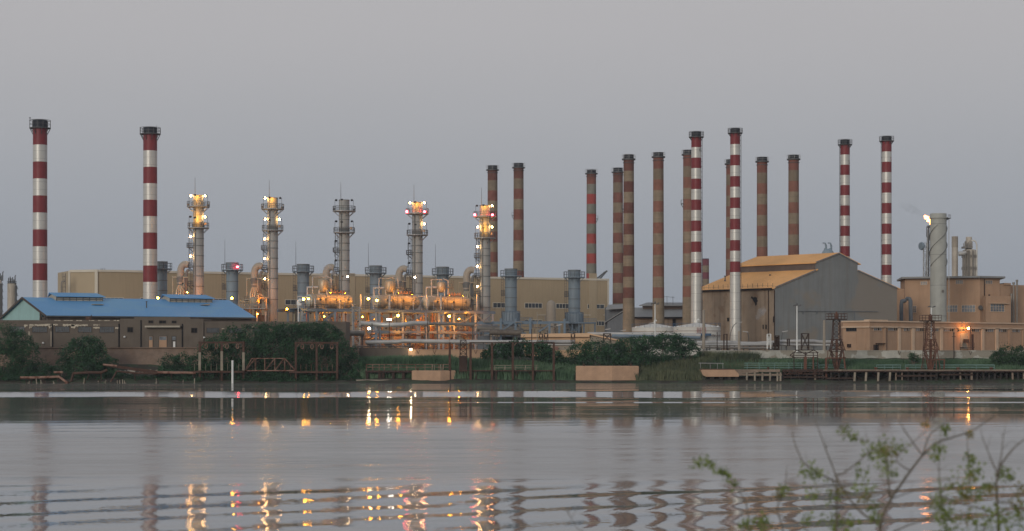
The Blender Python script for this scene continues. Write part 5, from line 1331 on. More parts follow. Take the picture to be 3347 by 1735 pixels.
for h_ in (.55, 1.1): mb.tube([Vector((*(DA + dn * .7).xy, zdk + h_)), Vector((*(DB + dn * .7).xy, zdk + h_))], .045, 4)
mb.build('railing', M['gant'], root)
# pipework under and on the deck: irregular runs, valves, small vessels
prnd = random.Random(31)
for grp, (m_, n_, rr) in enumerate((('vessel', 60, (.10, .30)), ('lagd', 55, (.08, .22)), ('machine', 40, (.12, .4)), ('rustp', 30, (.08, .2)))):
    if True:
        mb = MB()
        for k in range(n_):
            px = prnd.uniform(985, 1600); off = prnd.uniform(-12, -.5); r_ = prnd.uniform(*rr)
            z0 = GROUND + prnd.uniform(0, 9); kind_ = prnd.random()
            if kind_ < .45:
                z1 = min(zdk - .3, z0 + prnd.uniform(2.5, 9)); p0 = dp(px, off, z0); 
                mb.tube([p0, Vector((p0.x, p0.y, z1)), Vector((p0.x, p0.y, z1)) + dd * prnd.uniform(-3, 3)], r_, 7)
            elif kind_ < .85:
                a_ = dp(px, off, z0 + 1); mb.tube([a_, a_ + dd * prnd.uniform(3, 12), a_ + dd * prnd.uniform(3, 12) + Vector((0, 0, prnd.uniform(-2, 2)))], r_, 7)
            else:
                p0 = dp(px, off, z0); mb.lathe(p0.x, p0.y, [(r_ * 1.5, z0), (r_ * 4, z0 + r_), (r_ * 4, z0 + r_ * 6), (r_ * 1.5, z0 + r_ * 7)], 12)
        mb.each('pipe', M[m_], root, most=24)
mb = MB()
for k in range(12):
    px = 995 + k * 50 + prnd.uniform(-12, 12); p = dp(px, -9, GROUND); s_ = prnd.uniform(1.0, 2.6); h_ = prnd.uniform(2, 6.5)
    mb.box(p.x - s_, p.y - 1.5, GROUND, p.x + s_, p.y + 1.5, GROUND + h_)
mb.each('machine_casing', M['lagd'], root, smooth=False)
mb = MB()
for k in range(22):
    px = prnd.uniform(985, 1600); p = dp(px, prnd.uniform(-8, .3), zdk); h_ = prnd.uniform(.6, 2.6)
    mb.tube([p, p + Vector((0, 0, h_)), p + Vector((0, 0, h_)) + dd * prnd.uniform(-1.5, 1.5)], prnd.uniform(.07, .16), 6)
for px, t_ in ((1033, 975), (1183, 962), (1277, 962), (1400, 964), (1445, 964), (1563, 962)):
    p = dp(px, -.6, zdk); zt_ = wz(t_, p.y); mb.tube([p, Vector((p.x, p.y, zt_))], .28, 8)
mb.each('standpipe', M['lag'], root)

def drum(label, x0, x1, y0, y1, dome=True):
    c0, c1 = dp(x0, -5.2, 0), dp(x1, -5.2, 0)
    zt_, zb_ = wz(y0, c0.y), wz(y1, c0.y); r = (zt_ - zb_) / 2; zc = (zt_ + zb_) / 2
    root = thing('steam_drum', label, 'steam drum', ((c0.x + c1.x) / 2, (c0.y + c1.y) / 2, zdk), 'horizontal steam drums on the deck')
    a_, b_ = Vector((c0.x, c0.y, zc)), Vector((c1.x, c1.y, zc))
    L0 = a_ + dd * r * .55; L1 = b_ - dd * r * .55
    MB().tube([L0, L1], r, 32).build('shell', M['vessel'], root)
    def cap(at, s_):
        pts = [at + dd * s_ * r * .55 * math.sin(R(15 * k)) for k in range(6)]; rs = [r * math.cos(R(15 * k)) for k in range(6)]
        pts.append(at + dd * s_ * r * .55); rs.append(.02)
        return MB().tube(pts, rs, 32)
    cap(L0, -1).build('end_dome', M['dome'], root); cap(L1, 1).build('end_dome', M['vessel'], root)
    mb = MB()
    for t in (.25, .72):
        p = L0 + (L1 - L0) * t; mb.hexa([p + dd * -.7 + dn * 1.4 + Vector((0, 0, zdk - zc)), p + dd * .7 + dn * 1.4 + Vector((0, 0, zdk - zc)), p + dd * .7 - dn * 1.4 + Vector((0, 0, zdk - zc)), p - dd * .7 - dn * 1.4 + Vector((0, 0, zdk - zc))],
                                         [p + dd * -1 + dn * 1.5 + Vector((0, 0, -r * .6)), p + dd + dn * 1.5 + Vector((0, 0, -r * .6)), p + dd - dn * 1.5 + Vector((0, 0, -r * .6)), p - dd - dn * 1.5 + Vector((0, 0, -r * .6))])
    mb.each('saddle', M['vessel'], root, smooth=False)
    mb = MB()
    for t in (.12, .38, .55, .88):
        p = L0 + (L1 - L0) * t; n_ = 24
        pts = [p + dn * math.cos(2 * PI * k / n_) * (r + .02) + Vector((0, 0, math.sin(2 * PI * k / n_) * (r + .02))) for k in range(n_ + 1)]
        mb.tube(pts, .06, 5, cap=False)
    mb.each('band', M['lagd'], root)
    mb = MB()
    p = L0 + (L1 - L0) * .72; mb.bar(p - dd * 2.4 + Vector((0, 0, r + .55)), p + dd * 2.4 + Vector((0, 0, r + .55)), .9, .2)
    for k in (-2.2, 0, 2.2): mb.tube([p + dd * k + Vector((0, 0, r * .95)), p + dd * k + Vector((0, 0, r + .5))], .1, 6)
    for k in range(5): mb.lathe((p + dd * (k - 2)).x, (p + dd * (k - 2)).y, [(.22, zc + r + .65), (.22, zc + r + 1.3)], 8)
    mb.build('valve_rack', M['rustp'], root)
    mb = MB()
    for t in (.2, .33, .6, .9):
        q = L0 + (L1 - L0) * t + dn * (r + .25) + Vector((0, 0, .4)); mb.tube([q - dn * .3, q], .3, 10)
        mb.tube([q + Vector((0, 0, -r - .6)), q + Vector((0, 0, r * .6))], .07, 5)
    mb.each('nozzle', M['gant'], root)
    return root, a_, b_, r, zc
drums = [drum('leftmost horizontal steam drum, its greenish-grey end dome showing, glowing gold', 1029, 1180, 961, 1005),
         drum('middle horizontal steam drum between two sodium lamps, glowing gold', 1250, 1398, 963, 1007),
         drum('rightmost horizontal steam drum in front of the last floodlit stack, glowing gold', 1412, 1564, 968, 1012)]
# lamps that wash the drums: on short poles before each drum
for i, (rt_, a_, b_, r, zc) in enumerate(drums):
    for t in (.34, .66):
        p = a_ + (b_ - a_) * t + dn * (r + 2.9) + Vector((0, 0, r + .2))
        o = thing('drum_light', ['left', 'middle', 'right'][i] + ' steam drum\'s small floodlight, ' + ('towards its left end' if t < .5 else 'towards its right end'), 'lamp', (p.x, p.y, zdk), 'floodlights washing the steam drums')
        MB().tube([Vector((p.x, p.y, zdk)), p], .045, 5).box(p.x - .3, p.y - .2, p.z, p.x + .3, p.y + .05, p.z + .3).build('pole', M['housing'], o)
        MB().add([(p.x - .3, p.y + .08, p.z), (p.x + .3, p.y + .08, p.z), (p.x + .3, p.y + .1, p.z + .3), (p.x - .3, p.y + .1, p.z + .3)], [(3, 2, 1, 0)]).build('lens', M['washer'], o, smooth=False)

def separator(label, x0, x1, y0, y1):
    c = dp((x0 + x1) / 2, -8.5, 0); Y = c.y; r = wl(x1 - x0, Y) / 2; zt_, zb_ = wz(y0, Y), wz(y1, Y)
    root = thing('separator', label, 'vessel', (c.x, c.y, zdk), 'upright separators over the drums')
    MB().lathe(c.x, c.y, [(r * .3, zb_ - r * .3), (r * .8, zb_ - r * .1), (r, zb_ + .5), (r, zt_ - .8), (r * .8, zt_ - .2), (r * .3, zt_ + .1)], 24).build('shell', M['vessel'], root)
    mb = MB()
    for dx in (-.75, .75):
        for dy in (-.75, .75): mb.tube([(c.x + dx * r, c.y + dy * r, zdk), (c.x + dx * r, c.y + dy * r, zb_ + .6)], .16, 6)
    mb.each('leg', M['lag'], root)
    mb = MB()
    mb.tube([(c.x - r - 3.2, c.y, zb_ - 2), (c.x - r - 3.2, c.y, zb_ + 1.2), (c.x - r, c.y, zb_ + 1.2)], .38, 10)
    mb.tube([(c.x - r - 1.6, c.y - .6, zb_ - 2), (c.x - r - 1.6, c.y - .6, zt_ + .6), (c.x + .2, c.y - .3, zt_ + .6), (c.x + .2, c.y, zt_)], .2, 8)
    mb.tube([(c.x - r - 6.0, c.y - 1, zdk + .5), (c.x - r - 6.0, c.y - 1, zb_ - 1.6), (c.x - r - .4, c.y - 1, zb_ - 1.6)], .2, 8)
    mb.tube([(c.x + r + .8, c.y - .5, zdk), (c.x + r + .8, c.y - .5, zt_ + .3), (c.x + .6, c.y - .5, zt_ + .8)], .22, 8)
    mb.each('pipe', M['lag'], root)
    mb = MB(); x0_, x1_ = c.x - r * 1.1, c.x + r * 2.6
    mb.box(x0_, c.y - r, zt_ - .6, x1_, c.y + r, zt_ - .45) if False else None
    mb.box(c.x + r * 1.05, c.y - r, zb_ + .8, x1_, c.y + r, zb_ + 1.0)
    for k in range(5): mb.tube([(c.x + r * 1.1 + k * r * .37, c.y - r, zb_ + 1), (c.x + r * 1.1 + k * r * .37, c.y - r, zb_ + 2.3)], .05, 4)
    for h_ in (1.6, 2.3): mb.tube([(c.x + r * 1.05, c.y - r, zb_ + h_), (x1_, c.y - r, zb_ + h_)], .05, 4)
    ladder(mb, x1_, c.y - r, zdk, zt_ + .5, w=.6, tr=.06, step=.8, cage=False)
    mb.build('access_platform', M['gant'], root)
separator('upright domed separator over the leftmost steam drum', 1088, 1122, 912, 952)
separator('upright domed separator over the middle steam drum', 1306, 1342, 916, 954)
separator('upright domed separator over the rightmost steam drum, left of the last stack', 1478, 1507, 920, 952)
# white vent post at the left end of the deck
p = W(975, 1070, 545)
solo(MB().tube([(p.x, 545, GROUND), (p.x, 545, wz(995, 545))], .16, 8).tube([(p.x, 545, wz(996, 545)), (p.x, 545, wz(985, 545)), (p.x + .5, 545, wz(980, 545)), (p.x + .9, 545, wz(983, 545))], .45, 10).box(p.x - .2, 544.3, wz(998, 545), p.x + .8, 545.6, wz(990, 545)),
     'vent_post', M['whitep'], 'white vent post with a hooded head at the left end of the steel deck', 'vent', (p.x, 545, GROUND))
# lattice cable tower in front of the first drum
def lattice(mb, X, Y, z0, z1, w0, w1, n, r, m=0, d=None):
    d0, d1 = (w0, w1) if d is None else d
    def cn(k):
        t = k / n; w_, e_ = (w0 + (w1 - w0) * t) / 2, (d0 + (d1 - d0) * t) / 2; z = z0 + (z1 - z0) * t
        return [Vector((X - w_, Y - e_, z)), Vector((X + w_, Y - e_, z)), Vector((X + w_, Y + e_, z)), Vector((X - w_, Y + e_, z))]
    for k in range(n):
        a_, b_ = cn(k), cn(k + 1)
        for i in range(4):
            j = (i + 1) % 4
            mb.tube([a_[i], b_[i]], r, 5, m); mb.tube([a_[i], b_[j]] if (k + i) % 2 else [a_[j], b_[i]], r * .65, 4, m); mb.tube([b_[i], b_[j]], r * .65, 4, m)
    return mb
X, Y = wx(1164, 538), 538
solo(lattice(MB(), X, Y, GROUND, wz(1004, Y), 2.0, 2.0, 8, .11), 'cable_tower', M['galv'], 'pale lattice tower standing before the leftmost steam drum', 'lattice tower', (X, Y, GROUND))

# ------------------------------------------------------------------ pipe runs
def run(label, pts, r, m_, name='pipe', group='pipe runs along the bank', supports=(), zs=GROUND, cat='pipe'):
    P = [W(x, y, Y) for x, y, Y in pts]
    root = thing(name, label, cat, (P[0].x, P[0].y, zs), group)
    MB().tube(P, r, 10).build('pipe_run', M[m_], root)
    if supports:
        mb = MB()
        for (x, y, Y) in supports: p = W(x, y, Y); mb.bar(Vector((p.x, p.y, zs)), p, .3, .3); mb.bar(p - Vector((.8, 0, r)), p + Vector((.8, 0, -r)), .25, .25)
        mb.each('support', M['gant'], root, smooth=False)
    return root
run('thick grey pipe bending down beside the right end of the brown building', [(1135, 1088, 520), (1192, 1089, 520)], .75, 'lagd', supports=((1140, 1092, 520), (1185, 1092, 520)))
run('thick lagged pipe crossing in front of the deck below the drums', [(1178, 1056, 530), (1210, 1058, 531), (1260, 1062, 532), (1315, 1061, 534), (1345, 1056, 535), (1400, 1056, 537)], .62, 'lag', supports=((1183, 1060, 530), (1240, 1064, 532), (1390, 1058, 537)))
run('lagged pipe continuing along the second row of deck columns', [(1400, 1058, 540), (1470, 1058, 541), (1550, 1062, 543)], .42, 'lagd', supports=((1430, 1060, 540), (1545, 1064, 543)))
run('bright lagged pipe running low along the bank wall towards the pump house', [(1195, 1119, 512), (1300, 1117, 512), (1315, 1114, 512), (1600, 1118, 513), (1880, 1117, 514)], .55, 'lag',
    supports=tuple((x, 1120, 512.5) for x in (1210, 1270, 1340, 1420, 1500, 1580, 1660, 1740, 1805, 1870)))
run('thin green-grey pipe low behind the bank wall', [(1150, 1131, 514), (1340, 1131, 514)], .18, 'lagd')
run('thick pipe on the rack between the drums and the peach pump house', [(1600, 1085, 545), (1705, 1088, 545)], .8, 'machine', supports=((1610, 1090, 545), (1690, 1092, 545)))
run('dark shiny duct on the blue rack ending in a downward bend', [(1560, 1072, 552), (1690, 1076, 552), (1702, 1080, 552), (1706, 1090, 552)], .85, 'lagd', supports=((1600, 1076, 552), (1680, 1080, 552)))
run('silver pipe passing behind the pump house roof to the white tanks', [(1920, 1091, 522), (2100, 1092, 521), (2290, 1096, 520)], .5, 'lag', supports=tuple((x, 1096, 521) for x in (1960, 2040, 2120, 2200)))
run('broad bluish channel below the silver pipe, by the white tanks', [(2000, 1098, 521), (2290, 1102, 520)], .5, 'bluebeam')
run('upper silver pipe running along the bank before the stained wall', [(2250, 1120, 512), (2380, 1119, 512), (2420, 1122, 512), (2470, 1123, 512), (2528, 1119, 512), (2560, 1116, 512), (2660, 1115, 512), (2680, 1118, 512), (2752, 1117, 512)], .5, 'lag',
    supports=tuple((x, 1123, 512) for x in (2300, 2345, 2400, 2450, 2500, 2570, 2640, 2700)))
run('lower silver pipe running along the bank before the stained wall', [(2280, 1127, 510), (2540, 1126, 510), (2720, 1128, 510)], .3, 'lag', supports=tuple((x, 1130, 510) for x in (2320, 2380, 2430, 2480, 2530, 2600, 2660)))
run('third, lowest pale pipe along the bank before the stained wall', [(2290, 1135, 508), (2480, 1137, 508), (2545, 1136, 508)], .28, 'lagd', supports=tuple((x, 1138, 508) for x in (2310, 2350, 2410, 2460, 2520)))
# blue pipe rack right of the deck
root = thing('pipe_rack', 'blue-grey steel pipe rack between the last floodlit stack and the peach pump house', 'pipe rack', (wx(1640, 548), 548, GROUND))
mb = MB()
for x, yt in ((1637, 1040), (1685, 1040), (1733, 1040), (1796, 1050), (1828, 1052), (1845, 1042)): mb.bar(W(x, 1146, 548), W(x, yt, 548), .6, .5)
mb.each('column', M['bluebeam'], root, smooth=False)
mb = MB()
mb.bar(W(1560, 1056, 548.8), W(1800, 1055, 548.8), .4, .7); mb.bar(W(1560, 1089, 548.8), W(1720, 1090, 548.8), .4, .6); mb.bar(W(1560, 1054, 553), W(1860, 1053, 553), .4, .6)
mb.bar(W(1640, 1080, 548.5), W(1682, 1052, 548.5), .35); mb.bar(W(1760, 1085, 548.5), W(1796, 1060, 548.5), .35)
mb.each('beam', M['bluebeam'], root, smooth=False)
mb = MB(); prnd = random.Random(77)
for k in range(46):
    x = prnd.uniform(1555, 1860); y = prnd.uniform(1052, 1100); Yk = prnd.uniform(547, 556); p = W(x, y, Yk); ln = prnd.uniform(-4, 4)
    if prnd.random() < .5: mb.tube([p, p + Vector((ln, 0, 0)), p + Vector((ln, 0, prnd.uniform(-2, 2)))], prnd.uniform(.08, .25), 6)
    else: mb.tube([p, p + Vector((0, 0, -prnd.uniform(1, 4)))], prnd.uniform(.08, .2), 6)
mb.each('pipe', M['lagd'], root)
mb = MB()
for x0, x1, y0, y1 in ((1608, 1712, 1100, 1140), (1640, 1700, 1098, 1146), (1560, 1600, 1096, 1146)):
    mb.box(wx(x0, 556), 556 + x0 * .002, GROUND, wx(x1, 556), 558, wz(y0, 556))
mb.each('pump_casing', M['greywall'], root, smooth=False)
# domed column behind the blue stacks
X, Y = wx(1801, 690), 690; r = wl(15, Y)
solo(MB().lathe(X, Y, [(r, GROUND), (r, wz(1000, Y)), (r * .9, wz(991, Y)), (r * .6, wz(984, Y)), (r * .1, wz(981, Y))], 24), 'domed_silo', M['goose'], 'pale round-topped silo against the tan hall, between the two skirted blue stacks', 'silo', (X, Y, GROUND))
# dark H-frames carrying pipes
def hframe(label, x0, x1, y0, y1, Y, m_='rustd', cross=True):
    mb = MB(); X0, X1 = wx(x0, Y), wx(x1, Y); zt_, z0 = wz(y0, Y), max(wz(y1, Y), bank_z(Y) - .2)
    for x in (X0, X1):
        for dy in (0, 1.4): mb.tube([(x, Y + dy, z0), (x, Y + dy, zt_)], .1, 5)
    for dy in (0, 1.4):
        mb.tube([(X0, Y + dy, zt_), (X1, Y + dy, zt_)], .1, 5)
        if cross: mb.tube([(X0, Y + dy, z0 + .6), (X1, Y + dy, zt_)], .07, 4); mb.tube([(X1, Y + dy, z0 + .6), (X0, Y + dy, zt_)], .07, 4)
    for x in (X0, X1): mb.tube([(x, Y, zt_), (x, Y + 1.4, zt_)], .1, 5)
    return solo(mb, 'pipe_trestle', M[m_], label, 'trestle', ((X0 + X1) / 2, Y, z0), 'dark pipe trestles on the bank')
hframe('narrow dark trestle before the left end of the peach fascia', 1762, 1774, 1092, 1140, 507)
hframe('dark trestle just right of the narrow one before the peach fascia', 1779, 1791, 1091, 1138, 507)
hframe('dark trestle before the right part of the peach fascia, by the bush gap', 1867, 1879, 1091, 1140, 507)
hframe('dark trestle before the sloping end of the peach pump house', 1973, 1996, 1090, 1122, 507)
hframe('tall dark trestle on the bank before the foot of the right striped chimney', 2367, 2377, 1092, 1146, 506, cross=False)
hframe('dark trestle cluster near the corner of the stained wall', 2534, 2547, 1097, 1146, 506)
hframe('tall dark trestle standing before the grey gable', 2621, 2644, 1090, 1146, 506)
hframe('low dark trestle left of the tall one before the grey gable', 2575, 2581, 1108, 1130, 506, cross=False)
hframe('white trestle on the bank near the corner of the stained wall', 2509, 2520, 1092, 1140, 505, 'whitep')
X, Y = wx(2545, 508), 508
mb = MB()
for x, y0, y1, x1 in ((2528, 1120, 1146, 2534), (2534, 1100, 1146, 2548)): mb.box(wx(x, Y), Y, 6.5, wx(x1, Y), Y + 1.2, wz(y0, Y))
solo(mb, 'valve_box', M['rustd'], 'dark valve boxes on the bank before the corner of the stained wall', 'valve box', (X, Y, 6.5), smooth=False)
# dark pole and rail posts rising from the low wall
for (x, y0, y1, Y, lb) in ((1216, 1056, 1118, 518, 'thin dark post carrying the twin white lamps\' cable'), (1398, 1040, 1140, 520, 'thin dark post before the second drum\'s right end'),
                          (1469, 1092, 1140, 508, 'pale short post left of the rusty portal'), (1738, 1075, 1118, 505, 'thin dark post rising from the rusty portal beam'), (1756, 1020, 1110, 512, 'thin yellowish mast before the peach pump house'),
                          (2344, 1085, 1146, 507, 'thin dark post between the right white tank and the striped chimney')):
    p = W(x, y1, Y); solo(MB().tube([(p.x, Y, max(p.z - 1, bank_z(Y) - .3)), (p.x, Y, wz(y0, Y))], .11, 6).lathe(p.x, Y, [(.2, p.z - .6), (.2, p.z - .3)], 6), 'thin_post', M['pole' if 'yellow' in lb or 'pale' in lb else 'rustd'], lb, 'post', (p.x, Y, p.z))
# steam wisp at the third gooseneck
sm = bpy.data.materials.new('steam'); sm.use_nodes = True; nt = sm.node_tree; nt.nodes.remove(nt.nodes['Principled BSDF'])
pv = nt.nodes.new('ShaderNodeVolumePrincipled'); pv.inputs['Color'].default_value = (.95, .93, .92, 1)
tcn = nt.nodes.new('ShaderNodeNewGeometry'); nn = nt.nodes.new('ShaderNodeTexNoise'); nn.inputs['Scale'].default_value = .5; nn.inputs['Detail'].default_value = 4
nt.links.new(tcn.outputs['Position'], nn.inputs['Vector'])
mr_ = nt.nodes.new('ShaderNodeMapRange'); mr_.inputs['From Min'].default_value = .42; mr_.inputs['From Max'].default_value = .75; mr_.inputs['To Max'].default_value = 1.1
nt.links.new(nn.outputs['Fac'], mr_.inputs['Value']); nt.links.new(mr_.outputs['Result'], pv.inputs['Density']); nt.links.new(pv.outputs[0], nt.nodes['Material Output'].inputs['Volume'])
pts = [W(1096, 897, 600), W(1085, 888, 600), W(1075, 878, 600), W(1064, 872, 600), W(1060, 868, 600)]
o = MB().tube(pts, [.5, 1.0, 1.3, 1.1, .5], 10).build('steam', sm, None); o['kind'] = 'stuff'; tag(o, 'thin wisp of white steam drifting beside the middle gooseneck', 'steam')

def wisp(name, label, pts, rs, colour, dens, seed):
    m_ = sm.copy(); m_.name = name; nt_ = m_.node_tree
    for n_ in nt_.nodes:
        if n_.type == 'PRINCIPLED_VOLUME': n_.inputs['Color'].default_value = (*colour, 1)
        if n_.type == 'MAP_RANGE': n_.inputs['To Max'].default_value = dens
    o = MB().tube(pts, rs, 10).build(name, m_, None); o['kind'] = 'stuff'; tag(o, label, 'smoke')
wisp('smoke', 'faint dark smoke trailing left from the flare tower flame', [W(3024, 704, 690), W(3010, 698, 690), W(2990, 688, 690), W(2965, 676, 690), W(2940, 668, 690)], [.5, 1.0, 1.5, 1.8, .8], (.01, .01, .01), .10, 1)
wisp('smoke', 'thin pale smoke rising before the stained wall beside the burst hole', [W(2474, 1046, 552), W(2478, 1034, 552), W(2486, 1022, 552), W(2494, 1010, 552), W(2500, 998, 552)], [.4, 1.0, 1.3, 1.2, .5], (.85, .85, .87), .6, 2)
# ------------------------------------------------------------------ right side: pale vent stack, flare, dish mast, far columns
Y = 572; S = Y / F; X = wx(3067, Y); r = 26.5 * S; zz = lambda py: wz(py, Y)
root = thing('vent_stack', 'broad pale grey vent stack with spiral strakes before the tan block', 'stack', (X, Y, GROUND))
MB().lathe(X, Y, [(r, GROUND), (r, zz(700)), (r * .985, zz(698)), (r * .93, zz(698)), (r * .9, zz(706))], 40).build('shaft', M['vent'], root)
mb = MB().annulus(X, Y, zz(714), r, r + 4 * S, .35, 28); mb.build('collar', M['vent'], root)
mb = MB().box(X + r, Y - 1.6, zz(715), X + r + 11 * S, Y + 1.6, zz(713))
for k in range(3): mb.tube([(X + r + (2 + 4 * k) * S, Y - 1.5, zz(713)), (X + r + (2 + 4 * k) * S, Y - 1.5, zz(703))], .06, 5)
mb.tube([(X + r + 2 * S, Y - 1.5, zz(703)), (X + r + 10 * S, Y - 1.5, zz(703))], .06, 5); mb.tube([(X + r + 10 * S, Y, zz(714)), (X + r, Y, zz(719))], .12, 5)
mb.build('platform', M['gant'], root)
for k0 in range(3):
    mb = MB(); n_ = 40; zA, zB = zz(870), zz(735); prev = None
    vs, fs = [], []
    for i in range(n_ + 1):
        t = i / n_; a_ = R(195 + 120 * k0) + t * R(300); z = zA + (zB - zA) * t
        for rr_ in (r - .05, r + 2.8 * S):
            for dz in (-.05, .05): vs.append((X + rr_ * math.cos(a_), Y + rr_ * math.sin(a_), z + dz))
    for i in range(n_):
        o_ = i * 4; p_ = o_ + 4
        fs += [(o_, o_ + 2, p_ + 2, p_), (o_ + 3, o_ + 1, p_ + 1, p_ + 3), (o_ + 2, o_ + 3, p_ + 3, p_ + 2), (o_ + 1, o_, p_, p_ + 1)]
    fs += [(0, 1, 3, 2), (n_ * 4 + 2, n_ * 4 + 3, n_ * 4 + 1, n_ * 4)]
    mb.add(vs, fs).build('spiral_strake', M['strake'], root)
mb = MB(); ladder(mb, X + r + .6, Y - .6, GROUND + 3, zz(714), w=.6, ax=(0, 1), tr=.05, step=1, cage=False); mb.build('ladder', M['galv'], root)
MB().plan([(X + .2 * r, Y - r * .985 - .1), (X + .50 * r, Y - r * .87 - .1), (X + .5 * r, Y - r * .8), (X + .2 * r, Y - r * .9)], zz(957), zz(948)).build('inspection_hatch', M['lagd'], root, smooth=False)

Y = 690; S = Y / F; X = wx(3037, Y)
root = thing('flare_tower', 'slender lattice flare tower just left of the pale vent stack, gas burning at its tip', 'flare tower', (X, Y, GROUND))
mb = MB(); lattice(mb, X, Y, GROUND, wz(748, Y), 4.2, 1.0, 22, .10); mb.build('lattice', M['galv'], root)
MB().tube([(X - .2, Y, GROUND), (X - .2, Y, wz(742, Y))], .28, 8).lathe(X - .2, Y, [(.3, wz(746, Y)), (.5, wz(744, Y)), (.5, wz(737, Y))], 10).tube([(X - 1.0, Y - .4, wz(775, Y)), (X - 1.0, Y - .4, wz(740, Y))], .12, 6).build('riser', M['gant'], root)
rng = random.Random(4)
def blobs(cs, m_, name, n_=9):
    mb = MB()
    for (x, y, rx_, rz_) in cs:
        p = W(x, y, Y); k_ = 8
        prof = []
        vs = []; fs = []
        for i in range(k_ + 1):
            th_ = PI * i / k_
            for j in range(12):
                ph = 2 * PI * j / 12; q = 1 + .22 * math.sin(3 * ph + 5 * th_ + x) * math.sin(th_)
                vs.append((p.x + rx_ * S * q * math.sin(th_) * math.cos(ph), p.y + .8 * rx_ * S * q * math.sin(th_) * math.sin(ph), p.z + rz_ * S * q * math.cos(th_)))
        for i in range(k_):
            for j in range(12): fs.append((i * 12 + j, (i + 1) * 12 + j, (i + 1) * 12 + (j + 1) % 12, i * 12 + (j + 1) % 12))
        mb.add(vs, fs)
    return mb.build(name, M[m_], root)
blobs([(3036, 720, 7, 5), (3029, 711, 8, 5), (3024, 706, 4, 3), (3041, 728, 3, 6)], 'flame', 'flame')
blobs([(3036, 720, 5.5, 4.4), (3029.5, 710.5, 6, 4.4)], 'flamec', 'flame_core') if False else None
Y = 655; X = wx(3024, Y); S = Y / F
root = thing('dish_mast', 'lattice radio mast with a round dish left of the flare tower', 'radio mast', (X, Y, GROUND))
lattice(MB(), X, Y, GROUND, wz(794, Y), 1.4, 1.1, 26, .09).build('lattice', M['galv'], root)
p = W(3013, 804, Y); pts = [Vector((p.x + k * .22 * S * 6, p.y - k * .15, p.z)) for k in range(4)]
MB().tube([p + Vector((-.5, -.2, 0)), p + Vector((0, 0, 0)), p + Vector((.5, .2, 0)), p + Vector((.9, .4, 0))], [1.25, 1.42, 1.0, .3], 20).build('dish', M['blueg'], root)
MB().bar(p + Vector((.7, .3, 0)), Vector((X, Y, p.z)), .3).build('dish_arm', M['gant'], root)

Y = 800; S = Y / F
def column(label, cx, w_, y0, m_='col', top_m=None, extra=None):
    X = wx(cx, Y); r = w_ / 2 * S
    root = thing('distillation_column', label, 'column', (X, Y, GROUND), 'distillation columns behind the tan block')
    MB().lathe(X, Y, [(r, GROUND), (r, wz(y0 + 2, Y)), (r * .9, wz(y0, Y)), (r * .2, wz(y0 - .3, Y))], 24).build('shell', M[m_], root)
    return root, X, r
root, X, r = column('plain tall distillation column, left one of the pair', 3121, 20, 773)
MB().lathe(X, Y, [(r * 1.02, wz(808, Y)), (r * 1.02, wz(772.5, Y))], 24).build('bare_top', M['pole'], root)
root, X, r = column('tall distillation column wrapped in platforms and a looping overhead pipe', 3167, 20, 774)
X2 = wx(3158, Y)
MB().lathe(X2 + 1, Y - 1.5, [(23 * S, GROUND), (23 * S, wz(825, Y)), (19 * S, wz(817, Y)), (8 * S, wz(814, Y))], 24).build('lower_shell', M['col'], root)
mb = MB()
for py in (842, 881):
    mb.annulus(X2 + 1, Y - 1.5, wz(py, Y), 23 * S, 25.5 * S, .25, 24)
    for k in range(16):
        a_ = 2 * PI * k / 16; mb.tube([(X2 + 1 + 25 * S * math.cos(a_), Y - 1.5 + 25 * S * math.sin(a_), wz(py, Y)), (X2 + 1 + 25 * S * math.cos(a_), Y - 1.5 + 25 * S * math.sin(a_), wz(py - 7, Y))], .1, 4)
    mb.hring(X2 + 1, Y - 1.5, wz(py - 7, Y), 25 * S, .1)
for dx in (-19, -12, -4, 0, 12): mb.tube([(X2 + dx * S, Y - 5.2, GROUND + 8), (X2 + dx * S, Y - 5.2, wz(820 if dx != -12 else 790, Y))], .28, 6)
mb.box(X2 - 14 * S, Y - 3, wz(812, Y), X2 + 16 * S, Y + 1, wz(806, Y))
for k in range(8): mb.tube([(X2 + (-14 + 4 * k) * S, Y - 3, wz(806, Y)), (X2 + (-14 + 4 * k) * S, Y - 3, wz(796 - (k % 3) * 4, Y))], .16, 5)
mb.build('platform', M['lagd'], root)
MB().tube([(X + 2 * S, Y - 3, wz(788, Y)), (X + 10 * S, Y - 3, wz(787, Y)), (X + 16 * S, Y - 3, wz(790, Y)), (X + 20 * S, Y - 3, wz(800, Y)), (X + 20 * S, Y - 3, GROUND + 5)], 2.6 * S, 10).build('overhead_pipe', M['tank'], root)
mb = MB(); c = W(3143, 829, Y - 5); mb.tube([c + Vector((-1.3, 0, 0)), c + Vector((1.1, -.3, .2))], .95, 14); c = W(3152, 827, Y - 5); mb.tube([c + Vector((-.6, 0, -.6)), c + Vector((.6, 0, .5))], .7, 12)
mb.build('bright_exchanger', M['lag'], root)

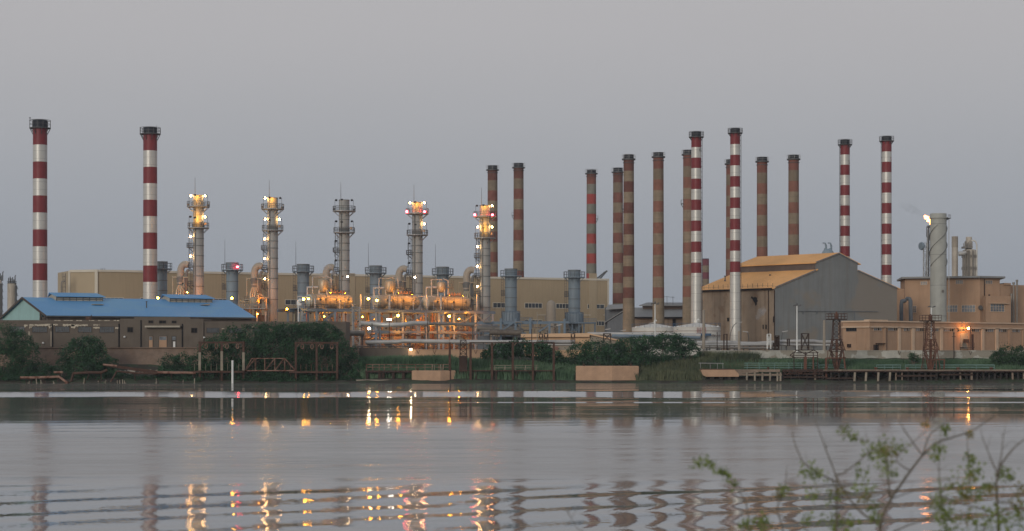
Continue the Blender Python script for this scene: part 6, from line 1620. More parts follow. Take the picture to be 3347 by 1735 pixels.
# far columns at the left edge
Y = 900; S = Y / F
for cx, w_, y0, lb, rod in ((39, 29, 925, 'distant capped column with small pipes on its head, left of the first striped chimney', True), (-2, 15, 912, 'distant column cut by the left edge of the picture', False)):
    X = wx(cx, Y); r = w_ / 2 * S
    root = thing('refinery_column', lb, 'column', (X, Y, GROUND), 'far columns at the left')
    MB().lathe(X, Y, [(r, GROUND), (r, wz(y0 + 3, Y)), (r * .8, wz(y0, Y)), (r * .2, wz(y0 - 1, Y))], 24).build('shell', M['col'], root)
    mb = MB()
    for k, (dx, h_) in enumerate(((-9, 14), (-4, 18), (-1, 12), (4, 16), (8, 9), (12, 22))):
        mb.tube([(X + dx * S, Y - r * .5, wz(y0 + 6, Y)), (X + dx * S, Y - r * .5, wz(y0 - h_, Y)), (X + (dx + (3 if k == 5 else .5)) * S, Y - r * .5, wz(y0 - h_ - 3, Y))], .25, 6)
    for py in (y0, y0 - 5): mb.hring(X, Y, wz(py, Y), r * 1.05, .14)
    mb.build('head_pipes', M['gant'], root)
    mb = MB()
    for dx in ((14,) if rod else (11, 15)): mb.tube([(X + (w_ / 2 + dx - 12) * S, Y - 2, GROUND), (X + (w_ / 2 + dx - 12) * S, Y - 2, wz(y0 + (8 if rod else 15), Y))], .5, 8)
    for k in range(8):
        py = y0 + 20 + k * 22; mb.box(X + r, Y - 2.5, wz(py, Y), X + r + 7 * S, Y, wz(py - 1.5, Y)); mb.tube([(X + r + 6.5 * S, Y - 2, wz(py, Y)), (X + r + 6.5 * S, Y - 2, wz(py - 9, Y))], .12, 4)
    mb.build('side_platform', M['gant'], root)
# distant crane
Y = 1000; p0, p1 = W(1952, 915, Y), W(1980, 888, Y)
root = thing('distant_crane', 'tiny dark crane jib poking up behind the right end of the tan hall', 'crane', (p0.x, Y, GROUND))
mb = MB()
for o_ in (Vector((-.9, 0, .3)), Vector((.9, 0, -.3))): mb.tube([p0 + o_, p1 + o_ * .3], .28, 5)
for k in range(10):
    a_, b_ = p0 + (p1 - p0) * k / 10, p0 + (p1 - p0) * (k + 1) / 10
    mb.tube([a_ + Vector((-.9, 0, .3)) * (1 - k * .07), b_ + Vector((.9, 0, -.3)) * (1 - k * .07)], .16, 4)
mb.bar(p1 + Vector((-1.2, 0, -.8)), p1 + Vector((.8, 0, .5)), .9)
mb.build('jib', M['gant'], root)
MB().box(p0.x - 6, Y - 3, GROUND, p0.x + 2, Y + 3, GROUND + 5).bar(Vector((p0.x - 1, Y, GROUND + 4)), p0, .8).build('body', M['gant'], root, smooth=False)

# ------------------------------------------------------------------ lamp posts and concrete poles
def post(label, x, y0, y1, Y, r, m_, name='lamp_post', cat='lamp post', head=True):
    p = W(x, y1, Y); zt_ = wz(y0, Y); zb_ = max(p.z, bank_z(Y) - .2)
    root = thing(name, label, cat, (p.x, Y, zb_))
    MB().tube([(p.x, Y, zb_), (p.x, Y, zt_)], [r * 1.1, r * .8], 8).build('pole', M[m_], root)
    if head:
        mb = MB(); mb.bar((p.x - .8, Y, zt_ + .1), (p.x + .9, Y, zt_ - .1), .16)
        for dx in (-.7, .75): mb.bar((p.x + dx - .35, Y - .2, zt_ - .1), (p.x + dx + .3, Y - .3, zt_ + .25), .45, .3)
        mb.lathe(p.x, Y, [(.12, zt_), (.2, zt_ + .2), (.2, zt_ + .5), (.05, zt_ + .7)], 8)
        mb.build('lamp_head', M['gant'], root)
    return root
post('slim white lamp post rising from the bushes before the left white tank', 2141, 993, 1100, 500, .17, 'whitep')
post('slim white lamp post standing before the grey gable', 2605, 999, 1150, 498, .19, 'whitep')
post('thick concrete pole between the right white tank and the stained wall', 2300, 1012, 1142, 503, .40, 'pole', 'concrete_pole', 'pole', False)
post('short concrete pole beside the foot of the right glossy chimney', 2416, 1082, 1142, 503, .33, 'pole', 'concrete_pole', 'pole', False)
post('concrete pole before the grey gable, left of the rusty beacon tower', 2694, 1046, 1146, 503, .38, 'pole', 'concrete_pole', 'pole', False)
def street(label, x, y0, y1, Y, dx, lean=1):
    zb_ = GROUND; zt_ = wz(y0, Y); X = wx(x, Y); S = Y / F
    root = thing('street_lamp', label, 'street lamp', (X, Y, zb_), 'bent-arm street lamps in the plant')
    pts = [(X, Y, zb_), (X, Y, zt_ - 5)] + [(X + dx * S * (1 - math.cos(R(80 * k / 5))), Y, zt_ - 5 + 4.6 * math.sin(R(80 * k / 5))) for k in range(1, 6)]
    MB().tube(pts, .09, 6).build('pole', M['gant'], root)
    q = Vector(pts[-1]); sg = 1 if dx > 0 else -1
    MB().bar(q - Vector((sg * .2, 0, .05)), q + Vector((sg * 1.3, 0, .2)), .4, .22).build('lamp_head', M['lag'], root, smooth=False)
street('bent-arm street lamp in front of the right glossy chimney', 2386, 1049, 1146, 520, 28)
street('street lamp with a flat head before the left part of the stained wall', 2448, 1079, 1120, 530, -6)
street('street lamp with a flat head before the stained corner, far right of the wall', 2554, 1078, 1130, 530, 6)
street('street lamp left of the white tanks, before the big sooty chimney', 2026, 1075, 1110, 530, 5)
street('street lamp just above the left white tank', 2118, 1051, 1100, 570, 6)
street('street lamp before the right skirted blue stack', 1815, 1057, 1110, 530, 8)
street('street lamp right of the skirted blue stack, at the hall\'s right end', 1975, 1071, 1110, 530, 6)
# ------------------------------------------------------------------ rusty riverfront works
def gantry(label, x0, xm, x1, y0, y1, Y, white):
    root = thing('mooring_gantry', label, 'gantry', (wx(x0, Y), Y, 0), 'rusty gantries with hanging rings')
    zt_, zd = wz(y0, Y), wz(y1, Y); S = Y / F
    for x in (x0, xm, x1):
        X = wx(x, Y)
        MB().box(X - .26, Y - .26, -1.5, X + .26, Y + .26, zt_).build('post', M['rust'], root, smooth=False)
        if white: MB().box(X - .30, Y - .30, zd + .1, X + .30, Y + .30, zd + (4.6 if x != xm else 4.9)).build('white_sleeve', M['pale'], root, smooth=False)
    MB().box(wx(x0, Y) - .3, Y - .2, zt_ - .1, wx(x1, Y) + .3, Y + .2, zt_ + .38).build('beam', M['rust'], root, smooth=False)
    mb = MB()
    for x in (x0, xm): mb.bar((wx(x, Y), Y, zt_ - 1.1), (wx(x + 12, Y), Y, zt_ - .05), .16)
    mb.each('brace', M['rustp'], root, smooth=False)
    mb = MB(); sp = (x1 - x0) / 4.15
    for k in range(4):
        X = wx(x0 + 21 + sp * k * .99, Y)
        pts = [(X + .33 * math.cos(a_), Y, zt_ - .75 + .62 * math.sin(a_)) for a_ in [2 * PI * i / 14 for i in range(15)]]
        mb.tube(pts, .11, 6)
    mb.each('ring', M['rustp'], root)
    MB().box(wx(x0 - 20, Y), Y - .8, zd - .45, wx(x1 + 4, Y), Y + 1.4, zd).build('walkway', M['rust'], root, smooth=False)
    mb = MB()
    n_ = 10
    for k in range(n_):
        x = wx(x0 - 20 + (x1 - x0 + 20) * k / (n_ - 1), Y); mb.tube([(x, Y + 1.3, zd), (x, Y + 1.3, zd + 1.8)], .055, 5)
    mb.each('rail_post', M['pale'] if white else M['rustp'], root)
    mb = MB()
    for k in range(7):
        x = wx(x0 - 18 + (x1 - x0 + 20) * k / 6, Y); mb.tube([(x, Y + .9, -1.5), (x, Y + .9, zd - .4)], .13, 6)
        mb.tube([(x, Y + .9, -.4), (x + 1.6, Y + .9, zd - .5)], .08, 5)
    mb.each('pile', M['rustd'], root)
    return root
gantry('rusty mooring gantry with white sleeved posts, left of the truss walkway', 653, 725, 796, 1121, 1212, 478.5, True)
gantry('rusty mooring gantry without white sleeves, right of the truss walkway', 967, 1035, 1102, 1122, 1213, 478.5, False)
Y = 479.2
root = thing('truss_walkway', 'rusty through-truss footbridge linking the two mooring gantries', 'footbridge', (wx(880, Y), Y, 2))
zt_, zd = wz(1171, Y), wz(1211, Y)
for dy in (0, 2.0):
    mb = MB(); X = [wx(x, Y) for x in (800, 832, 865, 898, 930, 965)]
    mb.bar((X[0], Y + dy, zd), (X[-1], Y + dy, zd), .22); mb.bar((wx(823, Y), Y + dy, zt_), (wx(930, Y), Y + dy, zt_), .18)
    mb.bar((X[0], Y + dy, zd), (wx(823, Y), Y + dy, zt_), .16); mb.bar((wx(930, Y), Y + dy, zt_), (X[-1], Y + dy, zd), .16)
    for a_ in (834, 865, 898, 930): mb.bar((wx(a_, Y), Y + dy, zd), (wx(a_, Y), Y + dy, zt_), .14)
    for a_, b_ in ((802, 834), (866, 898), (898, 928)): mb.bar((wx(a_, Y), Y + dy, zd), (wx(b_, Y), Y + dy, zt_), .13)
    mb.build('truss', M['rustp'] if dy == 0 else M['rust'], root, smooth=False)
MB().box(wx(798, Y), Y + .1, zd - .25, wx(967, Y), Y + 1.9, zd - .05).build('deck', M['rustd'], root, smooth=False)
p = W(760, 1252, 474)
solo(MB().tube([(p.x, 474, -2), (p.x, 474, wz(1179, 474))], .27, 10).lathe(p.x, 474, [(.29, wz(1179, 474)), (.2, wz(1177.5, 474))], 10), 'mooring_pole', M['whitep'], 'white mooring pole standing in the water before the left gantry', 'pole', (p.x, 474, 0))
def rpipe(label, pts, r, m_='rustp', legs=(), name='rusty_pipe'):
    P = [W(*q) for q in pts]
    root = thing(name, label, 'pipe', (P[0].x, P[0].y, 0), 'rusty pipes at the waterline')
    MB().tube(P, r, 10).build('pipe_run', M[m_], root)
    if legs:
        mb = MB()
        for (x, y, Y, lean) in legs: p = W(x, y, Y); mb.tube([p, (p.x + lean, Y, -1.2)], .16, 6)
        mb.each('leg', M['rustd'], root)
    return root
rpipe('low rusty pipe on short legs at the waterline, bending down at its right end', [(66, 1234, 477), (110, 1234, 477), (192, 1231, 477), (200, 1236, 477), (222, 1252, 476)], .32, legs=((95, 1236, 477, 0), (118, 1236, 477, 0), (138, 1236, 477, 0), (190, 1236, 477, 0)))
rpipe('short pale rusty pipe end poking from the small bush', [(176, 1216.5, 477.5), (206, 1216.5, 477.5)], .28, legs=((196, 1218, 477.6, 0),))
rpipe('long rusty pipe on raking legs below the round bush', [(232, 1248, 476.5), (240, 1220, 477), (290, 1217, 477), (330, 1218, 477), (350, 1209, 477.5)], .36, 'rust', legs=((292, 1220, 477, -1.2), (330, 1218, 477, 0.3)))
rpipe('leaning rusty leg and crosspipe beside the fallen boom', [(360, 1252, 476), (382, 1213, 477), (440, 1219, 477), (515, 1221, 477)], .26, 'rust', legs=((440, 1221, 477, .3),))
rpipe('pale rusty pipe running level to the left gantry', [(514, 1217, 478), (640, 1218.5, 478)], .34, legs=((560, 1220, 478, .1), (630, 1220, 478, .9)))
P0_, P1_ = W(346, 1194, 480), W(518, 1217, 479)
root = thing('fallen_boom', 'fallen tapering rusty boom sloping down beside the round bush', 'boom', (P1_.x, 479, 1))
mb = MB(); mb.hexa([P0_ + Vector((0, -.3, -.2)), P1_ + Vector((0, -.3, -.5)), P1_ + Vector((0, .4, -.5)), P0_ + Vector((0, .4, -.2))], [P0_ + Vector((0, -.3, .35)), P1_ + Vector((0, -.3, .4)), P1_ + Vector((0, .4, .4)), P0_ + Vector((0, .4, .35))])
mb.each('beam', M['rust'], root, smooth=False)
MB().tube([P0_ + Vector((-.6, -.35, .2)), P0_ + (P1_ - P0_) * .22 + Vector((0, -.4, .25))], .26, 8).build('pale_edge', M['rustp'], root)
MB().bar(P1_ + Vector((-1, .2, -.3)), Vector((P1_.x - 1.5, 479.5, -1)), .3).build('leg', M['rustd'], root)
prnd = random.Random(8)
for k in range(26):
    x = prnd.choice([prnd.uniform(270, 420), prnd.uniform(80, 200), prnd.uniform(500, 650)]); p = W(x, 1250, 475.2); h_ = prnd.uniform(.4, 1.3)
    solo(MB().tube([(p.x, 475.2, -1), (p.x + prnd.uniform(-.3, .3), 475.2, h_)], [.14, .10], 6).lathe(p.x, 475.2, [(.2, -.4), (.2, .1)], 6), 'pile_stump', M['pale'] if k % 3 else M['rustd'],
         'rotten pile stump sticking out of the water at the left bank', 'stump', (p.x, 475.2, 0), 'pile stumps at the left bank')

# small railed pier left of the first concrete block
Y = 479
root = thing('small_pier', 'small dark railed pier between the big bush and the first concrete block', 'pier', (wx(1250, Y), Y, 0))
MB().box(wx(1193, Y), Y, wz(1217, Y), wx(1475, Y), Y + 4, wz(1211, Y)).build('deck', M['rustd'], root, smooth=False)
mb = MB()
for x in (1197, 1218, 1239, 1256, 1278, 1302, 1330, 1358, 1389, 1412, 1435, 1447): mb.tube([(wx(x, Y), Y + .2, wz(1212, Y)), (wx(x, Y), Y + .2, wz(1191, Y))], .09, 5)
for y in (1191, 1200): mb.tube([(wx(1196, Y), Y + .2, wz(y, Y)), (wx(1475, Y), Y + .2, wz(y, Y))], .07, 5)
mb.build('railing', M['rustp'], root)
mb = MB()
for x in (1199, 1240, 1252, 1285, 1318): mb.box(wx(x, Y) - .35, Y + .4, -1.5, wx(x, Y) + .35, Y + 1.1, wz(1216, Y))
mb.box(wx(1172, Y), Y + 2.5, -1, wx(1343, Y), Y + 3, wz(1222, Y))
mb.each('pile', M['rustd'], root, smooth=False)
MB().tube([(wx(1165, Y), Y - .6, .55), (wx(1345, Y), Y - .6, .5)], .33, 8).build('fender_log', M['pale'], root)
mb = MB()
for x, dx in ((1412, 3), (1420, 1), (1442, -2), (1448, 2)): mb.tube([(wx(x, Y), Y - .5, wz(1209, Y)), (wx(x + dx, Y), Y - .5, wz(1191, Y))], .09, 5)
mb.each('pale_stakes', M['pale'], root)

def block(label, x0, xm, x1, y0, y1, Y):
    root = thing('concrete_block', label, 'concrete block', (wx(xm, Y), Y, 0), 'tan concrete mooring blocks')
    a_, b_, c_ = Vector((wx(x0, Y + 1.2), Y + 1.2)), Vector((wx(xm, Y), Y)), Vector((wx(x1, Y + 2.2), Y + 2.2))
    pts = [a_, b_, c_, c_ + Vector((-.3, 7)), a_ + Vector((.3, 7))]; z1, z0 = wz(y0, Y), wz(y1, Y)
    c = sum(pts, Vector((0, 0))) / 5
    o = MB(); n_ = 5
    ins = lambda f_: [p + (c - p) * f_ for p in pts]
    o.v = [(p.x, p.y, z0) for p in pts] + [(p.x, p.y, z1 - .12) for p in pts] + [(p.x, p.y, z1) for p in ins(.025)]
    o.f = [[(i + 1) % n_, i, i + n_, (i + 1) % n_ + n_][::-1] for i in range(n_)] + [[i + n_, (i + 1) % n_ + n_, (i + 1) % n_ + 2 * n_, i + 2 * n_] for i in range(n_)] + [[2 * n_ + i for i in range(n_)]]
    o.m = [0] * len(o.f)
    o.build('body', M['block'], root, smooth=False)
    MB().plan([p + (c - p) * .012 for p in pts], -1.5, z0).build('wet_foot', M['wet'], root, smooth=False)
    mb = MB()
    for k, p in ((0, a_), (1, c_)):
        q = p + (c - p) * .25; mb.lathe(q.x, q.y, [(.22, z1), (.22, z1 + .35), (.34, z1 + .4), (.34, z1 + .55)], 10)
    mb.each('bollard', M['rust'], root)
block('smaller tan concrete block at the water, left of the rusty portal', 1346, 1440, 1489, 1211, 1244, 477)
block('larger tan concrete block at the water, right of the rusty portal', 1882, 2000, 2088, 1196, 1243, 477)

# rusty portal frame with its walkway
Y = 478.6
root = thing('portal_frame', 'long rusty portal frame on tall posts over a low walkway between the two concrete blocks', 'portal frame', (wx(1640, Y), Y, 0))
for x in (1470, 1538, 1608, 1676, 1742, 1810):
    MB().box(wx(x, Y) - .28, Y - .25, -1.5, wx(x, Y) + .28, Y + .25, wz(1119, Y)).build('post', M['rust'], root, smooth=False)
mb = MB().box(wx(1534, Y), Y - .2, wz(1120.5, Y), wx(1812, Y), Y + .2, wz(1117.5, Y)); mb.each('beam', M['rustd'], root, smooth=False)
mb = MB()
for x in (1608, 1676, 1538): mb.bar((wx(x, Y), Y, wz(1133, Y)), (wx(x + 13, Y), Y, wz(1120, Y)), .14)
mb.each('brace', M['rustp'], root, smooth=False)
MB().box(wx(1500, Y), Y + .3, wz(1213, Y), wx(1812, Y), Y + 2.6, wz(1210, Y)).build('walkway', M['rust'], root, smooth=False)
mb = MB()
for y in (1194, 1202): mb.tube([(wx(1600, Y), Y + .4, wz(y, Y)), (wx(1760, Y), Y + .4, wz(y, Y))], .06, 5)
for x in (1616, 1650, 1683, 1717, 1752): mb.tube([(wx(x - 2, Y), Y + .4, wz(1210, Y)), (wx(x + 1, Y), Y + .4, wz(1194, Y))], .08, 5); mb.tube([(wx(x + 2, Y), Y + .4, wz(1210, Y)), (wx(x + 1, Y), Y + .4, wz(1194, Y))], .06, 5)
mb.build('railing', M['pale'], root)
mb = MB()
for x in (1510, 1545, 1555, 1614, 1622, 1686, 1745, 1748): mb.box(wx(x, Y) - .25, Y + .6, -1.5, wx(x, Y) + .25, Y + 1.1, wz(1213, Y))
for a_, b_ in ((1684, 1696), (1742, 1728), (1515, 1545), (1548, 1520)): mb.bar((wx(a_, Y), Y + .7, wz(1240, Y)), (wx(b_, Y), Y + .7, wz(1215, Y)), .2)
mb.each('pile', M['rustd'], root, smooth=False)
Y = 480.5
X = wx(1514, Y)
mb = MB(); lattice(mb, X, Y, .5, wz(1112, Y), 2.0, 1.4, 9, .10)
solo(mb, 'dark_lattice_mast', M['rustd'], 'dark lattice mast standing just left of the rusty portal beam', 'lattice mast', (X, Y, 0))
solo(MB().box(X - 1.0, Y - 1.2, wz(1215, Y), X + 1.0, Y + .4, wz(1164, Y)).box(X - 1.1, Y - 1.3, wz(1166, Y), X + 1.1, Y + .5, wz(1163, Y)).box(X - .8, Y - 1.25, wz(1190, Y), X + .8, Y - 1.19, wz(1172, Y)).bar((X - .8, Y - .5, 0), (X - .8, Y - .5, wz(1214, Y)), .3).bar((X + .8, Y - .5, 0), (X + .8, Y - .5, wz(1214, Y)), .3), 'switch_cabinet', M['rustd'], 'dark rusted cabinet on the walkway under the lattice mast', 'cabinet', (X, Y, 1), smooth=False)

# barge-shaped landing stage and broken jetty
Y = 477.5
root = thing('landing_stage', 'tan barge-shaped landing stage on piles with a broken concrete beam trailing right', 'landing stage', (wx(2360, Y), Y, 0))
a_ = [W(2292, 1208, Y), W(2401, 1208, Y), W(2415, 1222, Y), W(2415, 1231, Y), W(2308, 1231, Y), W(2298, 1226, Y), W(2293, 1216, Y)]
MB().prism(list(reversed(a_)), (0, 6, 0)).build('hull', M['block'], root, smooth=False)
MB().box(wx(2294, Y), Y + .2, wz(1208, Y), wx(2400, Y), Y + 5.5, wz(1205.5, Y)).build('deck', M['rust'], root, smooth=False)
mb = MB()
for x in (2301, 2328, 2358, 2385, 2408): mb.box(wx(x, Y) - .45, Y + .6, -1.5, wx(x, Y) + .45, Y + 1.6, wz(1231, Y))
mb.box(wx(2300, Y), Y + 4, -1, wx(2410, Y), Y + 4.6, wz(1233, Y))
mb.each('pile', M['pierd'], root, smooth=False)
mb = MB(); prnd = random.Random(17)
xs = [2400 + i * 10 for i in range(16)]
for i in range(15):
    mb.hexa([W(xs[i], 1216 - prnd.random(), Y + 1), W(xs[i + 1], 1215.5, Y + 1), W(xs[i + 1], 1215.5, Y + 4), W(xs[i], 1216, Y + 4)],
            [W(xs[i], 1208 - prnd.random() * 1.5, Y + 1), W(xs[i + 1], 1208 - prnd.random() * 1.2, Y + 1), W(xs[i + 1], 1207, Y + 4), W(xs[i], 1207, Y + 4)])
mb.build('broken_slab', M['pier'], root, smooth=False)
mb = MB(); mb.bar(W(2405, 1224, Y + .5), W(2555, 1225, Y + .5), .5, .5); mb.bar(W(2405, 1219, Y + .8), W(2480, 1214, Y + .8), .4, .4); mb.each('cross_beam', M['pier'], root, smooth=False)
for x in (2441, 2467, 2492, 2517, 2541, 2551):
    MB().hexa([W(x - 3, 1246, Y), W(x + 3, 1246, Y), W(x + 3, 1246, Y + 1), W(x - 3, 1246, Y + 1)], [W(x - 3, 1217 if x < 2550 else 1228, Y), W(x + 3, 1217 if x < 2550 else 1228, Y), W(x + 3, 1217, Y + 1), W(x - 3, 1217, Y + 1)]).build('broken_pile', M['pale'], root, smooth=False)
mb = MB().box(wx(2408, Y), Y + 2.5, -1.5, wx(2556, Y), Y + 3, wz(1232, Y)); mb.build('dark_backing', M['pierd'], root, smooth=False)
mb = MB(); mb.tube([(wx(2290, Y), Y + 5, wz(1187, Y)), (wx(2372, Y), Y + 5, wz(1188, Y))], .09, 5)
for x in (2296, 2328, 2352, 2370): mb.tube([(wx(x, Y), Y + 5, wz(1206, Y)), (wx(x, Y), Y + 5, wz(1187.5, Y))], .05, 5)
mb.build('handrail', M['galv'], root)
MB().box(wx(2512, Y), Y + 2, wz(1208, Y), wx(2518, Y), Y + 2.5, wz(1200, Y)).build('bollard', M['rust'], root, smooth=False)

# long old pier along the right bank
Y = 478
root = thing('old_pier', 'long decayed pier of dark deck and leaning piles along the right bank', 'pier', (wx(2950, Y), Y, 0))
mb = MB(); prnd = random.Random(23)
xs = list(range(2552, 2720, 14)) 
def deck(x0, x1, yt, yb, m_, name, step=16, jit=.8):
    mb = MB(); n_ = max(1, int((x1 - x0) / step)); pt_ = [yt + prnd.uniform(-jit, jit) for _ in range(n_ + 1)]; pb_ = [yb + prnd.uniform(-jit, jit) for _ in range(n_ + 1)]
    for i in range(n_):
        a, b_ = x0 + (x1 - x0) * i / n_, x0 + (x1 - x0) * (i + 1) / n_
        mb.hexa([W(a, pb_[i], Y), W(b_, pb_[i + 1], Y), W(b_, pb_[i + 1], Y + 7), W(a, pb_[i], Y + 7)], [W(a, pt_[i], Y), W(b_, pt_[i + 1], Y), W(b_, pt_[i + 1] - 1, Y + 7), W(a, pt_[i] - 1, Y + 7)])
    return mb.build(name, M[m_], root, smooth=False)
deck(2690, 3440, 1208.5, 1211.3, 'pier', 'deck_top', 18, .5)
deck(2690, 3440, 1211.6, 1216, 'rustd', 'deck_beam', 24, .8)
deck(2556, 2690, 1207, 1216, 'rustd', 'deck_beam', 20, 1.0)
for x in (2793, 2830, 2870, 2908):
    MB().hexa([W(x - 4, 1246, Y + .2), W(x + 3, 1246, Y + .2), W(x + 3, 1246, Y + 1.2), W(x - 4, 1246, Y + 1.2)], [W(x - 2, 1214, Y + .2), W(x + 5, 1214, Y + .2), W(x + 5, 1214, Y + 1.2), W(x - 2, 1214, Y + 1.2)]).build('pale_pile', M['pale'], root, smooth=False)
for x in list(range(2560, 2790, 26)) + list(range(2910, 3430, 19)):
    lean = prnd.uniform(-3, 3); k_ = prnd.uniform(2.2, 4)
    MB().hexa([W(x - k_ + lean, 1254, Y + .8), W(x + k_ + lean, 1254, Y + .8), W(x + k_ + lean, 1254, Y + 1.6), W(x - k_ + lean, 1254, Y + 1.6)], [W(x - k_, 1214, Y + .8), W(x + k_, 1214, Y + .8), W(x + k_, 1214, Y + 1.6), W(x - k_, 1214, Y + 1.6)]).build('pile', M['pierd'] if prnd.random() < .75 else M['pier'], root, smooth=False)
mb = MB()
for k in range(46):
    x = prnd.uniform(2560, 3420); y0, y1 = prnd.uniform(1216, 1226), prnd.uniform(1224, 1242); mb.bar(W(x, y0, Y + prnd.uniform(1, 5)), W(x + prnd.uniform(-26, 26), y1, Y + prnd.uniform(1, 5)), .28)
for x0, x1, y in ((2560, 2700, 1232), (2700, 2790, 1236), (2930, 3060, 1228), (3070, 3180, 1224), (2560, 2690, 1222)): mb.bar(W(x0, y, Y + .6), W(x1, y, Y + .6), .4)
mb.each('broken_strut', M['rustd'], root, smooth=False)
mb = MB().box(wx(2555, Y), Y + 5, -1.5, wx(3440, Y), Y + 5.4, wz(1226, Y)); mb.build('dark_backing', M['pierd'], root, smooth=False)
mb = MB()
for y in (1187, 1194):
    mb.tube([(wx(2440, Y), Y + 5, wz(y, Y)), (wx(2686, Y), Y + 5, wz(y, Y))], .075, 5)
mb.tube([(wx(2440, Y), Y + 5, wz(1202, Y)), (wx(2660, Y), Y + 5, wz(1202, Y))], .075, 5)
for x in (2450, 2490, 2540, 2588, 2630, 2672, 2686): mb.tube([(wx(x, Y), Y + 5, wz(1210, Y)), (wx(x, Y), Y + 5, wz(1186, Y))], .07, 5)
mb.build('handrail', M['greenrail'], root)
mb = MB()
for x0, x1 in ((2690, 2778), (2880, 2960), (2975, 3080), (3090, 3270)):
    for y in (1193.5, 1201): mb.tube([(wx(x0, Y), Y + 6, wz(y, Y)), (wx(x1, Y), Y + 6, wz(y, Y))], .11, 6)
    for k in range(4): x = x0 + (x1 - x0) * k / 3; mb.tube([(wx(x, Y), Y + 6, wz(1209, Y)), (wx(x, Y), Y + 6, wz(1193, Y))], .07, 5)
mb.build('handrail', M['greenrail'], root)
for x in (2863, 2700, 2966, 3132, 3240):
    X = wx(x, Y + 2); MB().lathe(X, Y + 2, [(.35, wz(1210, Y)), (.3, wz(1205, Y)), (.5, wz(1203, Y)), (.5, wz(1200.5, Y))], 10).build('bollard', M['rusto'], root)
mb = MB()
for k in range(60):
    x = prnd.uniform(2556, 2690); y = prnd.uniform(1207, 1222); mb.tube([W(x, y, Y - .1), W(x + prnd.uniform(-8, 8), y + prnd.uniform(1, 6), Y - .1)], .09, 5)
mb.each('hanging_scrap', M['rust'], root)

# rusty beacon towers on the pier
def beacon(label, cx, Y, y_top, y_plat, y_waist, y_base, side_ladder, m_):
    X = wx(cx, Y); z = lambda py: wz(py, Y); S = Y / F
    root = thing('beacon_tower', label, 'lattice tower', (X, Y, z(y_base)), 'rusty lattice beacon towers on the pier')
    mb = MB()
    lattice(mb, X, Y, z(1108), z(y_plat), 26 * S, 20 * S, 4, .10)
    lattice(mb, X, Y, z(1148), z(1108), 40 * S, 26 * S, 2, .13)
    lattice(mb, X, Y, z(y_base), z(1148), 8 * S, 34 * S, 2, .15, d=(1.5, 2.2))
    mb.build('lattice', M[m_], root)
    MB().bar((X, Y - .3, z(y_base)), (X, Y - .3, z(1108)), .55).build('mast', M['rusto'], root, smooth=False)
    mb = MB()
    for s_ in (-1, 1):
        mb.tube([(X + s_ * 20 * S, Y - 1, z(1148)), (X + s_ * (30 if s_ > 0 else 34) * S, Y - 1, z(y_base))], .1, 5)
        mb.tube([(X + s_ * 13 * S, Y - 1, z(1108)), (X + s_ * 27 * S, Y - 1, z(1146))], .1, 5)
    mb.tube([(X - 24 * S, Y - 1, z(1110)), (X + 18 * S, Y - 1, z(1110))], .1, 5); mb.tube([(X - 26 * S, Y - 1, z(1143)), (X + 26 * S, Y - 1, z(1143))], .12, 5)
    mb.each('stay', M[m_], root)
    w_ = 31 * S
    MB().box(X - w_, Y - 1.8, z(y_plat) - .25, X + w_, Y + 1.8, z(y_plat)).build('platform', M['rustd'], root, smooth=False)
    mb = MB()
    for k in range(7):
        for yy in (-1.8, 1.8): mb.tube([(X - w_ + w_ * k / 3, Y + yy, z(y_plat)), (X - w_ + w_ * k / 3, Y + yy, z(y_plat) + 17 * S)], .055, 5)
    for h_ in (8, 17):
        for yy in (-1.8, 1.8): mb.tube([(X - w_, Y + yy, z(y_plat) + h_ * S), (X + w_, Y + yy, z(y_plat) + h_ * S)], .055, 5)
        for xx_ in (-w_, w_): mb.tube([(X + xx_, Y - 1.8, z(y_plat) + h_ * S), (X + xx_, Y + 1.8, z(y_plat) + h_ * S)], .055, 5)
    mb.build('railing', M['rust'], root)
    mb = MB().tube([(X, Y, z(y_plat)), (X, Y, z(y_top))], .22, 8); mb.lathe(X, Y, [(.5, z(y_plat)), (.5, z(y_plat) + 1.2), (.2, z(y_plat) + 1.5)], 10); mb.build('beacon', M['rusto'], root)
    if side_ladder:
        mb = MB()
        for dx in (-30, -25): mb.tube([(X + dx * S, Y - 1.2, z(y_base)), (X + (dx + 6) * S, Y - 1.2, z(y_plat))], .08, 5)
        for k in range(24): t = k / 24; x = X + (-30 + 6 * t) * S; zz_ = z(y_base) + (z(y_plat) - z(y_base)) * t; mb.tube([(x, Y - 1.2, zz_), (x + 5 * S, Y - 1.2, zz_)], .05, 4)
        mb.build('ladder', M['rust'], root)
    return root
beacon('rusty lattice beacon tower standing before the left end of the pilastered building', 2734, 481.5, 1018, 1042, 1148, 1209, False, 'rust')
beacon('rusty lattice beacon tower with a side ladder, below the sodium-lit wall', 3041, 481.5, 1026, 1047, 1148, 1209, True, 'rusto')
p = W(3044, 1160, 483.5)
root = thing('lamp_post', 'white lamp post with two heads standing inside the right beacon tower', 'lamp post', (p.x, 483.5, 3))
MB().tube([(p.x, 483.5, 2.6), (p.x, 483.5, wz(1005, 483.5))], .17, 8).build('pole', M['whitep'], root)
z_ = wz(1005, 483.5); MB().bar((p.x - .8, 483.5, z_ + .2), (p.x + .8, 483.5, z_ + .1), .12).bar((p.x - .9, 483.3, z_ + .15), (p.x - .3, 483.3, z_ + .35), .4, .25).bar((p.x + .3, 483.3, z_ + .1), (p.x + 1.0, 483.3, z_ + .35), .4, .25).build('lamp_head', M['gant'], root, smooth=False)
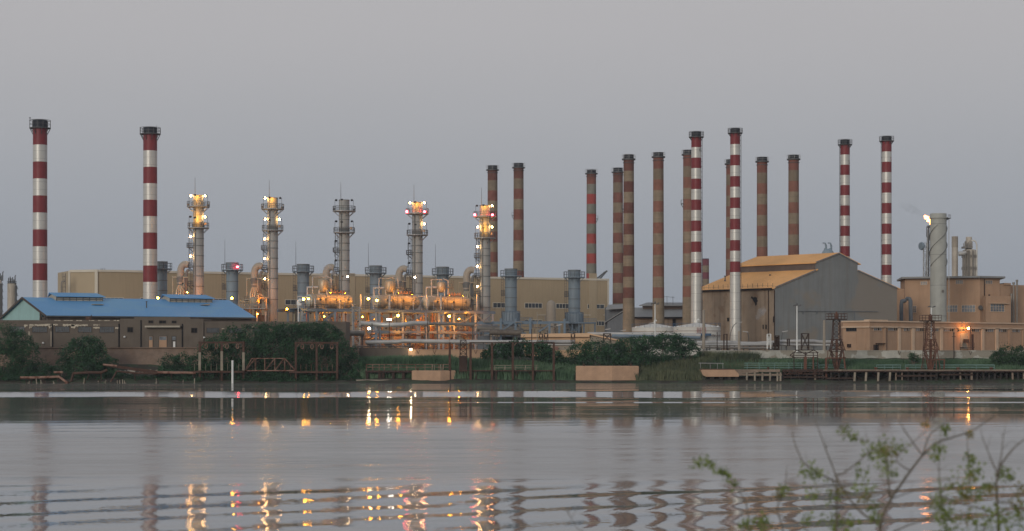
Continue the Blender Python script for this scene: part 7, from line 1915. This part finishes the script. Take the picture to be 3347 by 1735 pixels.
# dark framed shelter on the pier, rusty goalpost
Y = 482
root = thing('pier_shelter', 'dark open lattice shelter frame on rusty legs, left of the left beacon tower', 'shelter frame', (wx(2630, Y), Y, 3))
mb = MB()
for x0, x1, y in ((2595, 2672, 1153), (2595, 2672, 1161), (2595, 2672, 1168), (2605, 2660, 1144)):
    for dy in (0, 3): mb.tube([(wx(x0, Y), Y + dy, wz(y, Y)), (wx(x1, Y), Y + dy, wz(y, Y))], .11, 5)
for x in (2595, 2633, 2658, 2672): mb.tube([(wx(x, Y), Y, wz(1208, Y)), (wx(x, Y), Y, wz(1150, Y))], .12, 5)
for a_, b_, c_, d_ in ((2582, 1161, 2605, 1144), (2605, 1144, 2640, 1161), (2660, 1144, 2630, 1158), (2660, 1144, 2675, 1153), (2582, 1161, 2596, 1168)): mb.tube([W(a_, b_, Y), W(c_, d_, Y)], .11, 5)
mb.build('frame', M['rustd'], root)
MB().bar(W(2632, 1209, Y), W(2632, 1165, Y), .7).bar(W(2658, 1209, Y), W(2658, 1165, Y), .3).build('leg', M['rusto'], root, smooth=False)
Y = 480
mb = MB().bar(W(2700, 1240, Y), W(2700, 1170, Y), .5).bar(W(2701, 1170, Y), W(2765, 1169, Y), .3).bar(W(2762, 1205, Y), W(2757, 1150, Y), .3).bar(W(2705, 1168, Y), W(2706, 1145, Y), .15)
solo(mb, 'fender_frame', M['rusto'], 'orange-rusty fender frame at the foot of the left beacon tower', 'frame', (wx(2700, Y), Y, 1), smooth=False)
mb = MB().bar(W(3060, 1208, Y), W(3060, 1175, Y), .25).bar(W(3085, 1208, Y), W(3087, 1174, Y), .3).bar(W(3045, 1176, Y), W(3087, 1175, Y), .22)
solo(mb, 'fender_frame', M['rusto'], 'orange-rusty frame at the right foot of the right beacon tower', 'frame', (wx(3085, Y), Y, 3), smooth=False)
p = W(3118, 1090, 498.5)
solo(MB().tube([(p.x, 498.5, 5), (p.x, 498.5, p.z)], .12, 6).bar((p.x - .5, 498.5, wz(1100, 498.5)), (p.x + .5, 498.5, wz(1100, 498.5)), .12).lathe(p.x, 498.5, [(.2, p.z), (.2, p.z + .3)], 6), 'utility_post', M['rustd'], 'thin dark post with a crossarm before the wall, left of the sodium lamp', 'post', (p.x, 498.5, 5))
# ------------------------------------------------------------------ bushes and trees on the far bank
def leaf_mesh(C, size, npr, flat=0.0, aspect=1.0):
    n = len(C)
    a = npr.normal(size=(n, 3)); a[:, 2] *= (1 - flat); a /= np.linalg.norm(a, axis=1)[:, None]
    b = npr.normal(size=(n, 3)); b -= a * (a * b).sum(1)[:, None]; b /= np.linalg.norm(b, axis=1)[:, None]
    s = size * npr.uniform(.55, 1.25, size=(n, 1))
    A, B = a * s, b * s * aspect
    V = np.stack([C - A * .5, C + B * .35 - A * .05, C + A * .55, C - B * .35 + A * .05], axis=1).reshape(-1, 3)
    return V, np.arange(n * 4).reshape(-1, 4)
def quick_mesh(name, V, Fq, m_, parent):
    off = Vector((0, 0, 0)); p = parent
    while p is not None: off += p.location; p = p.parent
    me = bpy.data.meshes.new(name); me.vertices.add(len(V)); me.vertices.foreach_set('co', (V - np.array(off)).astype(np.float32).ravel())
    k = Fq.shape[1]
    me.loops.add(Fq.size); me.loops.foreach_set('vertex_index', Fq.astype(np.int32).ravel())
    me.polygons.add(len(Fq)); me.polygons.foreach_set('loop_start', np.arange(0, Fq.size, k, dtype=np.int32))
    me.materials.append(m_); me.update(calc_edges=True); me.validate()
    o = bpy.data.objects.new(name, me); COL.objects.link(o); o.parent = parent
    return o
def bush(name, label, cat, lobes, Y, seed, dens=14.0, leaf=.42, stems=(), m_='leaf', group='dark green bushes on the far bank', depth=.75):
    """lobes: (px, py of centre, half width px, half height px)"""
    npr = np.random.default_rng(seed); S = Y / F
    bx = sum(l[0] for l in lobes) / len(lobes); root = thing(name, label, cat, (wx(bx, Y), Y, max(0.2, bank_z(Y))), group)
    pts = []
    for (px, py, hw_, hh_) in lobes:
        c = np.array([wx(px, Y), Y, wz(py, Y)]); rx_, rz_ = hw_ * S, hh_ * S; ry_ = max(1.2, min(rx_, 6) * depth)
        # soft body fill just under the surface, then many tufts that break the outline
        area = rx_ * rz_ + ry_ * rz_ + rx_ * ry_
        nb = int(area * dens * 2.6)
        d = npr.normal(size=(nb, 3)); d /= np.linalg.norm(d, axis=1)[:, None]
        bumps = 1 + .10 * np.sin(d[:, :1] * 5 + px) * np.sin(d[:, 2:] * 6 + py) + .06 * np.sin(d[:, 1:2] * 11 + seed + d[:, 2:] * 9)
        pts.append(c + d * npr.uniform(.45, 1.0, size=(nb, 1)) ** .5 * bumps * np.array([rx_, ry_, rz_]) * .97)
        nc = int(14 + area * .9)
        d = npr.normal(size=(nc, 3)); d /= np.linalg.norm(d, axis=1)[:, None]
        cc = c + d * npr.uniform(.78, 1.06, size=(nc, 1)) * np.array([rx_, ry_, rz_])
        cr = npr.uniform(.35, .95, size=nc) * min(1.0, .4 + rx_ * .12)
        n_each = (dens * 5 * cr ** 2).astype(int) + 4
        for k in range(nc):
            q = npr.normal(size=(n_each[k], 3)) * .55
            q[:, 2] += np.abs(q[:, 2]) * .3
            pts.append(cc[k] + q * cr[k] * np.array([1.1, 1, 1.0]))
    C = np.concatenate(pts); C = C[C[:, 2] > .15]
    V, Fq = leaf_mesh(C, leaf, npr, aspect=.8)
    quick_mesh('crown', V, Fq, M[m_], root)
    mb = MB(); r_ = random.Random(seed)
    if not stems: stems = [(l[0] + r_.uniform(-.3, .3) * l[2], l[1], l[0] + r_.uniform(-.2, .2) * l[2]) for l in lobes]
    for (xt, yt, xb) in stems:
        p0 = Vector((wx(xb, Y), Y + r_.uniform(-.8, .8), bank_z(Y) - .5)); p1 = W(xt, yt, Y)
        mid = p0.lerp(p1, .5) + Vector((r_.uniform(-.4, .4), r_.uniform(-.3, .3), 0))
        mb.tube([p0, mid, p1], [.17, .12, .05], 6)
        for k in range(3):
            q = mid + Vector((r_.uniform(-1.6, 1.6), r_.uniform(-1, 1), r_.uniform(.6, 2.2))); mb.tube([mid.lerp(p1, k * .25), q], [.07, .03], 5)
    mb.each('trunk', M['bark'], root)
    return root
bush('riverside_tree', 'dark tree with pale bare stems at the left edge of the picture', 'tree', [(8, 1110, 62, 48), (60, 1130, 48, 52), (95, 1160, 34, 58), (20, 1180, 60, 60), (70, 1205, 45, 36)], 482, 1,
     stems=[(40, 1160, 28), (36, 1150, 36), (44, 1170, 41), (58, 1180, 60), (66, 1180, 66), (-5, 1170, -12), (12, 1170, 8), (24, 1180, 20), (50, 1175, 40)])
bush('low_bush', 'low dark bush filling the gap between the left edge tree and the round bush', 'bush', [(135, 1215, 45, 34), (160, 1222, 34, 26), (105, 1228, 30, 22)], 484, 2)
bush('round_bush', 'large round dark bush standing before the strip windows of the brown building', 'bush', [(278, 1140, 62, 38), (300, 1130, 42, 30), (250, 1160, 58, 36), (310, 1170, 50, 34), (208, 1190, 30, 24), (360, 1188, 28, 20), (275, 1200, 78, 34), (330, 1222, 60, 20)], 483, 3)
bush('low_bush', 'low bush in front of the brown building, left of the left gantry', 'bush', [(560, 1185, 38, 24), (600, 1178, 36, 24), (640, 1190, 34, 26), (580, 1215, 60, 24), (660, 1220, 40, 24)], 485, 4)
bush('big_bush', 'biggest dark bush mass behind the gantries, covering the right half of the brown building', 'bush',
     [(755, 1098, 38, 34), (720, 1130, 50, 34), (690, 1165, 50, 40), (830, 1090, 52, 34), (880, 1092, 56, 34), (940, 1085, 52, 30), (1010, 1078, 60, 24), (1065, 1090, 48, 34), (1090, 1120, 46, 44), (1000, 1125, 80, 46), (900, 1140, 80, 48), (800, 1150, 70, 48),
      (1120, 1160, 46, 40), (1150, 1190, 36, 36), (1050, 1190, 80, 46), (930, 1205, 90, 40), (800, 1210, 90, 38), (700, 1215, 60, 32), (1110, 1222, 56, 24)], 486, 5, dens=12, leaf=.46)
bush('bush_mass', 'long low dark bush behind the rusty portal, left of the gap', 'bush', [(1640, 1148, 50, 24), (1700, 1140, 56, 26), (1760, 1148, 50, 28), (1800, 1170, 44, 30), (1840, 1190, 26, 26), (1600, 1160, 30, 18)], 490, 6, leaf=.55)
bush('bush_mass', 'broad dark bush before the pump house and white tanks, behind the larger concrete block', 'bush',
     [(1890, 1150, 40, 26), (1950, 1142, 56, 28), (2010, 1150, 50, 30), (2060, 1128, 52, 28), (2110, 1120, 56, 26), (2180, 1112, 60, 22), (2230, 1126, 46, 26), (2260, 1150, 36, 24), (2150, 1155, 90, 30), (1960, 1178, 90, 26), (2080, 1180, 80, 26), (1870, 1190, 34, 28)], 489, 7, dens=14, leaf=.44)
bush('round_bush', 'dark bush before the right end of the pilastered building at the picture\'s right edge', 'bush', [(3300, 1158, 50, 26), (3270, 1168, 36, 22), (3345, 1160, 40, 28), (3310, 1182, 60, 18)], 490, 8, m_='leaf2')
bush('low_bush', 'small shrub low on the bank below the right end of the brown building', 'bush', [(1180, 1205, 26, 22), (1160, 1228, 30, 20)], 482, 9)
bush('low_bush', 'small dark shrub in the grass left of the right beacon tower', 'bush', [(2980, 1165, 14, 10), (2990, 1172, 16, 8)], 490, 10, m_='leaf2')
bush('low_bush', 'shadowy shrub at the waterline below the left gantry and truss walkway', 'bush', [(700, 1232, 46, 14), (780, 1234, 50, 12), (860, 1226, 56, 18), (930, 1234, 46, 12)], 480.8, 12)
bush('low_bush', 'shadowy shrub at the waterline below the right gantry', 'bush', [(1010, 1230, 50, 16), (1080, 1234, 46, 12), (1130, 1236, 30, 12)], 480.8, 13)
bush('low_bush', 'dark shrub at the waterline under the long rusty pipe', 'bush', [(250, 1238, 30, 10), (310, 1236, 50, 12), (390, 1228, 40, 16), (450, 1236, 34, 10)], 480.6, 14)
bush('low_bush', 'dark shrub on the bank behind the smaller concrete block and the portal posts', 'bush', [(1820, 1222, 40, 18), (1860, 1225, 30, 18), (1780, 1228, 30, 14)], 484, 15, m_='leaf2')
bush('low_bush', 'bush at the foot of the reddish revetment, right of the fallen boom', 'bush', [(540, 1222, 34, 16), (600, 1230, 40, 14)], 481, 16)

bush('low_bush', 'shadowy growth at the waterline under the left edge tree', 'bush', [(0, 1232, 60, 16), (70, 1236, 60, 13), (140, 1238, 50, 11), (205, 1238, 30, 11)], 480.2, 17)
bush('low_bush', 'shadowy growth at the waterline left of the left gantry', 'bush', [(470, 1240, 40, 9), (540, 1240, 44, 10), (620, 1240, 50, 10)], 479.6, 18)
bush('low_bush', 'dark growth at the foot of the bank under the big bush', 'bush', [(1150, 1238, 34, 11), (1090, 1242, 40, 8), (960, 1242, 60, 8), (840, 1242, 60, 8)], 479.8, 19)
# reeds and grass: uncountable
def reeds(name, label, spans, m_, seed, dens=26, w=.16):
    npr = np.random.default_rng(seed); Vs = []
    for (x0, x1, yt0, yt1, Y0, Y1) in spans:
        n = int((x1 - x0) * (Y1 - Y0) * dens / 13)
        Y = npr.uniform(Y0, Y1, n); px = npr.uniform(x0, x1, n)
        X = (px - CX) / F * Y; zb_ = np.interp(Y, [440, 474, 476.5, 480, 490, 499, 505], [-3, -0.8, 0.25, 1.0, 2.9, 6.0, 6.6])
        top = EYE + (HZ - (yt0 + (yt1 - yt0) * (px - x0) / max(1, x1 - x0))) / F * Y
        f_ = (Y - Y0) / max(.1, Y1 - Y0)
        h = np.clip(npr.uniform(1.2, 2.3, n) + .9 * np.sin(px * .05) * .3, .6, None)
        h = np.minimum(h, np.maximum(.5, top - zb_ + npr.normal(0, .35, n)))
        h = np.where(f_ > .55, np.maximum(h, (top - zb_) * npr.uniform(.55, 1.08, n)), h)
        h = np.clip(h, .4, 4.5)
        lean = npr.normal(0, .22, n) * h; leany = npr.normal(0, .15, n) * h; ww = w * npr.uniform(.6, 1.4, n)
        b = np.stack([X, Y, zb_ - .1], 1); t = np.stack([X + lean, Y + leany, zb_ + h], 1); mid = (b + t) / 2 + np.stack([lean * -.15, leany * 0, h * .08], 1)
        e = np.stack([ww, npr.normal(0, .08, n), np.zeros(n)], 1)
        Vs.append(np.stack([b - e * .5, b + e * .5, mid + e * .4, t + e * .06, t - e * .06, mid - e * .4], 1).reshape(-1, 3))
    V = np.concatenate(Vs); Fq = np.arange(len(V)).reshape(-1, 6)
    o = quick_mesh(name, V, Fq, M[m_], None); tag(o, label, 'reeds', kind='stuff'); return o
reeds('reed_bed', 'green reeds and grass on the bank left of and behind the rusty portal', [(1180, 1480, 1165, 1160, 480, 497), (1470, 1880, 1165, 1185, 479, 494), (1830, 1900, 1196, 1190, 480, 492)], 'reed', 41)
reeds('reed_bed', 'tall brownish reeds between the larger concrete block and the landing stage', [(2080, 2310, 1190, 1165, 478, 492), (2290, 2480, 1148, 1150, 484, 497), (2240, 2330, 1165, 1150, 488, 497)], 'reedb', 42, dens=24)
reeds('reed_bed', 'green grass along the bank behind the long pier', [(2300, 2700, 1172, 1176, 483, 497), (2700, 3100, 1178, 1178, 484, 496), (3090, 3440, 1178, 1172, 484, 497)], 'reed', 43, dens=24)

# ------------------------------------------------------------------ blurred sapling on the near bank
Yn = 10.5
def N_(px, py, dy=0.0): return W(px, py, Yn + dy)
root = thing('bank_sapling', 'out-of-focus thorny sapling with small fresh green leaves on the near bank', 'sapling', (wx(2880, Yn), Yn, 6.3))
br = random.Random(19)
def path(pts, dy=0.0):
    P = [N_(x, y, dy + .02 * i) for i, (x, y) in enumerate(pts)]
    out = []
    for i in range(len(P) - 1):
        a_, b_ = P[max(i - 1, 0)], P[min(i + 2, len(P) - 1)]
        for k in range(4):
            t = k / 4; m0 = (P[i + 1] - a_) / 2; m1 = (b_ - P[i]) / 2
            out.append(P[i] * (2 * t ** 3 - 3 * t ** 2 + 1) + m0 * (t ** 3 - 2 * t ** 2 + t) + P[i + 1] * (3 * t ** 2 - 2 * t ** 3) + m1 * (t ** 3 - t ** 2))
    out.append(P[-1]); return out
branches = [
 ([(2866, 1900), (2868, 1790), (2885, 1690), (2912, 1630), (2940, 1590), (2978, 1536), (3016, 1488), (3060, 1448), (3118, 1428), (3176, 1408), (3226, 1376), (3278, 1346)], 0, .0078, .0022),
 ([(2912, 1640), (2902, 1560), (2898, 1500), (2880, 1470), (2855, 1480)], .1, .005, .002),
 ([(2880, 1720), (2800, 1660), (2735, 1560), (2760, 1545), (2840, 1480), (2862, 1465)], -.1, .005, .002),
 ([(2735, 1900), (2735, 1700), (2735, 1600), (2732, 1555), (2700, 1470), (2675, 1400), (2660, 1370)], .25, .005, .0015),
 ([(2732, 1575), (2650, 1530), (2620, 1500), (2595, 1440), (2590, 1410)], .3, .004, .0015),
 ([(3016, 1488), (2990, 1455), (2960, 1410), (2935, 1370)], .05, .004, .0012),
 ([(3016, 1490), (3040, 1420), (3090, 1385), (3120, 1360)], .1, .0035, .0012),
 ([(2975, 1538), (2930, 1500), (2990, 1440), (3040, 1400), (3070, 1370)], .15, .003, .001),
 ([(3260, 1900), (3262, 1700), (3258, 1610), (3262, 1540), (3300, 1480), (3330, 1450), (3370, 1420)], -.15, .0065, .002),
 ([(3260, 1550), (3240, 1500), (3215, 1440), (3205, 1400)], -.1, .003, .001),
 ([(3262, 1560), (3275, 1470), (3280, 1420), (3290, 1370)], -.1, .003, .001),
 ([(3262, 1640), (3320, 1650), (3380, 1690)], -.1, .004, .0015),
 ([(3258, 1680), (3200, 1660), (3120, 1640), (3060, 1610)], 0, .004, .0012),
 ([(3180, 1900), (3210, 1760), (3230, 1700), (3300, 1660)], 0, .005, .002),
 ([(2565, 1900), (2560, 1740), (2540, 1660), (2565, 1600), (2570, 1540)], .35, .004, .0012),
 ([(2450, 1800), (2440, 1650), (2400, 1590), (2380, 1555), (2330, 1520)], .4, .0035, .001),
 ([(2700, 1900), (2640, 1735), (2540, 1680), (2470, 1640), (2420, 1600)], .3, .0035, .001),
 ([(2840, 1440), (2820, 1440), (2790, 1425), (2762, 1410)], .1, .0025, .001),
 ([(3078, 1640), (3070, 1560), (3070, 1470), (3075, 1400)], .2, .003, .001),
 ([(3170, 1600), (3165, 1500), (3160, 1410)], .2, .003, .001),
 ([(1980, 1900), (1940, 1760), (1890, 1730), (1850, 1660)], .5, .003, .001),
 ([(2880, 1760), (2960, 1720), (3040, 1690), (3090, 1640)], .1, .004, .0015),
 ([(2912, 1630), (2970, 1610), (3040, 1585)], .1, .003, .001)]
tips = []
for i, (pts, dy, r0, r1) in enumerate(branches):
    P = path(pts, dy); n_ = len(P); mb = MB()
    mb.tube(P, [(r0 + (r1 - r0) * k / (n_ - 1)) * 1.2 for k in range(n_)], 6)
    for k in range(n_ // 3):
        a_ = P[br.randrange(n_)]; b_ = a_ + Vector((br.uniform(-.05, .05), br.uniform(-.05, .05), br.uniform(.0, .09))); mb.tube([a_, b_], [.0014, .0007], 4); tips.append(b_)
    mb.build('branch', M['twig'], root)
npr = np.random.default_rng(5)
clusters = [(2290, 1510, 26), (2318, 1516, 20), (2362, 1540, 16), (2372, 1552, 12), (2395, 1578, 16), (2640, 1540, 30), (2665, 1556, 24), (2760, 1412, 18), (2790, 1432, 18), (2855, 1472, 34), (2885, 1462, 28), (2910, 1478, 24), (2935, 1465, 20), (2890, 1510, 26),
            (2905, 1545, 22), (2820, 1545, 24), (2825, 1600, 26), (2830, 1630, 22), (2725, 1620, 28), (2745, 1600, 22), (2560, 1600, 22), (2545, 1615, 16), (2655, 1615, 18), (2710, 1700, 30), (2745, 1720, 34), (2850, 1660, 22), (2860, 1690, 20), (2470, 1715, 26), (2500, 1712, 24), (2430, 1715, 18),
            (3065, 1470, 18), (3060, 1490, 16), (3090, 1405, 14), (3170, 1500, 16), (3178, 1530, 22), (3185, 1555, 20), (3120, 1585, 30), (3150, 1600, 34), (3170, 1620, 30), (3185, 1600, 28), (3080, 1640, 34), (3075, 1665, 32), (3090, 1690, 28), (3110, 1720, 36), (3230, 1690, 40), (3265, 1700, 36), (3200, 1715, 34),
            (3300, 1560, 24), (3285, 1550, 20), (3325, 1660, 40), (3340, 1690, 40), (3300, 1715, 38), (3240, 1610, 24), (3225, 1595, 22), (3345, 1600, 26), (3160, 1690, 30), (2640, 1700, 20), (2780, 1720, 26), (3025, 1385, 12), (3170, 1420, 10)]
C1, C2 = [], []
for (x, y, r_) in clusters:
    c = np.array(N_(x, y, br.uniform(-.35, .45))); rr_ = r_ * Yn / F
    n_ = int(12 + r_ * 1.5)
    q = npr.normal(size=(n_, 3)) * rr_ * np.array([.7, .8, .58])
    (C2 if br.random() < .16 else C1).append(c + q)
V, Fq = leaf_mesh(np.concatenate(C1), .026, npr, aspect=.8); quick_mesh('foliage', V, Fq, M['sprig'], root)
V, Fq = leaf_mesh(np.concatenate(C2), .024, npr, aspect=.8); quick_mesh('dry_foliage', V, Fq, M['ldry'], root)
